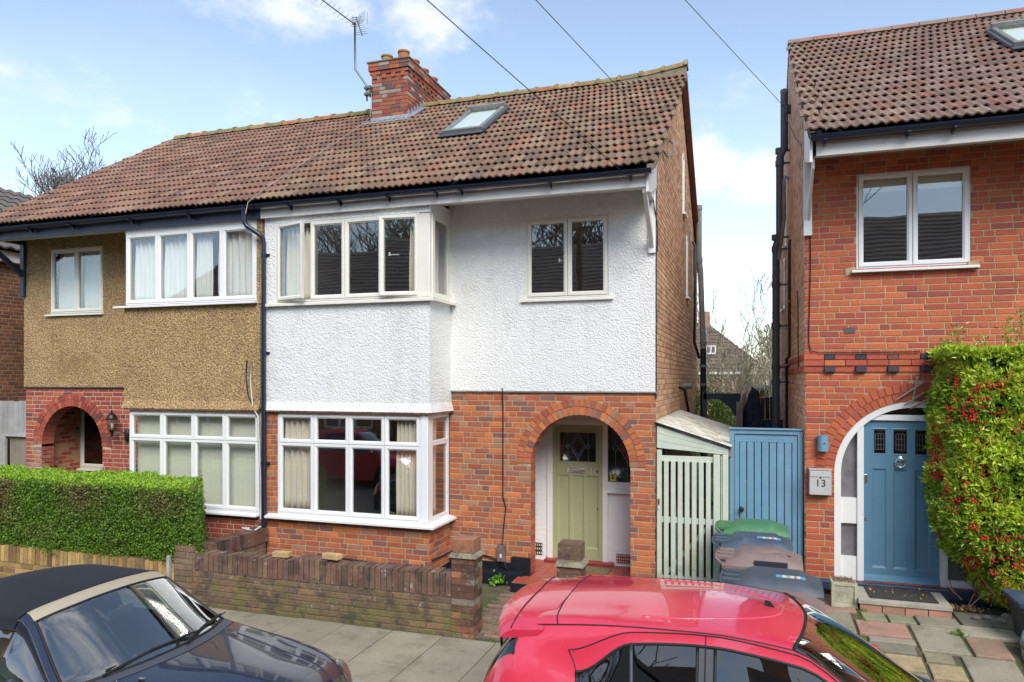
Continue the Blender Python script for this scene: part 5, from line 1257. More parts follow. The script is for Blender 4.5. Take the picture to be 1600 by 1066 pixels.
for i in range(40): inst('kerbstone', me, kb, (-22 + i * .9, -1.525, 0))
pv = empty('pavement', (-4, 6.6, 0), kind='structure')
mb = MB(); mb.box(-24, 14, 5.975, 7.36, -.16, -.012); mb.box(-24, 22, -6.95, -1.4, -.16, -.012); mb.build('bedding', 'paving_base', pv)
def slab_me(w, d, c, th=.03):
    e = .008; mb = MB(); a, b = w / 2, d / 2
    mb.add([(-a, -b, -th), (a, -b, -th), (a, b, -th), (-a, b, -th), (-a, -b, -.006), (a, -b, -.006), (a, b, -.006), (-a, b, -.006), (-a + e, -b + e, 0), (a - e, -b + e, 0), (a - e, b - e, 0), (-a + e, b - e, 0)],
           [(0, 1, 5, 4), (1, 2, 6, 5), (2, 3, 7, 6), (3, 0, 4, 7), (4, 5, 9, 8), (5, 6, 10, 9), (6, 7, 11, 10), (7, 4, 8, 11), (8, 9, 10, 11)], c); return mesh_only(mb, 'slab', 'slab_stone')
PSL = [(3, (.27, .235, .17)), (2, (.30, .26, .19)), (2, (.24, .21, .15))]
sv = [slab_me(.612, .895, jit(wpick(PSL), .08)) for _ in range(7)]; sv2 = [slab_me(.612, .45, jit(wpick(PSL), .08)) for _ in range(5)]
x = -15.97
while x < 1.5:
    if x > -16: inst('slab', random.choice(sv), pv, (x, 6.86 + random.uniform(-.004, .004), random.uniform(-.003, .004)), (random.uniform(-.004, .004), random.uniform(-.004, .004), random.uniform(-.003, .003)))
    inst('slab', random.choice(sv2), pv, (x, 6.19, random.uniform(-.002, .003)), (0, 0, random.uniform(-.003, .003))); x += .622
# weeds and moss along joints
mat('weed_green', (.10, .22, .03), .7)
mat('moss', (.10, .12, .02), .95, var=(20, .3), bump=[('n', 80, .01)])
def tuft(mb, c, n, h, s, col):
    for _ in range(n):
        a = random.uniform(0, 6.28); r = random.uniform(0, s); p = Vector(c) + Vector((r * math.cos(a), r * math.sin(a), 0)); t = Vector((random.uniform(-.5, .5), random.uniform(-.5, .5), 1)).normalized() * h * random.uniform(.4, 1); w = Vector((math.cos(a), math.sin(a), 0)).cross(Vector((0, 0, 1))) * h * .09
        mb.add([tuple(p - w), tuple(p + w), tuple(p + t)], [(0, 1, 2)], jit(col, .3))
def leaves(mb, C, N, size, cols, asp=.42, rngsd=1, bend=.0, up=.35):
    """C centres, N outward normals; rhombic leaves with varied lean"""
    R = np.random.default_rng(rngsd); n = len(C); C = np.asarray(C, float); N = np.asarray(N, float)
    d = R.normal(size=(n, 3)); d[:, 2] += up; d += N * .6; d /= np.linalg.norm(d, axis=1)[:, None]
    r = R.normal(size=(n, 3)); s = np.cross(d, r); s /= np.linalg.norm(s, axis=1)[:, None]
    L = size * R.uniform(.6, 1.25, n)[:, None]; nn = np.cross(d, s)
    P0 = C; P1 = C + d * L * .5 + s * L * asp + nn * L * .08; P2 = C + d * L + nn * L * -.1; P3 = C + d * L * .5 - s * L * asp + nn * L * .08
    V = np.stack([P0, P1, P2, P3], 1).reshape(-1, 3); b = len(mb.v)
    mb.v.extend(map(tuple, V.tolist())); mb.f.extend([(b + 4 * i, b + 4 * i + 1, b + 4 * i + 2, b + 4 * i + 3) for i in range(n)])
    cc_ = np.asarray(cols, float)
    if cc_.ndim == 1: cc_ = np.repeat(cc_[None], n, 0)
    cc_ = np.clip(cc_ * R.uniform(.7, 1.35, n)[:, None], 0, 1); mb.c.extend(map(tuple, np.repeat(cc_, 4, 0).tolist()))
def leaf_mat(name, rough=.45, trans=.25):
    m, nt, N, Lk, P = newmat(name)
    a = N.new('ShaderNodeAttribute'); a.attribute_name = 'Col'; Lk.new(a.outputs['Color'], P.inputs['Base Color']); P.inputs['Roughness'].default_value = rough
    t = N.new('ShaderNodeBsdfTranslucent'); Lk.new(a.outputs['Color'], t.inputs[0]); mx = N.new('ShaderNodeMixShader'); mx.inputs[0].default_value = trans
    Lk.new(P.outputs[0], mx.inputs[1]); Lk.new(t.outputs[0], mx.inputs[2]); Lk.new(mx.outputs[0], N['Material Output'].inputs['Surface'])
leaf_mat('leaf'); leaf_mat('leaf_gloss', .3, .2)
mb = MB()
for _ in range(150):
    x = -3.92 + random.choice([0, .622, -.622, 1.244, -1.244]) + random.uniform(-.01, .01); y = random.uniform(6.0, 7.3); tuft(mb, (x, y, -.008), 2, .015, .01, (.12, .16, .03))
for _ in range(160): tuft(mb, (random.uniform(-6.5, -2.9), 7.335 + random.uniform(-.02, .01), -.005), 2, .022, .015, (.11, .15, .03))
for _ in range(120): tuft(mb, (random.uniform(-2.86, -2.3), 7.34 + random.uniform(-.03, .05), .0), 3, .025, .02, (.12, .19, .03))
mb.build('joint_grass', 'leaf', None, kind='stuff', org=(-4, 7, 0), label='moss and tiny grass growing in the joints of the pavement', cat='grass')
wd = MB(); c0 = (-3.315, 9.33, .01); cs = [(c0[0] + random.gauss(0, .06), c0[1] + random.gauss(0, .04), .02 + abs(random.gauss(0, .05))) for _ in range(60)]
leaves(wd, cs, [(0, -.5, .6)] * 60, .06, (.16, .36, .04), .4, 3); we_ = empty('weed', c0, 'small bright green weed sprouting at the foot of the red brick wall', 'weed'); wd.build('foliage', 'leaf', we_, kind='stuff')
# front garden and path of the white house
mb = MB(); mb.box(-6.6, -3.1, 7.5, 8.8, -.1, -.005); mb.box(-13, -6.7, 7.5, 9.6, -.1, -.006); mb.build('garden_soil', 'earth', None, kind='structure')
pth = empty('path', (-2.1, 8.4, 0), kind='structure')
MB().box(-4.08, -1.2, 7.36, 9.5, -.1, -.014).build('bedding', 'paving_base', pth)
PPV = [(4, (.22, .145, .105)), (3, (.19, .135, .095)), (2, (.27, .16, .12)), (2, (.16, .13, .09))]
pvv = []
for i in range(14):
    mb = MB(); mb.box(-.105, .105, -.034, .034, -.03, 0, jit(wpick(PPV), .2)); pvv.append(mesh_only(mb, 'paver', 'paver_brick'))
r = 0; y = 7.41
while y < 9.36:
    x = -3.02 + (.1 if r % 2 else 0)
    while x < -1.2:
        if not (x > -3.0 and x < -1.3 and y > 9.05): inst('paver', random.choice(pvv), pth, (x, y, random.uniform(-.006, .004)), (random.uniform(-.03, .03), random.uniform(-.02, .02), random.uniform(-.012, .012)))
        x += .221
    y += .0775; r += 1
# forecourt of the red brick house
fc = empty('forecourt', (1.5, 8.2, .2), kind='structure')
mb = MB(); mb.grid([[(x * .2 - 1.2, y * .2 + 5.98 if y < 18 else 9.52, gz(x * .2 - 1.2, y * .2 + 5.98) - .022) for x in range(39)] for y in range(19)]); mb.build('bedding', 'paving_base', fc, smooth=True)
GR, PK, GN, BF, DG = (.29, .255, .19), (.37, .21, .155), (.28, .27, .17), (.38, .30, .16), (.21, .19, .15)
SL = [(.42, 1.15, 8.76, 9.36, PK), (.46, 1.07, 8.13, 8.74, GR), (1.17, 1.42, 8.52, 8.80, GN), (1.43, 1.70, 8.52, 8.80, GN), (1.71, 2.12, 8.52, 8.84, GR), (1.08, 1.58, 8.13, 8.50, PK), (1.60, 2.04, 7.90, 8.50, GR),
      (1.15, 1.59, 7.99, 8.11, GR), (1.12, 1.56, 7.80, 7.97, DG), (1.60, 1.86, 7.70, 7.88, GN), (1.25, 1.58, 7.50, 7.78, BF), (1.60, 1.90, 7.42, 7.68, BF), (1.92, 2.38, 7.28, 7.88, GR), (2.06, 2.40, 7.90, 8.30, PK),
      (2.06, 2.62, 8.32, 8.64, (.40, .37, .27)), (2.14, 2.72, 8.66, 9.12, DG), (2.64, 3.1, 8.2, 8.64, GN), (.5, 1.05, 7.55, 8.11, PK), (1.1, 1.58, 7.05, 7.48, GR), (1.6, 1.9, 6.9, 7.40, PK), (1.92, 2.4, 6.7, 7.26, DG), (.5, 1.08, 6.95, 7.53, GR), (-.1, .48, 7.4, 8.0, BF), (-.1, .44, 8.02, 8.7, GR), (-.2, .4, 8.72, 9.4, GR), (-.75, -.12, 8.0, 9.2, GR), (-.8, -.12, 7.38, 7.98, PK)]
y = 6.0
for (ya, yb2) in ((6.0, 6.45), (6.47, 6.88)):
    x = .5
    while x < 6: SL.append((x, x + .58, ya, yb2, random.choice([GR, PK, DG, BF]))); x += .6
SL += [(2.75, 3.3, 8.7, 9.3, GR), (3.15, 3.7, 8.1, 8.65, PK), (2.45, 3.0, 6.9, 7.5, GR), (3.05, 3.6, 7.0, 8.0, BF), (3.65, 4.4, 7.0, 8.0, GR), (4.45, 5.2, 7.0, 8.0, PK), (3.75, 4.5, 8.1, 9.3, GR), (4.55, 5.3, 8.1, 9.3, BF)]
for (a, b, c, d, cl) in SL:
    cl = jit(cl, .07); e = .009; cx_, cy_ = (a + b) / 2, (c + d) / 2; tx, ty = random.uniform(-.006, .006), random.uniform(-.006, .006)
    z = lambda x, y: gz(x, y) + .004 + (x - cx_) * tx + (y - cy_) * ty
    cs = [(a + e, c + e), (b - e, c + e), (b - e, d - e), (a + e, d - e)]; c2 = [(a + e + .008, c + e + .008), (b - e - .008, c + e + .008), (b - e - .008, d - e - .008), (a + e + .008, d - e - .008)]
    MB().add([(x, y, z(x, y) - .035) for x, y in cs] + [(x, y, z(x, y) - .006) for x, y in cs] + [(x, y, z(x, y)) for x, y in c2], [(0, 1, 5, 4), (1, 2, 6, 5), (2, 3, 7, 6), (3, 0, 4, 7), (4, 5, 9, 8), (5, 6, 10, 9), (6, 7, 11, 10), (7, 4, 8, 11), (8, 9, 10, 11)], cl).build('slab', 'slab_stone', fc)
mb = MB()
for _ in range(260):
    a, b, c, d, _c = random.choice(SL[:20]); s = random.random()
    p = (a + (b - a) * s, c) if random.random() < .5 else (b, c + (d - c) * s); tuft(mb, (p[0], p[1], gz(*p) - .01), 2, .022, .012, (.13, .20, .03))
for q in ((2.02, 8.31), (1.22, 8.82), (2.0, 8.34), (1.14, 8.5)):
    for _ in range(14): tuft(mb, (q[0] + random.gauss(0, .04), q[1] + random.gauss(0, .03), gz(*q)), 3, .05, .02, (.13, .26, .03))
mb.build('joint_weeds', 'leaf', None, kind='stuff', org=(1.5, 8, .2), label='grass and weeds in the joints of the coloured paving slabs', cat='weeds')
mb = MB(); mat('dry_leaf', attr=True, rough=.9)
cs = [(random.gauss(2.25, .12), random.gauss(9.18, .06), .27 + random.random() * .02) for _ in range(120)] + [(random.uniform(1.32, 1.96), random.uniform(8.95, 9.36), .40) for _ in range(26)]
leaves(mb, cs, [(0, 0, 1)] * len(cs), .035, (.36, .20, .07), .35, 9, up=0); mb.build('fallen_leaves', 'dry_leaf', None, kind='stuff', org=(2.2, 9.1, .27), label='dry brown leaves blown against the blue door step', cat='leaves')
eg = MB(); eg.hexa([(2.42, 7.3, gz(2.4, 7.3) - .05), (2.50, 7.3, gz(2.4, 7.3) - .05), (2.56, 8.05, gz(2.4, 8) - .05), (2.48, 8.05, gz(2.4, 8) - .05), (2.42, 7.3, gz(2.4, 7.3) + .07), (2.50, 7.3, gz(2.4, 7.3) + .07), (2.56, 8.05, gz(2.4, 8) + .07), (2.48, 8.05, gz(2.4, 8) + .07)]); tag(eg.build('edging_stone', 'concrete', None, org=(2.5, 7.7, .15)), 'low stone edging beside the paving slabs near the grey plastic bag', 'edging')

# ================================================================== GARDEN WALLS
def soldiers(parent, x0, x1, y0, y1, z0, z1, pal, m, ztop=None, p=.0735):
    x = x0
    while x < x1 - .03:
        zt = (ztop(x) if ztop else z1) + random.uniform(-.009, .007); j = random.uniform(-.006, .006)
        MB().hexa([(x, y0 + j, z0), (x + p - .009, y0 + j, z0), (x + p - .009, y1, z0), (x, y1, z0), (x + .003, y0 + j + .003, zt), (x + p - .012, y0 + j + .003, zt), (x + p - .012, y1 - .003, zt), (x + .003, y1 - .003, zt)], jit(wpick(pal), .25)).build('brick', m, parent); x += p
gw = empty('garden_wall', (-4.9, 7.46, 0), 'weathered dark brick front garden wall with a course of upright bricks along the top', 'garden wall')
MB().box(-6.68, -3.14, 7.365, 7.56, -.05, .425).box(-6.68, -3.14, 7.372, 7.56, .4, .635).box(-3.13, -2.88, 7.362, 7.62, -.05, .92).build('core', 'mortar_grey', gw)
bricks(gw, FR(7.36), 'f', -6.69, -3.14, -.03, .42, 'oldf', 'brick_wall_old', nsingle=200, bond='s', near=(-3.5, 6, .3))
soldiers(gw, -6.66, -3.16, 7.352, 7.575, .425, .66, [(5, (.155, .09, .062)), (3, (.18, .10, .068)), (2, (.13, .08, .06)), (1, (.21, .125, .085))], 'brick_wall_old', ztop=lambda x: .645 + .04 * (x + 6.66) / 3.5 + (.035 if -5.25 < x < -4.75 else 0))
gp = empty('gate_pier', (-3, 7.49, 0), 'lichen-spotted brick gate pier at the end of the weathered garden wall', 'pier')
def pier(o, x0, x1, y0, y1, zt, pal, m):
    MB().box(x0 + .006, x1 - .006, y0 + .006, y1 - .006, -.05, zt - .17).build('core', 'mortar_grey', o); z = -.03; k = 0
    while z < zt - .24:
        segs = [(x0, x1)] if k % 2 else [(x0, (x0 + x1) / 2 + .04), ((x0 + x1) / 2 + .05, x1)]
        if k % 3 == 0: segs = [(x0, x0 + .11), (x0 + .12, x1)]
        for (a, b) in segs: MB().box(a, b, y0 - random.uniform(0, .004), (y0 + y1) / 2, z, z + .066, jit(wpick(pal), .25)).build('brick', m, o)
        MB().box(x0 + .03, x1 + .002, (y0 + y1) / 2 + .008, y1, z, z + .066, jit(wpick(pal), .25)).build('brick', m, o); z += .075; k += 1
    MB().hexa([(x0 - .03, y0 - .03, z + .0), (x1 + .03, y0 - .03, z), (x1 + .03, y1 + .03, z), (x0 - .03, y1 + .03, z), (x0 - .002, y0 - .0, z + .05), (x1 + .0, y0, z + .05), (x1, y1, z + .05), (x0, y1, z + .05)], (.26, .23, .15)).build('coping_tile', m, o)
    MB().box(x0 + .005, x1 - .01, y0 + .01, y1 - .01, z + .05, zt, jit(pal[-1][1], .1)).build('cap_brick', m, o, bevel=.006)
pier(gp, -3.135, -2.87, 7.35, 7.61, 1.075, [(4, (.13, .065, .045)), (2, (.18, .085, .05)), (2, (.24, .20, .15)), (1, (.30, .13, .07))], 'brick_wall_old')
gp2 = empty('gate_pier', (-1.8, 7.49, 0), 'short brick gate pier standing alone in front of the sage green door', 'pier')
pier(gp2, -1.93, -1.67, 7.36, 7.61, 1.105, [(4, (.14, .08, .055)), (2, (.19, .10, .06)), (1, (.18, .11, .07))], 'brick_wall_old')
gp3 = empty('gate_pier', (-6.8, 7.47, 0), 'low brick pier where the buff wall meets the dark garden wall', 'pier')
MB().box(-6.97, -6.68, 7.36, 7.60, -.05, .64).build('core', 'mortar_grey', gp3)
for k in range(9):
    z = -.03 + k * .075
    for (a, b) in ([(-6.98, -6.69)] if k % 2 else [(-6.98, -6.80), (-6.79, -6.69)]): MB().box(a, b, 7.348, 7.6, z, z + .066, jit((.20, .13, .09), .2)).build('brick', 'brick_wall_old', gp3)
MB().box(-6.97, -6.68, 7.36, 7.6, .65, .715, (.22, .12, .09)).build('brick', 'brick_wall_old', gp3)
MB().box(-7.08, -7.04, 7.33, 7.37, .0, .58, (.45, .45, .48)).build('marker_post', 'brick_wall_old', gp3)
pw = empty('garden_wall', (-6.7, 8.1, 0), 'narrow brick party wall running back from the front wall to the downpipe', 'garden wall')
MB().box(-6.78, -6.62, 7.6, 8.70, -.05, .50).build('core', 'mortar_grey', pw)
bricks(pw, RT(-6.62), 'r', 7.6, 8.70, -.03, .50, 'oldr', 'brick_wall_old', nsingle=60, bond='s')
y = 7.62
while y < 8.68: MB().box(-6.80, -6.60, y, y + .066, .505, .70 + random.uniform(-.005, .01), jit(wpick([(3, (.12, .06, .045)), (1, (.2, .1, .07))]), .25)).build('brick', 'brick_wall_old', pw); y += .0755
bw = empty('garden_wall', (-9.9, 7.46, 0), 'buff brick garden wall under the clipped green hedge', 'garden wall')
MB().box(-14, -6.98, 7.375, 7.57, -.05, .47).build('core', 'mortar_buff', bw)
bricks(bw, FR(7.37), 'f', -14, -6.98, -.03, .27, 'bufff', 'brick_buff', nsingle=40, bond='s', near=(-7, 6, 1))
soldiers(bw, -13.2, -7.0, 7.358, 7.58, .275, .49, PBUFF, 'brick_buff')
for (x, y, r_, lab) in ((-5.43, 7.46, .12, 'loose pale brick lying on the dark garden wall, left of the other loose brick'), (-4.72, 7.45, -.1, 'loose yellow brick lying on the dark garden wall nearest the gate pier')):
    b = MB(); w_, d_ = (.11, .05) if x < -5 else (.112, .052); b.box(-w_, w_, -d_, d_, 0, .065, (.50, .34, .16)); me = mesh_only(b, 'loose_brick', 'brick_buff')
    o = bpy.data.objects.new('loose_brick', me); COL.objects.link(o); o.location = (x, y, .668 if x < -5 else .700); o.rotation_euler = (0, 0, r_); tag(o, lab, 'brick'); ORG[o.name] = Vector(o.location); bv = o.modifiers.new('b', 'BEVEL'); bv.width = .006

# ================================================================== ALLEY
bg = empty('side_gate', (.2, 9.6, .15), 'tall sky blue boarded side gate in a matching frame', 'gate')
mb = MB(); wring(mb, FR(9.58), -.232, .637, .12, 2.205, [(0, -.06), (0, 0), (.055, 0), (.055, -.06)]); mb.box(-.24, .645, 9.56, 9.66, 2.206, 2.225); mb.build('frame', 'gate_blue', bg, bevel=.003)
mb = MB(); wring(mb, FR(9.60), -.170, .575, .16, 2.14, [(0, -.04), (0, 0), (.055, 0), (.055, -.01)]); mb.box(-.115, .52, 9.602, 9.64, 2.05, 2.085); mb.build('ledge', 'gate_blue', bg)
x = -.112
while x < .50: MB().hexa([(x + .004, 9.606, .2), (x + .083, 9.606, .2), (x + .083, 9.635, .2), (x + .004, 9.635, .2), (x + .004, 9.606, 2.052), (x + .083, 9.606, 2.052), (x + .083, 9.635, 2.052), (x + .004, 9.635, 2.052)]).build('board', 'gate_blue', bg, bevel=.004); x += .0895
MB().lathe([(.032, 0), (.032, .012), (.016, .02), (.016, .035), (.028, .045), (.026, .06), (.0, .066)], (-.085, 9.60, 1.19), 18, axis=(0, -1, 0)).build('knob', 'black_metal', bg, smooth=True, auto=40)
gg = empty('side_gate', (-.7, 9.5, .1), 'pale sage green slatted side gate below the lean-to', 'gate')
MB().box(-1.135, -1.075, 9.46, 9.52, .08, 1.925).build('stile', 'gate_sage', gg, bevel=.004); MB().box(-.425, -.345, 9.455, 9.52, .08, 1.885).build('stile', 'gate_sage', gg, bevel=.004)
for z in (1.775, .98, .22): MB().box(-1.075, -.425, 9.485, 9.525, z, z + .075).build('rail', 'gate_sage', gg, bevel=.003)
MB().hexa([(-1.06, 9.526, .30), (-1.0, 9.526, .30), (-1.0, 9.545, .30), (-1.06, 9.545, .30), (-.50, 9.526, .98), (-.44, 9.526, .98), (-.44, 9.545, .98), (-.50, 9.545, .98)]).build('brace', 'gate_sage', gg)
for i in range(7): x = -1.045 + i * .088; MB().box(x, x + .058, 9.462, 9.484, .12, 1.79).build('slat', 'gate_sage', gg, bevel=.003)
MB().box(-1.118, -1.10, 9.445, 9.46, 1.20, 1.29).cyl((-1.11, 9.45, 1.21), (-1.11, 9.44, 1.16), .008, 6).build('latch', 'chrome', gg)
gpt = MB().box(-.315, -.245, 9.47, 9.55, .05, 1.885).box(-.337, -.318, 9.49, 9.53, .05, 1.87).build('gate_post', 'gate_sage', None, org=(-.28, 9.5, .05), bevel=.004); tag(gpt, 'pale sage post squeezed between the slatted gate and the blue gate', 'post')
lt = empty('lean_to', (-.7, 10.5, 2.0), 'lean-to with a dirty white corrugated roof over the side passage', 'lean-to')
for (za, zb, zc, zd) in ((1.95, 2.045, 1.885, 1.90), (2.048, 2.14, 1.903, 1.93), (2.143, 2.235, 1.933, 1.955)):
    MB().hexa([(-1.135, 9.47, za), (-.243, 9.47, zc), (-.243, 9.50, zc), (-1.135, 9.50, za), (-1.135, 9.47, zb), (-.243, 9.47, zd), (-.243, 9.50, zd), (-1.135, 9.50, zb)]).build('fascia_board', 'gate_sage', lt, bevel=.002)
mat('corrugated', (.62, .61, .52), .6, var=(3, .12), fine=(30, .15), patches=[(4, .48, .60, (.30, .26, .17), .6)])
mb = MB(); P = []
for j in range(13):
    t = j / 12; xx = -1.15 + t * .95; row = []
    for i in range(24 * 8 + 1):
        yy = 9.42 + i * (3.5 / (24 * 8)); row.append((xx, yy, 2.29 - .30 * t + .020 * math.sin(i / 8 * 2 * math.pi)))
    P.append(row)
mb.grid(P); o = mb.build('corrugated_sheet', 'corrugated', lt, smooth=True); so_ = o.modifiers.new('t', 'SOLIDIFY'); so_.thickness = .004
for y in (9.7, 10.6, 11.6, 12.6): MB().hexa([(-1.15, y, 2.19), (-.22, y, 1.90), (-.22, y + .05, 1.90), (-1.15, y + .05, 2.19), (-1.15, y, 2.255), (-.22, y, 1.955), (-.22, y + .05, 1.955), (-1.15, y + .05, 2.255)]).build('rafter', 'wood_weathered', lt)
MB().box(-.27, -.21, 9.55, 12.9, 1.86, 1.93, (.30, .24, .17)).build('wall_plate', 'wood_weathered', lt)
for y in (9.6, 11.2, 12.8): MB().box(-.26, -.20, y, y + .06, 0, 1.88, (.30, .24, .17)).build('post', 'wood_weathered', lt)
MB().add([(-.55, 9.44, 2.10), (-.36, 9.44, 2.04), (-.34, 9.75, 2.03), (-.52, 9.8, 2.10), (-.54, 9.45, 2.125), (-.36, 9.45, 2.065), (-.35, 9.74, 2.055), (-.52, 9.79, 2.125)], [(0, 1, 2, 3), (4, 5, 6, 7), (0, 1, 5, 4), (1, 2, 6, 5), (2, 3, 7, 6)]).build('patch_sheet', 'corrugated', lt)
# things stored in the passage behind the slats
MB().box(-1.05, -.6, 10.4, 10.8, 0, 1.1, (.34, .22, .08)).build('box', 'wood_weathered', None, org=(-.8, 10.6, 0), label='brown crate seen between the gate slats', cat='crate')
o = MB().tube([(-.95, 10.0, .1), (-.9, 10.1, 1.95)], .02, 6, (.5, .5, .5)).box(-1.1, -.75, 10.05, 10.1, 1.8, 1.95, (.45, .45, .45)).build('garden_rake', 'wood_weathered', None, org=(-.9, 10, .1)); tag(o, 'long handled rake leaning in the passage behind the sage gate', 'rake')
mat('bike_grey', (.25, .27, .28), .4)
bk = empty('bicycle', (-.5, 10.9, 0), 'grey bicycle leaning in the passage behind the sage gate', 'bicycle')
for yy in (10.6, 11.6):
    t = [(-.52 , yy + .33 * math.cos(a), .36 + .33 * math.sin(a)) for a in [i * math.pi / 12 for i in range(25)]]; MB().tube(t, .018, 6).build('wheel', 'black_plastic', bk, smooth=True)
MB().tube([(-.52, 10.6, .36), (-.52, 10.75, .95), (-.52, 11.35, .9), (-.52, 11.15, .35), (-.52, 10.75, .88)], .016, 6).tube([(-.52, 11.15, .35), (-.52, 11.6, .36), (-.52, 11.35, .9)], .014, 6).build('frame', 'bike_grey', bk); MB().tube([(-.75, 10.72, 1.0), (-.52, 10.7, 1.02), (-.3, 10.72, 1.0)], .012, 6).build('handlebar', 'black_metal', bk); MB().box(-.58, -.46, 11.25, 11.5, .93, .98).build('saddle', 'black_plastic', bk, bevel=.02)

# ---- wheelie bins
mat('bin_green', (.06, .19, .085), .55, var=(6, .15), patches=[(9, .52, .66, (.16, .24, .15), .5)]); mat('bin_navy', (.05, .075, .115), .55, var=(6, .18), patches=[(9, .50, .66, (.12, .14, .16), .5)]); mat('bin_slate', (.06, .075, .095), .5, var=(5, .18)); mat('bin_brown', (.22, .155, .14), .55, var=(6, .12), patches=[(9, .52, .66, (.14, .11, .10), .5)]); mat('bin_black', (.03, .033, .04), .5)
mat('bin_grime', (.22, .24, .25), .7)
mat('sticker_blue', (.10, .36, .55), .5); mat('sticker_white', (.62, .62, .58), .5); mat('sticker_green', (.30, .45, .25), .5); mat('sticker_red', (.50, .16, .13), .5)
def wheelie_bin(x0, y0, z0, label, mb_, ml, h=.92, L=.70, W=.55, sticker=False, lidkind='flat', yaw=0, tilt=0, lift=0):
    b = empty('wheelie_bin', (x0, y0, z0), label, 'bin', 'wheelie bins in front of the blue gate'); b.rotation_euler = (0, 0, 0)
    T = lambda x, y, z: (x0 + x * math.cos(yaw) - y * math.sin(yaw), y0 + x * math.sin(yaw) + y * math.cos(yaw), z0 + z)
    m = MB(); m.xf = T; hw = W / 2
    m.hexa([(.10, -hw * .78, .05), (L * .86, -hw * .78, .02), (L * .86, hw * .78, .02), (.10, hw * .78, .05), (.04, -hw * .95, h - .05), (L - .05, -hw * .95, h - .05), (L - .05, hw * .95, h - .05), (.04, hw * .95, h - .05)])
    m.build('body', mb_, b, bevel=.02)
    m = MB(); m.xf = T; m.hexa([(.0, -hw, h - .07), (L - .02, -hw, h - .07), (L - .02, hw, h - .07), (.0, hw, h - .07), (-.01, -hw, h - .01), (L, -hw, h - .01), (L, hw, h - .01), (-.01, hw, h - .01)]); m.build('rim', mb_, b, bevel=.012)
    # lid: domed shell with a long flat crown drooping to the front lip
    m = MB(); m.xf = T; P = []; nx, ny = 22, 18
    for i in range(nx + 1):
        s = i / nx; x = .03 + s * (L + .03); row = []
        crown = h + .015 + .058 * math.sin(min(1, s * 3.2) * math.pi / 2) * (1 - max(0, (s - .72) / .28) ** 2 * .85) + lift * s
        for j in range(ny + 1):
            q = j / ny * 2 - 1; e = abs(q) ** 9; hw2 = hw * 1.03 * (1 - .10 * max(0, (s - .8) / .2) ** 2)
            z = h - .02 + lift * s + (crown - h + .02 - lift * s) * (1 - e)
            inner = 1 if (abs(q) < .68 and .16 < s < .80) else 0
            z += .016 * inner
            row.append((x, q * hw2, z))
        P.append(row)
    m.grid(P)
    edge = [P[0][j] for j in range(ny + 1)] + [P[i][ny] for i in range(1, nx + 1)] + [P[nx][j] for j in range(ny - 1, -1, -1)] + [P[i][0] for i in range(nx - 1, 0, -1)]
    low = [(a, c, d - .045) for a, c, d in edge]; k = len(edge); m.add(edge + low, [(i, (i + 1) % k, k + (i + 1) % k, k + i) for i in range(k)])
    lid = m.build('lid', ml, b, smooth=True, auto=38)
    m = MB(); m.xf = T; m.tube([(-.005, -hw * .72, h - .03), (-.06, -hw * .7, h + .02), (-.07, 0, h + .025), (-.06, hw * .7, h + .02), (-.005, hw * .72, h - .03)], .015, 8); m.build('handle', mb_, b, smooth=True)
    for q in (-.55, 0, .55):
        m = MB(); m.xf = T; m.box(-.05, .10, hw * q - .03, hw * q + .03, h + .005, h + .05); m.build('hinge', ml, b, bevel=.008)
    for q in (-1, 1): MB().cyl(T(.10, q * hw * .80, .10), T(.10, q * hw * .98, .10), .10, 20).build('wheel', 'bin_black', b, smooth=True, auto=40)
    m = MB(); m.xf = T; m.box(L - .0, L + .05, -hw * .5, hw * .5, h - .06 + lift, h - .03 + lift); m.build('lip', ml, b, bevel=.008)
    if lidkind == 'rib':
        m = MB(); m.xf = T; Q = []
        for i in range(13):
            s = i / 12; x = .22 + s * .42; Q.append([(x, (j / 8 * 2 - 1) * (.10 + .04 * math.sin(s * math.pi * 2)), h + .078 + .035 * math.sin(math.pi * s) ** .5 * (1 - abs(j / 8 * 2 - 1) ** 3)) for j in range(9)])
        m.grid(Q); m.build('lid_panel', ml, lid, smooth=True); m = MB(); m.xf = T; m.box(.30, .60, -hw * .99 - .008, -hw * .93, h - .0, h + .045); m.build('slot', 'bin_black', lid)
    if sticker:
        zs = h + .123; parts_ = [(.40, .455, 'sticker_blue'), (.455, .485, 'sticker_white'), (.485, .52, 'sticker_green'), (.52, .55, 'sticker_white'), (.55, .57, 'sticker_red'), (.57, .60, 'sticker_white'), (.60, .64, 'sticker_blue')]
        for (a, c, mm_) in parts_:
            zz = lambda x: h + .032 + .058 * (1 - max(0, ((x - .03) / (L + .03) - .72) / .28) ** 2 * .85) + (.0)
            m = MB(); m.xf = T
            m.hexa([(a, -.14, zz(a) - .006), (c, -.14, zz(c) - .006), (c, -.075, zz(c) - .002), (a, -.075, zz(a) - .002), (a, -.14, zz(a) + .003), (c, -.14, zz(c) + .003), (c, -.075, zz(c) + .004), (a, -.075, zz(a) + .004)]); m.build('sticker', mm_, lid)
    return b
wheelie_bin(-.31, 9.12, .12, 'wheelie bin with a bright green lid, standing against the blue gate', 'bin_green', 'bin_green', h=.92)
wheelie_bin(-.31, 8.36, .12, 'navy wheelie bin with a white sticker, just in front of the green one', 'bin_navy', 'bin_navy', h=.915, sticker=True, yaw=-.02)
wheelie_bin(-.24, 7.58, .12, 'brown wheelie bin with a raised panel and slot on its lid', 'bin_brown', 'bin_brown', h=.93, L=.68, lidkind='rib', yaw=-.03)
wheelie_bin(-.17, 6.82, .08, 'slate grey wheelie bin with a stickered lid, nearest whole bin to the red car', 'bin_navy', 'bin_slate', h=.95, sticker=True, L=.72, yaw=-.03)
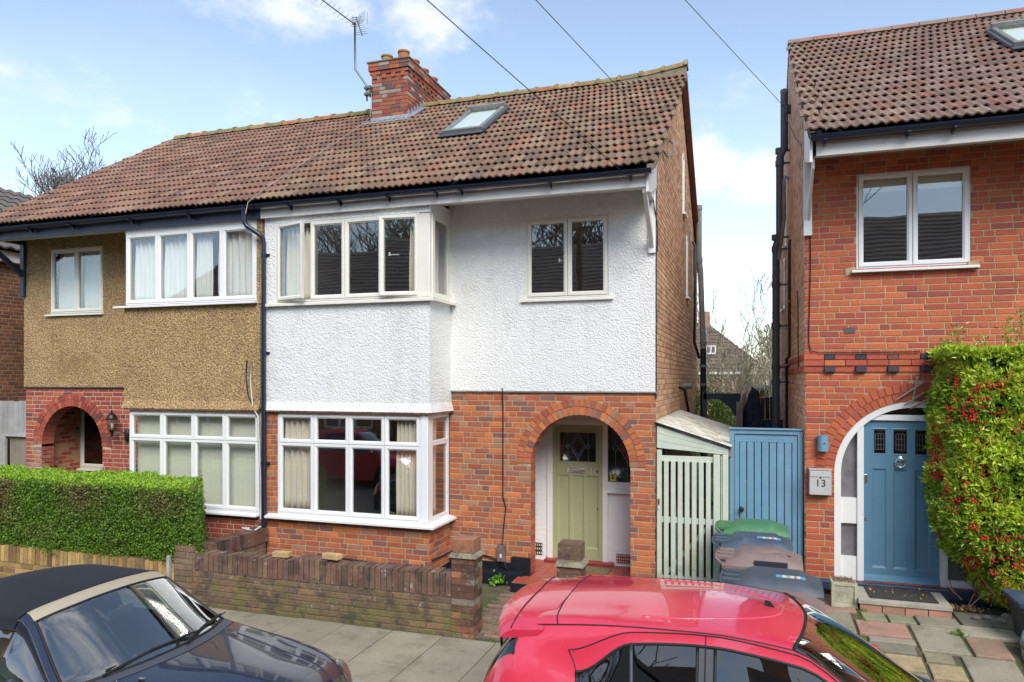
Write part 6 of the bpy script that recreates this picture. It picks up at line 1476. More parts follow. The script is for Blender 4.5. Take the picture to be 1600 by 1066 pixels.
wheelie_bin(-.10, 6.24, .05, 'brown wheelie bin mostly hidden behind the roof of the red car', 'bin_brown', 'bin_brown', h=.95, L=.62, W=.48, yaw=-.05)
pl = empty('planter', (1.03, 9.06, .26), 'square pale concrete planter of dead stems beside the blue door', 'planter')
mb = MB(); mb.hexa([(.925, 8.95, .25), (1.145, 8.95, .25), (1.145, 9.17, .25), (.925, 9.17, .25), (.90, 8.93, .52), (1.17, 8.93, .52), (1.17, 9.20, .52), (.90, 9.20, .52)]); wring(mb, FR(8.93), .90, 1.17, .25, .525, [(0, -.05), (0, .008), (.03, .008), (.035, -.01)]); mb.build('pot', 'planter_conc', pl)
mb = MB()
for _ in range(260): tuft(mb, (random.uniform(.92, 1.15), random.uniform(8.95, 9.18), .52), 1, .05, .01, (.22, .14, .08))
mb.build('dead_stems', 'dry_leaf', pl)
cd = empty('planter', (2.75, 8.4, .26), 'dark grey tapered plastic tub below the berry bush at the photo edge', 'tub')
MB().hexa([(2.58, 8.22, .24), (2.92, 8.22, .24), (2.92, 8.55, .24), (2.58, 8.55, .24), (2.52, 8.16, .66), (2.98, 8.16, .66), (2.98, 8.60, .66), (2.52, 8.60, .66)]).build('tub', 'bin_black', cd, bevel=.01)
mb = MB(); mb.hexa([(2.50, 8.14, .62), (3.0, 8.14, .62), (3.0, 8.62, .62), (2.50, 8.62, .62), (2.48, 8.12, .68), (3.02, 8.12, .68), (3.02, 8.64, .68), (2.48, 8.64, .68)]); mb.build('rim', 'bin_navy', cd, bevel=.01)
mat('bag_grey', (.34, .36, .38), .35, bump=[('n', 14, .03)])
mb = MB(); P = []
for i in range(21):
    th_ = math.pi * i / 20; row = []
    for j in range(33):
        ph = 2 * math.pi * j / 32; d = Vector((math.sin(th_) * math.cos(ph), math.sin(th_) * math.sin(ph), math.cos(th_))); n_ = mnoise.noise(d * 2.2) * .25 + abs(mnoise.noise(d * 5 + Vector((3, 1, 2)))) * -.22
        p = d * (1 + n_); row.append((2.66 + p.x * .19, 8.0 + p.y * .16, max(gz(2.6, 8.0), .36 + p.z * .17)))
    P.append(row)
mb.grid(P); o = mb.build('plastic_bag', 'bag_grey', None, smooth=True, org=(2.66, 8.0, .2)); tag(o, 'crumpled light grey plastic bag beside the dark tub', 'bag')
# ================================================================== HEDGE
hd = empty('hedge', (-9.8, 7.95, .45), 'box-clipped bright green hedge on top of the buff garden wall', 'hedge')
mat('twig_brown', (.10, .065, .04), .9)
hx0, hx1, hy0, hy1, hz0, hz1 = -14.0, -6.62, 7.42, 8.40, .46, 1.44
def hpush(x, y, z): return .05 * mnoise.noise(Vector((x * 1.7, y * 1.7, z * 1.7))) + .035 * mnoise.noise(Vector((x * 6, y * 6, z * 6)))
mat('hedge_core', (.045, .07, .015), .95, bump=[('n', 30, .03)])
HE = lambda y: hx1 - (y - hy0) * .80
MB().hexa([(hx0, hy0 + .08, hz0), (HE(hy0) - .14, hy0 + .08, hz0), (HE(hy1) - .12, hy1 - .07, hz0), (hx0, hy1 - .07, hz0), (hx0, hy0 + .08, hz1 - .08), (HE(hy0) - .16, hy0 + .08, hz1 - .08), (HE(hy1) - .14, hy1 - .07, hz1 - .08), (hx0, hy1 - .07, hz1 - .08)]).build('branches', 'hedge_core', hd)
R = np.random.default_rng(5)
def face_pts(n, fn):
    C, N = [], []
    u, v, d = R.random(n), R.random(n), R.random(n) ** 1.5 * .10
    for a, b, e in zip(u, v, d):
        p, nn = fn(a, b); q = hpush(*p); C.append((p[0] + nn[0] * (q - e), p[1] + nn[1] * (q - e), p[2] + nn[2] * (q - e))); N.append(nn)
    return C, N
mb = MB()
def front(a, b):
    z = hz0 - .03 + (hz1 - hz0 + .01) * b; x = hx0 + (hx1 + .02 * 1 - hx0) * a + max(0, .25 - b) * .9 * (a > .985) ; y = hy0 - .05 * math.sin(b * 3) - (.10 * max(0, .3 - b)) * (a > .6)
    return (x, y, z), (0, -1, 0)
C, N = face_pts(44000, front); cz = np.array([c[2] for c in C]); cx = np.array([c[0] for c in C])
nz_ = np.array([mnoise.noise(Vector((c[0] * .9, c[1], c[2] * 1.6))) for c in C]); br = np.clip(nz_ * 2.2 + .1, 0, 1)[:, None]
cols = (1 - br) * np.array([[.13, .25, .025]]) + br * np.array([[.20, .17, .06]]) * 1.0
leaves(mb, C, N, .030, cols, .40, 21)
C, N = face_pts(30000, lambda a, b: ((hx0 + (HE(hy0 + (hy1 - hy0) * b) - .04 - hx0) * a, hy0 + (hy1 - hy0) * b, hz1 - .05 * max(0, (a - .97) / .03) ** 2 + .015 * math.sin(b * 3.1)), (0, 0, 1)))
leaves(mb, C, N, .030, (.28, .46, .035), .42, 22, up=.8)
C, N = face_pts(9000, lambda a, b: ((HE(hy0 + (hy1 - hy0) * a) - .05 + .02 * math.sin(b * 5) + .34 * max(0, .40 - b), hy0 + (hy1 - hy0) * a, hz0 - .05 + (hz1 - hz0 + .05) * b), (1, 0, 0)))
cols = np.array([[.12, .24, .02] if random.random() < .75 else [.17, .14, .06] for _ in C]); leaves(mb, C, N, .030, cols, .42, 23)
mb.build('foliage', 'leaf', hd, kind='stuff')
mb = MB()
for _ in range(1300):
    x = random.uniform(hx0, hx1 - .05); z = random.uniform(hz0, hz1); y = hy0 + random.uniform(-.0, .06); d = Vector((random.gauss(0, .4), random.gauss(-.2, .3), random.gauss(.6, .3))).normalized() * random.uniform(.04, .09)
    mb.tube([(x, y, z), (x + d.x, y + d.y, z + d.z)], .0022, 3, (.2, .13, .08))
mb.build('twigs', 'twig_brown', hd, kind='stuff')

# ================================================================== BERRY BUSH (trained up the front of the red brick house)
bs = empty('berry_bush', (2.9, 9.1, .3), 'tall glossy green bush full of red berries against the red brick house', 'bush')
def bush_surf(a, h):
    """a 0..1 round from the left wall side over the front to the right, h 0..1 height"""
    z = .36 + h * 2.88
    lx = 2.10 - .12 * math.sin(min(1, h * 1.15) * math.pi) ** .5 + .55 * max(0, (.30 - h) / .30) ** 1.1
    ry = .80 * (1 - .25 * max(0, (.25 - h) / .25)) * (1 - .45 * max(0, (h - .86) / .14) ** 2)
    ang = a * math.pi * .5; cxr = 3.6
    if a < .35:
        t = a / .35; x = lx + .10 * t * t; y = F - .04 - (ry - .16) * t; n = (-1, -.1, 0)
    elif a < .45:
        t = (a - .35) / .10; x = lx + .1 + .16 * t; y = F - .04 - (ry - .16) - .16 * math.sin(t * math.pi / 2); n = (-.7, -.7, 0)
    else:
        t = (a - .45) / .55; x = lx + .26 + (4.3 - lx) * t; y = F - .04 - ry; n = (0, -1, 0)
    return (x, y, z), n
R = np.random.default_rng(8); C, N, COLS = [], [], []
for _ in range(18500):
    a = random.random() ** .9; h = random.random(); p, n = bush_surf(a, h)
    if h > .965 + .03 * mnoise.noise(Vector((p[0] * 3, 0, 0))): continue
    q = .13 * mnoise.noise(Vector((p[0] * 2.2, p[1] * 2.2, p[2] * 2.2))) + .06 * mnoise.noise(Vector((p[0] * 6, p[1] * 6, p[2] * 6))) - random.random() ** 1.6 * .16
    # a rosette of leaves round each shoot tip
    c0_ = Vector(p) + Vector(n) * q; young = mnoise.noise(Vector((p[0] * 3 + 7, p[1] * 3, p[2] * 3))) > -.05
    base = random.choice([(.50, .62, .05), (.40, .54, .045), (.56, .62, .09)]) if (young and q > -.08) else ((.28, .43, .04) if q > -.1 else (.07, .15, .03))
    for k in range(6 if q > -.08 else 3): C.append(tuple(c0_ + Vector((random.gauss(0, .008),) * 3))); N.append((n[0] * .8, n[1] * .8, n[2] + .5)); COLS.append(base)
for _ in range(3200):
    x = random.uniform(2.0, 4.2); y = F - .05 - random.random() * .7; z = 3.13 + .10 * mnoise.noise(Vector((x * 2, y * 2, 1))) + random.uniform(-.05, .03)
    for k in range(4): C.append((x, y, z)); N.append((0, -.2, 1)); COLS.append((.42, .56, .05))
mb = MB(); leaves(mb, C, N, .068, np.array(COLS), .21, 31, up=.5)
# upright sprigs on top and feelers on the left
for (x, y, z, hh, k) in [(2.06, 9.25, 3.0, .28, 26), (2.20, 9.2, 3.05, .42, 40), (2.10, 9.3, 3.1, .2, 20), (2.40, 9.1, 3.1, .22, 18), (2.62, 9.0, 3.1, .40, 34), (2.75, 9.0, 3.12, .45, 36), (2.9, 9.0, 3.1, .35, 28), (3.05, 9.0, 3.1, .42, 30), (3.4, 9.0, 3.1, .3, 24), (2.02, 9.35, 2.9, .2, 20)]:
    cs = [(x + random.gauss(0, .03) + .1 * (i / k) * math.sin(z * 9), y + random.gauss(0, .03), z + hh * i / k) for i in range(k)]; cs = [c for c in cs for _ in (0, 1, 2)]
    leaves(mb, cs, [(0, -.3, .5)] * len(cs), .045, (.34, .42, .08), .22, int(x * 100), up=.8)
for (x, y, z) in [(1.84, 8.9, 1.90), (1.92, 8.9, 1.50), (1.92, 8.95, 1.2)]:
    cs = [(x + .2 * i / 30, y + random.gauss(0, .015), z + random.gauss(0, .02)) for i in range(30)]; leaves(mb, cs, [(-1, -.3, .3)] * 30, .05, (.28, .40, .05), .22, 77)
mb.build('foliage', 'leaf_gloss', bs, kind='stuff')
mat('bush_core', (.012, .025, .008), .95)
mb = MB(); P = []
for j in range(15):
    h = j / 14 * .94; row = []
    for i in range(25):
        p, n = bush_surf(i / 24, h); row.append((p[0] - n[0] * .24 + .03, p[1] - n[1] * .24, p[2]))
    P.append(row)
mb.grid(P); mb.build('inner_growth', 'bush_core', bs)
mat('berry_red', (.55, .02, .02), .25)
ico = []
mb = MB()
def berry(mb, c, r):
    mb.lathe([(0, -r), (r * .75, -r * .65), (r, 0), (r * .75, r * .65), (0, r)], c, 6)
clusters = []
for _ in range(1500):
    a = random.uniform(.12, .95); h = random.random() ** .9 * .86 + .02; p, n = bush_surf(a, h)
    if mnoise.noise(Vector((p[0] * 3.2 + 3, p[1] * 3, p[2] * 3.2))) < -.12: continue
    clusters.append((p, n))
random.shuffle(clusters)
for p, n in clusters[:520]:
    c0_ = Vector(p) + Vector(n) * random.uniform(-.05, .03)
    for _ in range(random.randint(4, 9)): berry(mb, tuple(c0_ + Vector((random.gauss(0, .026), random.gauss(0, .02), random.gauss(0, .017)))), random.uniform(.009, .0125))
mb.build('berries', 'berry_red', bs, smooth=True, kind='stuff')
mb = MB()
for i in range(9): x = 2.7 + i * .12; mb.tube([(x, 9.1, .22), (x + random.uniform(-.2, .2), 9.0, .6), (x + random.uniform(-.4, .4), 8.95, 1.5), (x + random.uniform(-.5, .5), 9.0, 2.8)], [.022, .018, .012, .006], 6)
for i in range(60):
    x = random.uniform(2.1, 3.6); y = random.uniform(8.7, 9.3); z = random.uniform(.3, .6); mb.tube([(x, y, z), (x + random.gauss(0, .1), y + random.gauss(0, .06), z + .16)], .005, 4)
mb.build('stems', 'twig_brown', bs)
tr = empty('trellis', (1.86, 9.45, 2.6), 'broken wooden trellis slats sticking out of the top left of the berry bush', 'trellis')
for (a, b) in (((1.66, 2.60), (1.93, 2.80)), ((1.74, 2.54), (1.95, 2.69)), ((1.80, 2.50), (1.97, 2.60)), ((1.88, 2.88), (1.82, 2.56))):
    MB().tube([(a[0], F - .04, a[1]), (b[0], F - .05, b[1])], .011, 4, (.30, .24, .20)).build('slat', 'wood_weathered', tr)
rk = random.Random(4); mat('rockery_stone', (.24, .21, .18), .9, var=(9, .3), bump=[('n', 30, .02)])
for i in range(9):
    x = 2.32 + i * .11; y = 8.95 + rk.uniform(-.12, .08); mb = MB(); s = rk.uniform(.04, .07); P = []
    for a in range(9): P.append([(x + s * (1 + .3 * mnoise.noise(Vector((i, a, b)))) * math.sin(a * math.pi / 8) * math.cos(b * math.pi / 5), y + s * .8 * math.sin(a * math.pi / 8) * math.sin(b * math.pi / 5), gz(x, y) + .02 + s * .7 * math.cos(a * math.pi / 8)) for b in range(11)])
    mb.grid(P); o = mb.build('rockery_stone', 'rockery_stone', None, smooth=True, org=(x, y, gz(x, y))); tag(o, ['first', 'second', 'third', 'fourth', 'fifth', 'sixth', 'seventh', 'eighth', 'ninth'][i] + ' rounded stone from the blue door along the berry bush bed', 'stone', 'stones edging the bed under the berry bush')

# ================================================================== BARE TREES
mat('bark_grey', (.17, .145, .115), .95, bump=[('n', 20, .01)]); mat('bark_pale', (.36, .31, .22), .95)
def bare_tree(name, base, label, h, spread, depth, r0, m, seed, nstem=1, rmin=.006, kids=3, cat='tree', upb=.35, lean=(0, 0), first=.30, group=None, wid=None):
    rn = random.Random(seed); o = empty(name, base, label, cat, group); tk, cr = MB(), MB()
    def grow(p, d, L, r, lv):
        n = 4 if lv < 2 else 3; pts = [p]; rs = [r]; q = p.copy(); dd = d.copy()
        for i in range(n):
            dd = (dd + Vector((rn.gauss(0, .13), rn.gauss(0, .13), rn.gauss(0, .09) + .04 * upb))).normalized(); q = q + dd * L / n; pts.append(q.copy()); rs.append(max(rmin, r * (1 - .45 * (i + 1) / n)))
        (tk if lv == 0 else cr).tube([tuple(a) for a in pts], rs, 7 if lv == 0 else (5 if lv < 3 else 3))
        if lv >= depth: return
        k = kids + (1 if lv > 1 else 0)
        for i in range(k):
            t = rn.uniform(.35, 1.0) if i else 1.0; idx = min(n, max(1, int(round(t * n)))); s = pts[idx]
            a = rn.uniform(0, 2 * math.pi); side = Vector((math.cos(a), math.sin(a), 0)); nd = (dd * (1.0 if i == 0 else .55) + side * spread * rn.uniform(.5, 1.1) + Vector((0, 0, upb))).normalized()
            grow(s, nd, L * rn.uniform(.60, .82), max(rmin, rs[idx] * (.72 if i else .85)), lv + 1)
    for s in range(nstem):
        a = s * 2.4 + seed; d = Vector((lean[0] + (math.cos(a) * spread * .8 if nstem > 1 else 0), lean[1] + (math.sin(a) * spread * .5 if nstem > 1 else 0), 1)).normalized(); grow(Vector(base), d, h * first * (rn.uniform(.75, 1.15) if nstem > 1 else 1), r0, 0)
    V = np.array(tk.v + cr.v); b0 = np.array(base); top = V[:, 2].max() - b0[2]; k = h / top; nt_ = len(tk.v)
    if wid: kx = wid / max(1e-3, (V[:, 0].max() - V[:, 0].min()))
    else: kx = k
    V = (V - b0) * np.array([kx, kx, k]) + b0; tk.v = [tuple(p) for p in V[:nt_]]; cr.v = [tuple(p) for p in V[nt_:]]
    tk.build('trunk', m, o, smooth=True); cr.build('branches', m, o, smooth=True); return o
bare_tree('bare_tree', (-38.6, 30, -.2), 'leafless tree showing above the roof at the left edge', 16.9, .75, 7, .30, 'bark_grey', 3, rmin=.017, kids=3, first=.36, wid=10.5)
bare_tree('bare_tree', (-.35, 21, -.2), 'leafless many stemmed tree at the end of the alley', 6.1, .42, 5, .045, 'bark_pale', 12, nstem=8, rmin=.009, kids=2, upb=.45, first=.40, wid=None)
bare_tree('bare_tree', (.9, 40, -1.8), 'hazy leafless tree behind the far house roof', 8, .6, 5, .12, 'bark_pale', 8, rmin=.015, first=.34)

# ================================================================== BEYOND THE ALLEY
fh = empty('house', (-4, 55, -2), 'distant brick house with a hipped brown roof seen down the alley', 'house')
mat('far_roof', (.13, .10, .08), .9, var=(1.2, .2), bump=[('n', 10, .03)]); mat('far_brick', (.36, .20, .13), .9, var=(2, .2), fine=(12, .15))
MB().box(-12, 1.0, 52, 60, -2.2, 3.42).build('wall', 'far_brick', fh)
mb = MB(); e = .5; mb.add([(-12.5, 51.5, 3.3), (1.5, 51.5, 3.3), (1.5, 60.5, 3.3), (-12.5, 60.5, 3.3), (-7.5, 56, 7.1), (-3.0, 56, 7.1)], [(0, 1, 5, 4), (1, 2, 5), (2, 3, 4, 5), (3, 0, 4)]); rf = mb.build('roof', 'far_roof', fh)
for k in range(14):
    t = k / 14; mbx = MB(); a0 = (-12.5 + 5 * t, 51.5 + 4.5 * t - .03, 3.32 + 3.8 * t); b0 = (1.5 - 4.5 * t, 51.5 + 4.5 * t - .03, 3.32 + 3.8 * t); mbx.tube([a0, b0], .025, 4); mbx.build('tile_course', 'far_roof', rf)
MB().box(-3.6, -2.8, 55.6, 56.6, 6.6, 7.9).build('chimney', 'far_brick', rf)
MB().box(-12.4, 1.4, 51.42, 51.55, 3.16, 3.32).build('gutter', 'white_paint', fh)
for (a, b) in ((-2.35, -1.0), (.0, .75), (-5, -3.6)): window(fh, FR(52), a, b, 1.75, 3.0, [(a + b) / 2], w0=.02, m='upvc', sill=(a - .1, b + .1, .1))
window(rf, FR(52.7), -2.9, -2.2, 4.6, 5.2, [-2.55], w0=.05)
fh2 = empty('house', (5, 48, -2), 'sliver of a second distant house beside the soil pipe', 'house')
MB().box(1.75, 9, 47, 53, -2.2, 3.7).build('wall', 'far_brick', fh2); MB().add([(1.3, 46.6, 3.6), (9, 46.6, 3.6), (9, 53.4, 3.6), (1.3, 53.4, 3.6), (4, 50, 6.3), (8, 50, 6.3)], [(0, 1, 5, 4), (1, 2, 5), (2, 3, 4, 5), (3, 0, 4), (3, 2, 1, 0)]).build('roof', 'far_roof', fh2)
sh = empty('shed', (.6, 23.5, -.2), 'low garden outbuilding with a flat mossy roof at the end of the alley', 'shed')
MB().box(-.1, 2.5, 22.2, 25, -.2, 2.56).build('wall', 'far_brick', sh); mat('felt_green', (.10, .12, .06), .9); MB().box(-.3, 2.6, 22.0, 25.2, 2.56, 2.66).build('roof', 'felt_green', sh); MB().box(-.3, 2.6, 21.96, 22.0, 2.50, 2.60).build('fascia', 'fascia_navy', sh)
def shrub(name, c, r, n, size, col, label, seed, m='leaf', asp=.3, h=1.0, squash=1):
    rn = random.Random(seed); C, N = [], []
    for _ in range(n):
        d = Vector((rn.gauss(0, 1), rn.gauss(0, 1), rn.gauss(0, 1))).normalized(); q = 1 + .35 * mnoise.noise(d * 2.5 + Vector((seed, 0, 0))) - rn.random() ** 2 * .5; C.append((c[0] + d.x * r * q, c[1] + d.y * r * q, max(c[2] - r * h * .95, c[2] + d.z * r * h * q))); N.append(tuple(d))
    mb = MB(); leaves(mb, C, N, size, col, asp, seed); o = empty(name, (c[0], c[1], c[2] - r * h), label, 'shrub'); mb.build('foliage', m, o, kind='stuff')
    st = MB()
    for k in range(7): a = k * .9; st.tube([(c[0], c[1], c[2] - r * h), (c[0] + .5 * r * math.cos(a), c[1] + .5 * r * math.sin(a), c[2] + .3 * r)], .012, 4)
    st.build('stems', 'twig_brown', o); return o
shrub('shrub', (-.95, 17.2, 1.95), .62, 3200, .07, (.26, .38, .05), 'bright yellow green shrub behind the lean-to at the end of the alley', 41, h=1.0)
shrub('shrub', (-.55, 18.6, 1.2), .8, 3200, .07, (.20, .32, .05), 'leafy green shrub below the dark timber brace in the alley', 42)
shrub('shrub', (-1.2, 20.5, 2.0), 1.0, 2600, .06, (.22, .19, .10), 'brown twiggy shrub in the back garden', 43)
shrub('shrub', (.75, 26, 3.0), .9, 2600, .07, (.52, .50, .34), 'pale cream flowering shrub left of the soil pipe', 44)
shrub('shrub', (-.6, 27, 2.2), 1.3, 2800, .08, (.30, .22, .12), 'reddish brown winter shrub in the back garden', 46)
shrub('conifer', (2.3, 55, 4.2), 1.6, 2500, .2, (.04, .09, .045), 'dark conifer peeping past the soil pipe', 45, h=1.6)
bt = empty('timber_frame', (-.6, 14.5, 0), 'dark blue painted timber beam with a curved bracket across the alley', 'timber frame')
MB().box(-.86, -.15, 14.9, 15.0, 2.44, 2.56).build('beam', 'fascia_navy', bt); MB().prism([(-.56, 14.9, 2.45), (-.17, 14.9, 2.45), (-.17, 14.9, 2.05), (-.24, 14.9, 2.09), (-.34, 14.9, 2.26)], (0, .08, 0)).build('bracket', 'fascia_navy', bt); MB().box(-.88, -.80, 14.9, 15, 0, 2.6).build('post', 'fascia_navy', bt)
fn = empty('fence', (-.1, 14.5, 0), 'weathered wooden fence edge of staggered posts in the alley', 'fence')
for i in range(8): y = 13.8 + i * .35; MB().box(-.17 + .008 * i, -.11 + .008 * i, y, y + .30, 0, 2.33 + .03 * i, jit((.34, .30, .24), .15)).build('board', 'fence_grey', fn)
for y in (14.0, 15.2): MB().box(-.22, -.16, y, y + .09, 0, 2.42, (.36, .33, .27)).build('post', 'fence_grey', fn); 
fn2 = empty('fence', (.25, 17, 0), 'dark stained fence panel behind the covered parasol', 'fence')
for i in range(9): x = .05 + i * .1; MB().box(x, x + .095, 17, 17.03, 0, 2.45 - .05 * abs(i - 4) * .3).build('board', 'black_metal', fn2)
MB().box(.05, .95, 15.5, 15.6, 1.55, 2.02).box(.05, .12, 15.5, 15.6, 0, 2.1).build('low_gate', 'fascia_navy', None, org=(.4, 15.5, 0), label='dark blue low gate at the foot of the soil pipe', cat='gate')
mat('cover_navy', (.022, .03, .055), .7, bump=[('n', 9, .05)])
cv = empty('covered_parasol', (.1, 14.4, 0), 'garden parasol folded under a dark navy cover in the alley', 'parasol')
mb = MB(); P = []
for j in range(22):
    t = j / 21; z = .9 + t * 1.75; w = (.13 + .13 * math.sin(min(1, t * 1.25) * math.pi) ** .8) * (1 - .55 * max(0, (t - .8) / .2) ** 1.5); cxx = .03 + .10 * t ** 1.5 + .02 * math.sin(t * 6)
    P.append([(cxx + w * math.cos(a) * (1 + .09 * math.cos(5 * a + t * 5)), 14.4 + w * .8 * math.sin(a) * (1 + .09 * math.cos(5 * a + t * 5)), z - .05 * math.cos(a)) for a in [k * 2 * math.pi / 28 for k in range(29)]])
mb.grid(P); mb.poly(P[-1][:-1]); mb.build('cover', 'cover_navy', cv, smooth=True, auto=60); MB().cyl((.05, 14.4, 0), (.05, 14.4, 1.0), .025, 10).build('pole', 'pipe_grey', cv); MB().lathe([(.25, 0), (.25, .06), (.04, .09)], (.05, 14.4, 0), 20).build('base', 'concrete', cv)
# neighbour on the far left
nb = empty('house', (-17, 13, 0), 'brown brick house at the far left edge with a grey tiled hip roof', 'house')
MB().box(-20, -14.2, 9.6, 17, 0, 5.2).build('wall', 'mortar_buff', nb)
wnb = nb.children[0]; bricks(wnb, FR(9.6), 'f', -20, -14.2, 0, 5.2, 'nf', 'brick_red', nsingle=0, bond='s'); bricks(wnb, RT(-14.2), 'r', 9.6, 14, 2.2, 5.2, 'nr', 'brick_red', nsingle=160, near=(-13, 9, 4), bond='s')
MB().box(-20, -14.05, 9.3, 17, 5.19, 5.40).build('fascia', 'soffit_white', nb)
mb = MB(); mb.add([(-20.3, 9.1, 5.42), (-13.95, 9.1, 5.42), (-13.95, 17, 5.42), (-20.3, 17, 5.42), (-17.2, 12.3, 7.45), (-17.2, 14.5, 7.45)], [(0, 1, 4), (1, 2, 5, 4), (2, 3, 5), (3, 0, 4, 5)], (.10, .09, .08)); rn_ = mb.build('roof', 'tile_grey', nb)
for k in range(12):
    t = k / 12; z = 5.43 + 2.03 * t; x = -13.95 - 3.25 * t; y0_, y1_ = 9.1 + 3.2 * t, 17 - 2.5 * t; n_ = int((y1_ - y0_) / .25)
    mb = MB()
    P = [[(x + .02, y0_ + i * .0625, z + .035 + .02 * math.sin(i * math.pi / 2)) for i in range(4 * n_ + 1)], [(x - .28, y0_ + i * .0625, z + .19 + .02 * math.sin(i * math.pi / 2)) for i in range(4 * n_ + 1)], ]
    mb.grid(P, jit((.13, .115, .10))); P2 = [[(a[0], a[1], a[2] - .035) for a in P[0]], P[0]]; mb.grid(P2, (.05, .045, .04)); mb.build('tile_course', 'tile_grey', rn_, smooth=False)
fn3 = empty('fence', (-13.2, 10.1, 0), 'grey weathered board fence and side gate at the far left edge', 'fence')
for i in range(13): x = -14.15 + i * .14; MB().box(x, x + .132, 10.1, 10.13, 1.80, 2.42 + random.uniform(-.01, .01), jit((.34, .34, .33), .12)).build('board', 'fence_grey', fn3)
for i in range(6): x = -13.62 + i * .15; MB().box(x, x + .145, 10.16, 10.19, 0, 1.72, jit((.24, .22, .17), .15)).build('board', 'fence_grey', fn3)
MB().box(-14.15, -13.66, 10.1, 10.14, 0, 1.8, (.36, .35, .33)).build('panel', 'fence_grey', fn3); MB().box(-13.66, -12.4, 10.09, 10.15, 1.74, 1.80, (.40, .39, .37)).build('lintel', 'fence_grey', fn3)

# ================================================================== THE STREET BEHIND THE CAMERA (seen mirrored in the windows)
mat('opp_white', (.42, .41, .38), .8); mat('opp_tile', (.30, .24, .21), .85, bump=[('n', 6, .02)], var=(1, .2))
def opp(x0, x1, ez, rz, label, mw, mr, gable=False):
    o = empty('house', ((x0 + x1) / 2, -9.5, 0), label, 'house', 'houses across the street behind the viewpoint'); MB().box(x0, x1, -15, -7, 0, ez).build('wall', mw, o)
    mb = MB(); mb.add([(x0 - .2, -6.5, ez), (x1 + .2, -6.5, ez), (x1 + .2, -11, rz), (x0 - .2, -11, rz), (x1 + .2, -15.5, ez), (x0 - .2, -15.5, ez)], [(0, 3, 2, 1), (3, 5, 4, 2), (0, 5, 3), (1, 2, 4)]); r_ = mb.build('roof', mr, o)
    for k in range(1, 16): t = k / 16; MB().box(x0 - .2, x1 + .2, -6.5 - 4.5 * t - .02, -6.5 - 4.5 * t + .02, ez + (rz - ez) * t, ez + (rz - ez) * t + .035).build('tile_course', mr, r_)
    MB().box(x0 + .4, x0 + 1.2, -11.5, -10.5, rz - .6, rz + 1.3).build('chimney', 'far_brick', r_)
    bf = lambda u, w, z: (u, -7 + w, z)
    for (a, b, z0_, z1_) in ((x0 + .8, x0 + 3.2, .9, 2.3), (x0 + .8, x0 + 3.2, 3.6, 4.8), (x1 - 2.2, x1 - .9, 3.7, 4.8), (x1 - 3, x1 - .8, .9, 2.3)): window(o, bf, a, b, z0_, z1_, [(a * 2 + b) / 3, (a + 2 * b) / 3], w0=.03)
    if gable:
        MB().prism([(x1 - 4.2, -6.3, ez - 1.2), (x1 - .4, -6.3, ez - 1.2), (x1 - .4, -6.3, ez), (x1 - 2.3, -6.3, ez + 2.0), (x1 - 4.2, -6.3, ez)], (0, -2.5, 0)).build('gable', 'opp_white', o)
        for s in (-1, 1): MB().hexa([(x1 - 2.3, -6.25, ez + 2.05), (x1 - 2.3 + s * 2.2, -6.25, ez - .2), (x1 - 2.3 + s * 2.2, -9, ez - .2), (x1 - 2.3, -9, ez + 2.05), (x1 - 2.3, -6.25, ez + 2.2), (x1 - 2.3 + s * 2.2, -6.25, ez - .05), (x1 - 2.3 + s * 2.2, -9, ez - .05), (x1 - 2.3, -9, ez + 2.2)]).build('gable_roof', mr, r_)
opp(1.0, 10.5, 5.9, 9.0, 'brown tiled house opposite, mirrored in the red brick house window', 'far_brick', 'opp_tile')
opp(-11.5, -1.0, 5.6, 8.6, 'house opposite with a white front gable, mirrored in the middle windows', 'far_brick', 'opp_tile', True)
opp(-24, -13, 5.6, 8.6, 'house opposite furthest left, mirrored in the pebbledash house windows', 'far_brick', 'opp_tile')
opp(12.5, 22, 5.9, 9.0, 'house opposite furthest right behind the viewpoint', 'far_brick', 'opp_tile')
for i, (x, y, s) in enumerate([(-3.5, -15, 5), (-9, -18, 6), (-15, -16, 7), (3, -19, 9), (-22, -18, 4)]):
    bare_tree('bare_tree', (x, y, -.2), ['leafless tree behind the opposite white gable', 'leafless tree behind the middle of the opposite roofs', 'leafless tree behind the gap left of the opposite gable', 'leafless tree behind the brown opposite roof', 'leafless tree behind the furthest left opposite house'][i], 13.5, .8, 5, .22, 'bark_grey', s, rmin=.022, kids=3, first=.34)
tp = empty('telegraph_pole', (-5.8, -6.3, 0), 'brown telegraph pole across the street carrying the overhead wires', 'pole'); MB().tube([(-5.8, -6.3, 0), (-5.8, -6.3, 8.5)], [.14, .10], 12, (.2, .14, .09)).build('pole', 'wood_weathered', tp)
MB().box(-6.3, -5.3, -6.35, -6.25, 8.2, 8.3, (.2, .14, .09)).build('cross_arm', 'wood_weathered', tp)
# ================================================================== CARS
def carpaint(name, col, flake=.0, rough=.22):
    m = mat(name, col, rough, coat=1.0, spec=.6, var=(1.3, .04), fine=(160, .05), patches=[(30, .60, .74, (.45, .40, .36), .10)]); return m
carpaint('paint_red', (.66, .035, .075)); carpaint('paint_navy', (.018, .028, .055)); MATS['paint_navy'].node_tree.nodes['Principled BSDF'].inputs['Metallic'].default_value = .35
mat('softtop', (.012, .014, .022), .9, var=(3, .2), bump=[('n', 400, .001), ('n', 3, .01)]); mat('header_reflection', (.50, .42, .30), .45, metal=.3)  # the header rail's bright reflection is put into its tan base colour
mat('rubber_black', (.010, .010, .011), .6); mat('trim_grey', (.06, .065, .08), .5); mat('tyre', (.02, .02, .02), .85); mat('alloy', (.5, .5, .52), .3, metal=.9); mat('car_cabin', (.035, .04, .042), .85); mat('car_seat', (.22, .24, .22), .7); mat('shelf_dark', (.02, .02, .022), .8)
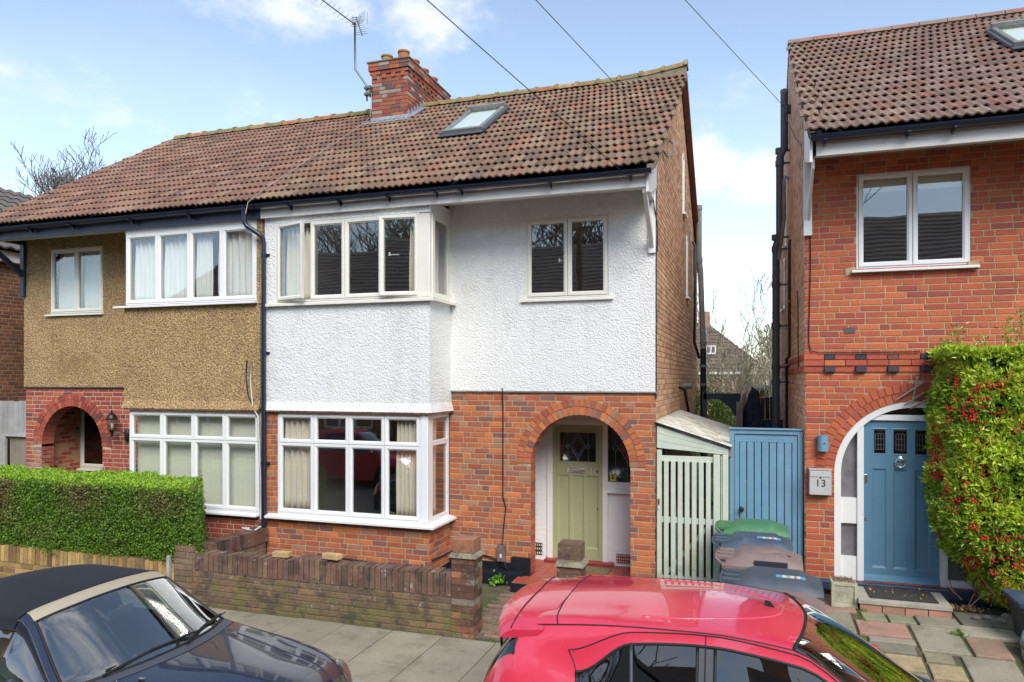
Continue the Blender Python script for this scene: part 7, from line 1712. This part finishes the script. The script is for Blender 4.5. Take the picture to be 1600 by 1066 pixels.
mat('lamp_red', (.5, .01, .01), .15, coat=1); mat('lamp_inner', (.7, .7, .72), .2, metal=.8)
glass_mat('car_glass', (.60, .74, .68), 1.6, boost=5.0); glass_mat('car_glass_dark', (.05, .06, .065), 1.6, boost=2.2); glass_mat('headlamp_glass', (.9, .92, .93), 1.5, boost=1.5)
def pchip(Y, t):
    Y = np.asarray(Y, float); n = len(Y); d = np.diff(Y, axis=0); m = np.zeros_like(Y)
    for i in range(1, n - 1):
        s = np.sign(d[i - 1]) * np.sign(d[i]) > 0; den = d[i - 1] + d[i]; m[i] = np.where(s, 2 * d[i - 1] * d[i] / np.where(np.abs(den) < 1e-12, 1, den), 0)
    m[0] = d[0]; m[-1] = d[-1]; out = []
    for x in t:
        i = min(int(x), n - 2); u = x - i; u2, u3 = u * u, u ** 3
        out.append((2 * u3 - 3 * u2 + 1) * Y[i] + (u3 - 2 * u2 + u) * m[i] + (-2 * u3 + 3 * u2) * Y[i + 1] + (u3 - u2) * m[i + 1])
    return np.array(out)
def catmull(Y, t):
    Y = np.asarray(Y, float); n = len(Y); out = []
    for x in t:
        i = min(int(x), n - 2); u = x - i; p0 = Y[max(i - 1, 0)]; p1 = Y[i]; p2 = Y[i + 1]; p3 = Y[min(i + 2, n - 1)]
        out.append(.5 * ((2 * p1) + (-p0 + p2) * u + (2 * p0 - 5 * p1 + 4 * p2 - p3) * u * u + (-p0 + 3 * p1 - 3 * p2 + p3) * u ** 3))
    return np.array(out)
class Car:
    def __init__(s, ctrl, org, su=8, sv=6):
        """ctrl[u][v]=(x, y>=0, z) from sill to roof centre; mirrored"""
        s.org = np.array(org); C = np.array(ctrl, float); L = C.copy(); L[:, :, 1] *= -1
        full = np.concatenate([L, C[:, ::-1][:, 1:]], 1); s.nu, s.nv = full.shape[:2]; s.su, s.sv = su, sv; s.half = C.shape[1]
        tu = np.arange((s.nu - 1) * su + 1) / su; tv = np.arange((s.nv - 1) * sv + 1) / sv
        G = pchip(full, tu); G = np.transpose(catmull(np.transpose(G, (1, 0, 2)), tv), (1, 0, 2)); s.G = G + s.org
        du = np.gradient(s.G, axis=0); dv = np.gradient(s.G, axis=1); N = np.cross(dv, du); N /= np.maximum(1e-9, np.linalg.norm(N, axis=2))[:, :, None]
        c = s.G.mean(axis=(0, 1)); 
        if np.einsum('ijk,ijk->ij', N, s.G - c).mean() < 0: N = -N
        s.N = N
    def cells(s, reg):
        out = {}
        for i in range(s.nu - 1):
            for j in range(s.nv - 1):
                jj = j if j < s.half - 1 else s.nv - 2 - j
                out.setdefault(reg(i, jj, j < s.half - 1), []).append((i, j))
        return out
    def mesh(s, name, cells, m, parent, off=0.0, flip=False, **tags):
        idx = {}; V, F, NN = [], [], []
        def g(a, b):
            if (a, b) not in idx: idx[(a, b)] = len(V); V.append(tuple(s.G[a, b] + s.N[a, b] * off)); NN.append(tuple(s.N[a, b]))
            return idx[(a, b)]
        for (i, j) in cells:
            for a in range(i * s.su, (i + 1) * s.su):
                for b in range(j * s.sv, (j + 1) * s.sv): F.append((g(a, b), g(a + 1, b), g(a + 1, b + 1), g(a, b + 1)))
        mb = MB(); mb.add(V, F); o = mb.build(name, m, parent, smooth=True, **tags)
        try: o.data.normals_split_custom_set_from_vertices(NN)
        except Exception as e: print('normals', e)
        return o
    def line(s, u=None, v=None, a=0, b=None, r=.004, name='panel_gap', m='rubber_black', parent=None, off=.0):
        mb = MB()
        if u is not None:
            k = int(round(u * s.su)); pts = [s.G[k, j] + s.N[k, j] * off for j in range(int(a * s.sv), int(b * s.sv) + 1)]
        else:
            k = int(round(v * s.sv)); pts = [s.G[i, k] + s.N[i, k] * off for i in range(int(a * s.su), int(b * s.su) + 1)]
        mb.tube([tuple(p) for p in pts], r, 5); return mb.build(name, m, parent, smooth=True)
    def pt(s, u, v, off=0): k, l = int(round(u * s.su)), int(round(v * s.sv)); return Vector(s.G[k, l] + s.N[k, l] * off)
def wheels(car, org, xs, half, r=.30, m='alloy'):
    for x in xs:
        for s_ in (-1, 1):
            y = org[1] + s_ * (half - .055); c = (org[0] + x, y, org[2] + r); w = MB(); w.lathe([(r * .62, -.09), (r * .95, -.09), (r, -.06), (r, .06), (r * .95, .09), (r * .62, .09), (r * .62, -.09)], c, 28, axis=(0, s_, 0)); W = w.build('wheel', 'tyre', car, smooth=True, auto=35)
            q = MB(); q.lathe([(r * .62, .08), (r * .56, .085), (r * .54, .04), (0.01, .05)], c, 28, axis=(0, s_, 0))
            for k in range(7):
                a = k * 2 * math.pi / 7; q.tube([(c[0] + .03 * math.cos(a), c[1] + s_ * .07, c[2] + .03 * math.sin(a)), (c[0] + r * .57 * math.cos(a), c[1] + s_ * .08, c[2] + r * .57 * math.sin(a))], .014, 5)
            q.build('rim', m, W, smooth=True, auto=40)
            MB().cyl((c[0], org[1] + s_ * (half - .02), c[2] + .01), (c[0], org[1] + s_ * (half + .004), c[2] + .01), r + .055, 30).build('wheel_arch', 'rubber_black', car)
def seat(car, x, y, z, m='car_seat'):
    s_ = MB(); s_.hexa([(x, y - .24, z), (x + .48, y - .24, z), (x + .48, y + .24, z), (x, y + .24, z), (x, y - .24, z + .14), (x + .50, y - .24, z + .18), (x + .50, y + .24, z + .18), (x, y + .24, z + .14)]); o = s_.build('seat', m, car, bevel=.05)
    b = MB(); b.hexa([(x - .10, y - .23, z + .12), (x + .04, y - .23, z + .12), (x + .04, y + .23, z + .12), (x - .10, y + .23, z + .12), (x - .26, y - .19, z + .62), (x - .15, y - .19, z + .64), (x - .15, y + .19, z + .64), (x - .26, y + .19, z + .62)]); b.build('seat_back', m, o, bevel=.05)
    h = MB(); h.hexa([(x - .27, y - .12, z + .66), (x - .17, y - .12, z + .66), (x - .17, y + .12, z + .66), (x - .27, y + .12, z + .66), (x - .31, y - .10, z + .82), (x - .22, y - .10, z + .84), (x - .22, y + .10, z + .84), (x - .31, y + .10, z + .82)]); h.build('headrest', m, o, bevel=.04)
def steering(car, x, y, z):
    pts = []; 
    for k in range(25): a = k * math.pi / 12; pts.append((x + .07 * math.sin(a), y + .185 * math.cos(a), z + .17 * math.sin(a)))
    MB().tube(pts, .014, 8).tube([(x + .0, y - .17, z), (x + .03, y, z - .02), (x, y + .17, z)], .016, 6).tube([(x + .03, y, z - .02), (x - .03, y, z - .16)], .016, 6).lathe([(.06, -.01), (.06, .02), (.04, .03)], (x + .03, y, z), 14, axis=(-1, 0, .4)).build('steering_wheel', 'car_cabin', car, smooth=True, auto=50)

# ---- red hatchback: x from the tail, length 3.72
RO = (-1.78, 4.86, -.12)
red = empty('parked_car', (RO[0] + 1.86, RO[1], RO[2]), 'glossy red hatchback with a roof spoiler parked nose to the right', 'car', 'cars parked along the kerb')
RC = [
 [(.16, .76, .20), (.11, .74, .24), (.08, .70, .26), (.05, .62, .27), (.04, .50, .27), (.03, .35, .27), (.02, .18, .27), (.02, 0, .27)],
 [(.30, .81, .20), (.20, .80, .42), (.10, .76, .56), (.05, .68, .60), (.02, .50, .60), (.01, .35, .60), (.0, .18, .60), (.0, 0, .60)],
 [(.50, .815, .2), (.45, .825, .45), (.32, .81, .72), (.20, .73, .93), (.13, .58, .95), (.11, .42, .95), (.10, .22, .95), (.10, 0, .95)],
 [(.66, .82, .2), (.66, .83, .45), (.58, .825, .74), (.46, .79, .96), (.40, .655, 1.27), (.42, .53, 1.405), (.41, .30, 1.455), (.41, 0, 1.465)],
 [(.86, .82, .2), (.86, .83, .45), (.82, .825, .75), (.80, .795, .97), (.80, .67, 1.22), (.66, .56, 1.45), (.62, .31, 1.485), (.62, 0, 1.50)],
 [(1.15, .82, .2), (1.15, .83, .45), (1.15, .828, .75), (1.15, .80, .96), (1.12, .615, 1.40), (1.12, .555, 1.482), (1.12, .32, 1.515), (1.12, 0, 1.535)],
 [(1.50, .82, .2), (1.50, .83, .45), (1.50, .828, .75), (1.50, .80, .95), (1.50, .60, 1.43), (1.50, .555, 1.49), (1.50, .33, 1.525), (1.50, 0, 1.545)],
 [(1.60, .82, .2), (1.60, .83, .45), (1.60, .828, .75), (1.60, .80, .948), (1.60, .60, 1.43), (1.60, .555, 1.49), (1.60, .33, 1.525), (1.62, 0, 1.545)],
 [(2.08, .82, .2), (2.08, .83, .45), (2.08, .828, .75), (2.08, .80, .935), (2.06, .61, 1.375), (2.02, .56, 1.45), (2.08, .33, 1.475), (2.12, 0, 1.49)],
 [(2.75, .82, .2), (2.75, .83, .45), (2.75, .828, .74), (2.75, .79, .90), (2.74, .75, .935), (2.78, .71, .95), (2.93, .38, .965), (3.00, 0, .97)],
 [(2.90, .82, .2), (2.90, .83, .45), (2.90, .825, .72), (2.90, .78, .875), (2.92, .72, .91), (2.98, .62, .92), (3.05, .34, .93), (3.09, 0, .935)],
 [(3.30, .81, .2), (3.30, .82, .45), (3.30, .80, .66), (3.30, .72, .79), (3.32, .62, .83), (3.36, .48, .845), (3.40, .28, .86), (3.42, 0, .865)],
 [(3.52, .74, .2), (3.52, .76, .40), (3.54, .74, .55), (3.55, .66, .62), (3.58, .52, .655), (3.60, .38, .665), (3.62, .2, .67), (3.63, 0, .675)],
 [(3.60, .66, .2), (3.64, .66, .36), (3.66, .62, .45), (3.68, .54, .48), (3.70, .42, .48), (3.71, .30, .48), (3.72, .16, .48), (3.72, 0, .48)],
 [(3.56, .64, .2), (3.60, .62, .2), (3.62, .58, .2), (3.64, .50, .2), (3.66, .40, .2), (3.67, .28, .2), (3.68, .14, .2), (3.68, 0, .2)]]
rc = Car(RC, RO, 9, 7)
def rreg(i, j, near):
    if i == 2 and j >= 4: return 'hatch_glass'
    if 4 <= i <= 5 and j == 3: return 'rear_glass'
    if i == 6 and j == 3: return 'b_pillar'
    if i == 7 and j == 3: return 'front_glass'
    if i == 8 and j == 3: return 'front_glass2'
    if i == 8 and j >= 5: return 'windscreen'
    if i == 9 and j >= 4: return 'scuttle'
    if i in (1,) and j in (2,): return 'rear_lamp'
    if i == 11 and j in (3, 4): return 'head_lamp'
    if i >= 12 or i == 0: return 'bumper'
    if 2 < i <= 7 and j >= 5: return 'roof'
    if i in (9, 10, 11) and j >= 4: return 'bonnet'
    return 'body'
cl = rc.cells(rreg)
rc.mesh('body', cl['body'], 'paint_red', red); rc.mesh('roof_panel', cl['roof'], 'paint_red', red); rc.mesh('bonnet', cl['bonnet'], 'paint_red', red); rc.mesh('bumper', cl['bumper'], 'paint_red', red)
rc.mesh('rear_screen', cl['hatch_glass'], 'car_glass_dark', red); rc.mesh('windscreen', cl['windscreen'], 'car_glass', red); rc.mesh('scuttle', cl['scuttle'], 'trim_grey', red)
for sd in (0, 1):
    hf = lambda L_: [c for c in L_ if (c[1] < 7) == (sd == 0)]
    rc.mesh('side_window', hf(cl['rear_glass']), 'car_glass_dark', red); rc.mesh('side_window', hf(cl['front_glass'] + cl['front_glass2']), 'car_glass_dark', red)
rc.mesh('door_pillar', cl['b_pillar'], 'trim_grey', red, off=-.003)
rc.mesh('tail_lamp', cl['rear_lamp'], 'lamp_red', red, off=.003); rc.mesh('headlamp', cl['head_lamp'], 'lamp_inner', red)
rc.mesh('cabin_lining', [c for k in ('body', 'roof', 'b_pillar') for c in cl[k] if 2 <= c[0] <= 9], 'car_cabin', red, off=-.025)
for near_v in (3, 11):
    rc.line(v=near_v, a=4, b=9, r=.008, name='window_seal', parent=red); 
for v_ in (4, 10):
    rc.line(v=v_, a=4, b=9, r=.010, name='window_seal', parent=red)
for v0_, v1_ in ((3, 4), (10, 11)):
    rc.line(u=4, a=v0_, b=v1_, r=.010, name='window_seal', parent=red); rc.line(u=6, a=v0_, b=v1_, r=.010, name='window_seal', parent=red); rc.line(u=7, a=v0_, b=v1_, r=.010, name='window_seal', parent=red)
    rc.line(u=5, a=v0_, b=v1_, r=.012, name='quarter_bar', m='trim_grey', parent=red)
rc.line(v=5, a=3, b=9, r=.006, name='roof_gutter', parent=red); rc.line(v=9, a=3, b=9, r=.006, name='roof_gutter', parent=red)
# door shut line running above the windows
for v_ in (4.43, 14 - 4.43): rc.line(v=v_, a=4.0, b=8.8, r=.0045, parent=red)
for (a_, b_) in ((1, 4.43), (14 - 4.43, 13)): rc.line(u=6.5, a=a_, b=b_, r=.004, parent=red); rc.line(u=4.0, a=a_, b=b_, r=.004, parent=red)
rc.line(u=4, a=5, b=9, r=.005, parent=red); rc.line(u=8, a=5, b=9, r=.010, name='screen_seal', parent=red); rc.line(u=3, a=4, b=10, r=.008, name='screen_seal', parent=red)
for v_ in (5, 9): rc.line(v=v_, a=8, b=9, r=.008, name='screen_seal', parent=red)
rc.line(u=9, a=4.5, b=9.5, r=.012, name='screen_seal', parent=red)
# pressed rib loops on the roof
for (xa, xb, hw_, cxn) in ((1.0, 2.02, .40, 1),):
    pts = []
    for k in range(41):
        t = -math.pi / 2 + math.pi * k / 40; uu = 1.15 + .84 * math.cos(t) ; yy = .42 * math.sin(t)
        # drop the point onto the roof by nearest grid vertex
        X_, Y_ = RO[0] + uu, RO[1] + yy; d_ = (rc.G[27:73, 35:64, 0] - X_) ** 2 + (rc.G[27:73, 35:64, 1] - Y_) ** 2; q_ = np.unravel_index(np.argmin(d_), d_.shape); pts.append((X_, Y_, float(rc.G[27:73, 35:64][q_][2])))
    pts2 = [(p[0], p[1], sum(q[2] for q in pts[max(0, i - 2):i + 3]) / len(pts[max(0, i - 2):i + 3]) - .004) for i, p in enumerate(pts)]
    MB().tube(pts2, .010, 8).build('roof_rib', 'paint_red', red, smooth=True)
# spoiler
mb = MB(); P = []
for j in range(25):
    q = j / 24 * 2 - 1; y = RO[1] + q * .60; zc = 1.50 - .055 * q * q - .03 * abs(q) ** 6; xr = .20 + .10 * abs(q) ** 3.0; xf = .62 - .05 * abs(q) ** 2
    def pz(x, dz): return (RO[0] + x, y, RO[2] + zc + dz)
    P.append([pz(xf, .004), pz(.5, -.003), pz(.38, -.014), pz((xr + .38) / 2, -.03), pz(xr + .015, -.048), pz(xr - .004, -.062), pz(xr + .02, -.078), pz(.36, -.065), pz(xf - .05, -.06)])
mb.grid(P); mb.poly(P[0]); mb.poly(list(reversed(P[-1]))); sp_ = mb.build('spoiler', 'paint_red', red, smooth=True, auto=50)
MB().tube([(RO[0] + .36 + .03 * (1 - abs(q)), RO[1] + q * .585, RO[2] + 1.4905 - .055 * q * q - .03 * abs(q) ** 6 - .0) for q in [k / 12 * 2 - 1 for k in range(25) if k <= 24][:25] if abs(q) <= 1], .0035, 5).build('panel_gap', 'rubber_black', sp_)
MB().box(RO[0] + .30, RO[0] + .33, RO[1] - .15, RO[1] + .15, RO[2] + 1.40, RO[2] + 1.42).build('brake_lamp', 'lamp_red', sp_)
# rear wiper and black strip down the tail
MB().tube([tuple(rc.pt(2.1, 7, .02)), tuple(rc.pt(2.45, 5.8, .03)), tuple(rc.pt(2.75, 5.0, .025))], .010, 6).build('wiper', 'rubber_black', red)
MB().tube([tuple(rc.pt(1.6, 11, .03)), tuple(rc.pt(1.9, 10.6, .045)), tuple(rc.pt(2.0, 9.6, .05))], .022, 8).build('number_plate_handle', 'rubber_black', red, smooth=True)
q_ = rc.pt(7.7, 7.0, 0); MB().hexa([(q_.x - .03, q_.y - .015, q_.z - .01), (q_.x + .03, q_.y - .02, q_.z - .01), (q_.x + .03, q_.y + .02, q_.z - .01), (q_.x - .03, q_.y + .015, q_.z - .01), (q_.x - .035, q_.y - .006, q_.z + .035), (q_.x + .0, q_.y - .012, q_.z + .03), (q_.x + .0, q_.y + .012, q_.z + .03), (q_.x - .035, q_.y + .006, q_.z + .035)]).build('aerial_base', 'rubber_black', red)
MB().box(RO[0] + 2.05, RO[0] + 2.55, RO[1] - .66, RO[1] + .66, RO[2] + .72, RO[2] + .90).build('dashboard', 'car_cabin', red, bevel=.05)
MB().box(RO[0] + .45, RO[0] + 2.7, RO[1] - .72, RO[1] + .72, RO[2] + .22, RO[2] + .28).build('cabin_floor', 'car_cabin', red)
for y in (-.36, .36): seat(red, RO[0] + 1.35, RO[1] + y, RO[2] + .42, 'car_cabin')
MB().box(RO[0] + .62, RO[0] + .75, RO[1] - .6, RO[1] + .6, RO[2] + .45, RO[2] + 1.02).build('rear_seat', 'car_cabin', red, bevel=.04)
steering(red, RO[0] + 1.98, RO[1] - .36, RO[2] + .92)
MB().box(RO[0] + 2.07, RO[0] + 2.10, RO[1] - .10, RO[1] + .10, RO[2] + 1.30, RO[2] + 1.36).build('rear_view_mirror', 'car_cabin', red, bevel=.01)
MB().tube([(RO[0] + 2.83, RO[1] + .05, RO[2] + .985), (RO[0] + 2.72, RO[1] + .35, RO[2] + 1.02), (RO[0] + 2.60, RO[1] + .58, RO[2] + 1.03)], .008, 6).build('wiper', 'rubber_black', red)
def doormirror(car, c, s_, m):
    P = []
    for i in range(9):
        t = i / 8; P.append([(c[0] + .07 * math.sin(t * math.pi) * math.cos(a) + .02 * t, c[1] + s_ * (t - .2) * .20, c[2] + .065 * math.sin(math.pi * (.12 + .76 * t)) * math.sin(a)) for a in [k * math.pi / 6 for k in range(13)]])
    mb = MB(); mb.grid(P); o = mb.build('door_mirror', m, car, smooth=True); MB().box(c[0] - .065, c[0] - .055, c[1] + s_ * -.02, c[1] + s_ * .14, c[2] - .045, c[2] + .045).build('mirror_glass', 'chrome', o); MB().tube([(c[0], c[1] - s_ * .08, c[2] - .03), (c[0], c[1] + s_ * .02, c[2] - .01)], .025, 8).build('mirror_arm', m, o)
for s_ in (-1, 1): doormirror(red, (RO[0] + 2.62, RO[1] + s_ * .86, RO[2] + .97), s_, 'paint_red')
wheels(red, RO, (.62, 3.05), .83)

# ---- dark convertible, length 4.57
DO = (-7.23, 4.13, -.12)
drk = empty('parked_car', (DO[0] + 2.3, DO[1], DO[2]), 'dark navy convertible with a black fabric roof up and a tan painted reflection on the windscreen header', 'car', 'cars parked along the kerb')
DC = [
 [(.14, .76, .20), (.11, .74, .24), (.08, .70, .25), (.05, .60, .25), (.04, .48, .25), (.03, .34, .25), (.02, .18, .25), (.02, 0, .25)],
 [(.30, .83, .20), (.18, .82, .42), (.10, .77, .55), (.06, .68, .58), (.03, .5, .58), (.02, .35, .58), (.01, .18, .58), (.0, 0, .58)],
 [(.50, .84, .2), (.45, .855, .45), (.34, .84, .70), (.24, .72, .86), (.18, .58, .89), (.15, .42, .90), (.13, .22, .91), (.12, 0, .91)],
 [(1.0, .84, .2), (1.0, .86, .45), (1.0, .855, .72), (1.0, .79, .90), (1.02, .64, .95), (1.04, .48, .965), (1.06, .25, .975), (1.08, 0, .98)],
 [(1.50, .84, .2), (1.50, .86, .45), (1.50, .86, .72), (1.50, .79, .92), (1.56, .66, 1.12), (1.62, .54, 1.24), (1.64, .28, 1.31), (1.65, 0, 1.33)],
 [(2.0, .84, .2), (2.0, .86, .45), (2.0, .86, .72), (2.0, .79, .92), (2.02, .635, 1.215), (2.05, .55, 1.32), (2.07, .29, 1.375), (2.08, 0, 1.39)],
 [(2.52, .84, .2), (2.52, .86, .45), (2.52, .86, .71), (2.52, .79, .915), (2.56, .62, 1.225), (2.585, .555, 1.315), (2.64, .29, 1.36), (2.66, 0, 1.375)],
 [(2.66, .84, .2), (2.66, .86, .45), (2.66, .86, .71), (2.66, .79, .91), (2.655, .625, 1.20), (2.69, .57, 1.275), (2.755, .29, 1.325), (2.775, 0, 1.34)],
 [(3.12, .84, .2), (3.12, .86, .45), (3.12, .86, .69), (3.12, .79, .89), (3.10, .755, .935), (3.13, .71, .955), (3.29, .37, .985), (3.34, 0, .995)],
 [(3.22, .84, .2), (3.22, .86, .45), (3.22, .855, .68), (3.22, .79, .87), (3.22, .745, .905), (3.25, .69, .93), (3.38, .36, .96), (3.44, 0, .97)],
 [(3.80, .84, .2), (3.80, .855, .45), (3.80, .845, .66), (3.80, .785, .80), (3.80, .70, .865), (3.82, .58, .875), (3.86, .30, .91), (3.90, 0, .93)],
 [(4.20, .82, .2), (4.20, .83, .42), (4.21, .81, .58), (4.20, .75, .69), (4.22, .66, .775), (4.26, .50, .795), (4.30, .28, .83), (4.33, 0, .85)],
 [(4.33, .76, .2), (4.36, .76, .38), (4.38, .73, .48), (4.38, .67, .55), (4.41, .55, .64), (4.44, .42, .68), (4.47, .24, .72), (4.49, 0, .74)],
 [(4.38, .70, .2), (4.44, .70, .34), (4.47, .66, .40), (4.49, .58, .44), (4.52, .46, .46), (4.54, .34, .46), (4.56, .18, .46), (4.57, 0, .46)],
 [(4.34, .66, .2), (4.40, .62, .2), (4.44, .58, .2), (4.46, .50, .2), (4.50, .40, .2), (4.52, .28, .2), (4.54, .14, .2), (4.54, 0, .2)]]
DC = [[(x, y, z * 1.05) for (x, y, z) in r] for r in DC]
for i_ in (8, 9, 10, 11):
    DC[i_][4:] = [(x, y, z + (0 if i_ == 8 else .012)) for (x, y, z) in DC[i_][4:]]
dc = Car(DC, DO, 9, 7)
def dreg(i, j, near):
    if i == 4 and j >= 3: return 'softtop'
    if i == 3 and j >= 3: return 'softtop'
    if i == 5 and j >= 4: return 'softtop'
    if i in (5, 6) and j == 3: return 'side_glass'
    if i == 7 and j == 3: return 'side_glass'
    if i == 6 and j >= 4: return 'header' if j >= 5 else 'body'
    if i == 7 and j >= 5: return 'windscreen'
    if i == 8 and j >= 5: return 'scuttle'
    if i in (8, 9, 10, 11) and j >= 4: return 'bonnet'
    if i == 1 and j == 2: return 'tail'
    if i == 12 and j in (5, 6): return 'grille'
    if i >= 12 or i == 0: return 'bumper'
    return 'body'
cl = dc.cells(dreg)
dc.mesh('body', cl['body'], 'paint_navy', drk); dc.mesh('soft_top', cl['softtop'], 'softtop', drk, off=.006); dc.mesh('bonnet', cl['bonnet'], 'paint_navy', drk); dc.mesh('bumper', cl['bumper'], 'paint_navy', drk)
dc.mesh('windscreen_header', cl['header'], 'header_reflection', drk, off=.004); dc.mesh('windscreen', cl['windscreen'], 'car_glass', drk); [dc.mesh('side_window', [c for c in cl['side_glass'] if (c[1] < 7) == (sd == 0)], 'car_glass', drk) for sd in (0, 1)]; dc.mesh('scuttle', cl['scuttle'], 'trim_grey', drk)
dc.mesh('tail_lamp', cl['tail'], 'lamp_red', drk, off=.003); dc.mesh('grille', cl['grille'], 'trim_grey', drk)
dc.mesh('cabin_lining', [c for k in ('body', 'softtop', 'header') for c in cl[k] if 2 <= c[0] <= 8], 'car_cabin', drk, off=-.03)
for v_ in (3, 11): dc.line(v=v_, a=5, b=8, r=.009, name='window_seal', parent=drk)
for v_ in (4, 10): dc.line(v=v_, a=5, b=8, r=.010, name='window_seal', parent=drk)
for v_ in (3, 11): dc.line(v=v_, a=5, b=8, r=.006, name='chrome_strip', m='chrome', parent=drk, off=.012)
for v_ in (4.4, 9.6): dc.line(v=v_, a=6, b=8, r=.006, name='door_seal', m='trim_grey', parent=drk, off=.0)
dc.line(u=6, a=5, b=9, r=.008, name='header_seal', parent=drk, off=.004); dc.line(u=7, a=5, b=9, r=.009, name='screen_seal', parent=drk)
for v_ in (5, 9): dc.line(v=v_, a=7, b=8, r=.010, name='screen_seal', parent=drk)
dc.line(u=8, a=5, b=9, r=.012, name='screen_seal', parent=drk); dc.line(v=4.4, a=8.6, b=11.6, r=.004, parent=drk); dc.line(v=9.6, a=8.6, b=11.6, r=.004, parent=drk); dc.line(u=9, a=4.4, b=9.6, r=.004, parent=drk)
for (a_, b_) in ((1, 3), (11, 13)): dc.line(u=8, a=a_, b=b_, r=.004, parent=drk); dc.line(u=4.7, a=a_, b=b_, r=.004, parent=drk)
for v_ in (5.6, 8.4):     # creases on the bonnet
    dc.line(v=v_, a=9.1, b=11.8, r=.007, name='bonnet_crease', m='paint_navy', parent=drk, off=-.001)
# wipers
for (a, b) in (((8.15, 5.6), (7.93, 7.6)), ((8.2, 7.2), (7.9, 8.9))):
    p, q = dc.pt(a[0], a[1], .02), dc.pt(b[0], b[1], .03); MB().tube([tuple(p), tuple((p + q) / 2 + Vector((0, 0, .02))), tuple(q)], .009, 6).tube([tuple(p + Vector((-.03, .05, .012))), tuple(q + Vector((0, .06, .0)))], .006, 4).build('wiper', 'rubber_black', drk)
# twin round-oval headlamps each side
for s_ in (-1, 1):
    for (x, y, z, rx, rz) in ((4.30, .655, .71, .125, .11), (4.44, .45, .66, .085, .08)):
        c = (DO[0] + x, DO[1] + s_ * y, DO[2] + z); ax = Vector((.86, s_ * .30, .42)).normalized(); P = []
        h = MB(); h.lathe([(rx, -.04), (rx * 1.02, .0), (rx * .97, .012)], c, 26, axis=ax); hl_ = h.build('headlamp', 'chrome', drk, smooth=True, auto=50)
        g = MB(); g.lathe([(rx * .96, .004), (rx * .85, .022), (rx * .6, .036), (rx * .3, .043), (.001, .045)], c, 26, axis=ax); g.build('lens', 'headlamp_glass', hl_, smooth=True)
        g = MB(); g.lathe([(rx * .9, .0), (rx * .5, -.03), (.02, -.035)], c, 20, axis=ax); g.build('reflector', 'lamp_inner', hl_, smooth=True)
# upright star ornament on the nose of the bonnet
bs_ = dc.pt(11.75, 7, .0); st_ = MB(); cz_ = bs_ + Vector((0, 0, .055)); Rr = .036
st_.tube([(cz_.x, cz_.y + Rr * math.cos(a), cz_.z + Rr * math.sin(a)) for a in [k * math.pi / 12 for k in range(25)]], .0032, 6)
for k in range(3):
    a = math.pi / 2 + k * 2 * math.pi / 3; st_.tube([(cz_.x, cz_.y, cz_.z), (cz_.x, cz_.y + Rr * math.cos(a), cz_.z + Rr * math.sin(a))], [.006, .0012], 4)
st_.tube([tuple(bs_), tuple(cz_ - Vector((0, 0, Rr)))], [.008, .003], 8); st_.build('bonnet_star', 'chrome', drk, smooth=True, auto=50)
for (x, y) in ((3.62, -.30), (3.62, .30)): q = dc.pt(9.35, 5.7 if y < 0 else 8.3, .004); MB().box(q.x - .02, q.x + .02, q.y - .012, q.y + .012, q.z, q.z + .012).build('washer_jet', 'chrome', drk)
MB().hexa([(DO[0] + 2.85, DO[1] - .68, DO[2] + .70), (DO[0] + 3.2, DO[1] - .68, DO[2] + .70), (DO[0] + 3.2, DO[1] + .68, DO[2] + .70), (DO[0] + 2.85, DO[1] + .68, DO[2] + .70), (DO[0] + 2.85, DO[1] - .68, DO[2] + .90), (DO[0] + 3.18, DO[1] - .66, DO[2] + .91), (DO[0] + 3.18, DO[1] + .66, DO[2] + .91), (DO[0] + 2.85, DO[1] + .68, DO[2] + .90)]).build('dashboard', 'car_cabin', drk, bevel=.04)
MB().box(DO[0] + 1.1, DO[0] + 3.1, DO[1] - .76, DO[1] + .76, DO[2] + .22, DO[2] + .28).build('cabin_floor', 'car_cabin', drk)
for y in (-.37, .37): seat(drk, DO[0] + 2.05, DO[1] + y, DO[2] + .42)
MB().box(DO[0] + 1.35, DO[0] + 1.5, DO[1] - .6, DO[1] + .6, DO[2] + .4, DO[2] + .98).build('rear_seat', 'car_seat', drk, bevel=.05)
steering(drk, DO[0] + 2.75, DO[1] - .37, DO[2] + .90)
MB().box(DO[0] + 2.80, DO[0] + 2.83, DO[1] - .11, DO[1] + .11, DO[2] + 1.22, DO[2] + 1.28).build('rear_view_mirror', 'car_cabin', drk, bevel=.01)
doormirror(drk, (DO[0] + 2.95, DO[1] - .90, DO[2] + 1.06), -1, 'paint_navy'); doormirror(drk, (DO[0] + 2.80, DO[1] + .86, DO[2] + .86), 1, 'paint_navy')
wheels(drk, DO, (.92, 3.62), .86, .32)

# ---- cars parked on the other side of the road (mirrored in the ground floor windows)
def copy_tree(o, dx, dy, parent=None):
    c = o.copy(); COL.objects.link(c)
    if parent is not None: c.parent = parent
    else: c.location = Vector(o.location) + Vector((dx, dy, 0))
    for ch in list(o.children): copy_tree(ch, dx, dy, c)
    return c
c_ = copy_tree(red, -10.6, -5.4); c_['label'] = 'red hatchback parked across the street behind the viewpoint'
c_ = copy_tree(drk, -8.9, -4.8); c_['label'] = 'navy convertible parked across the street behind the viewpoint'
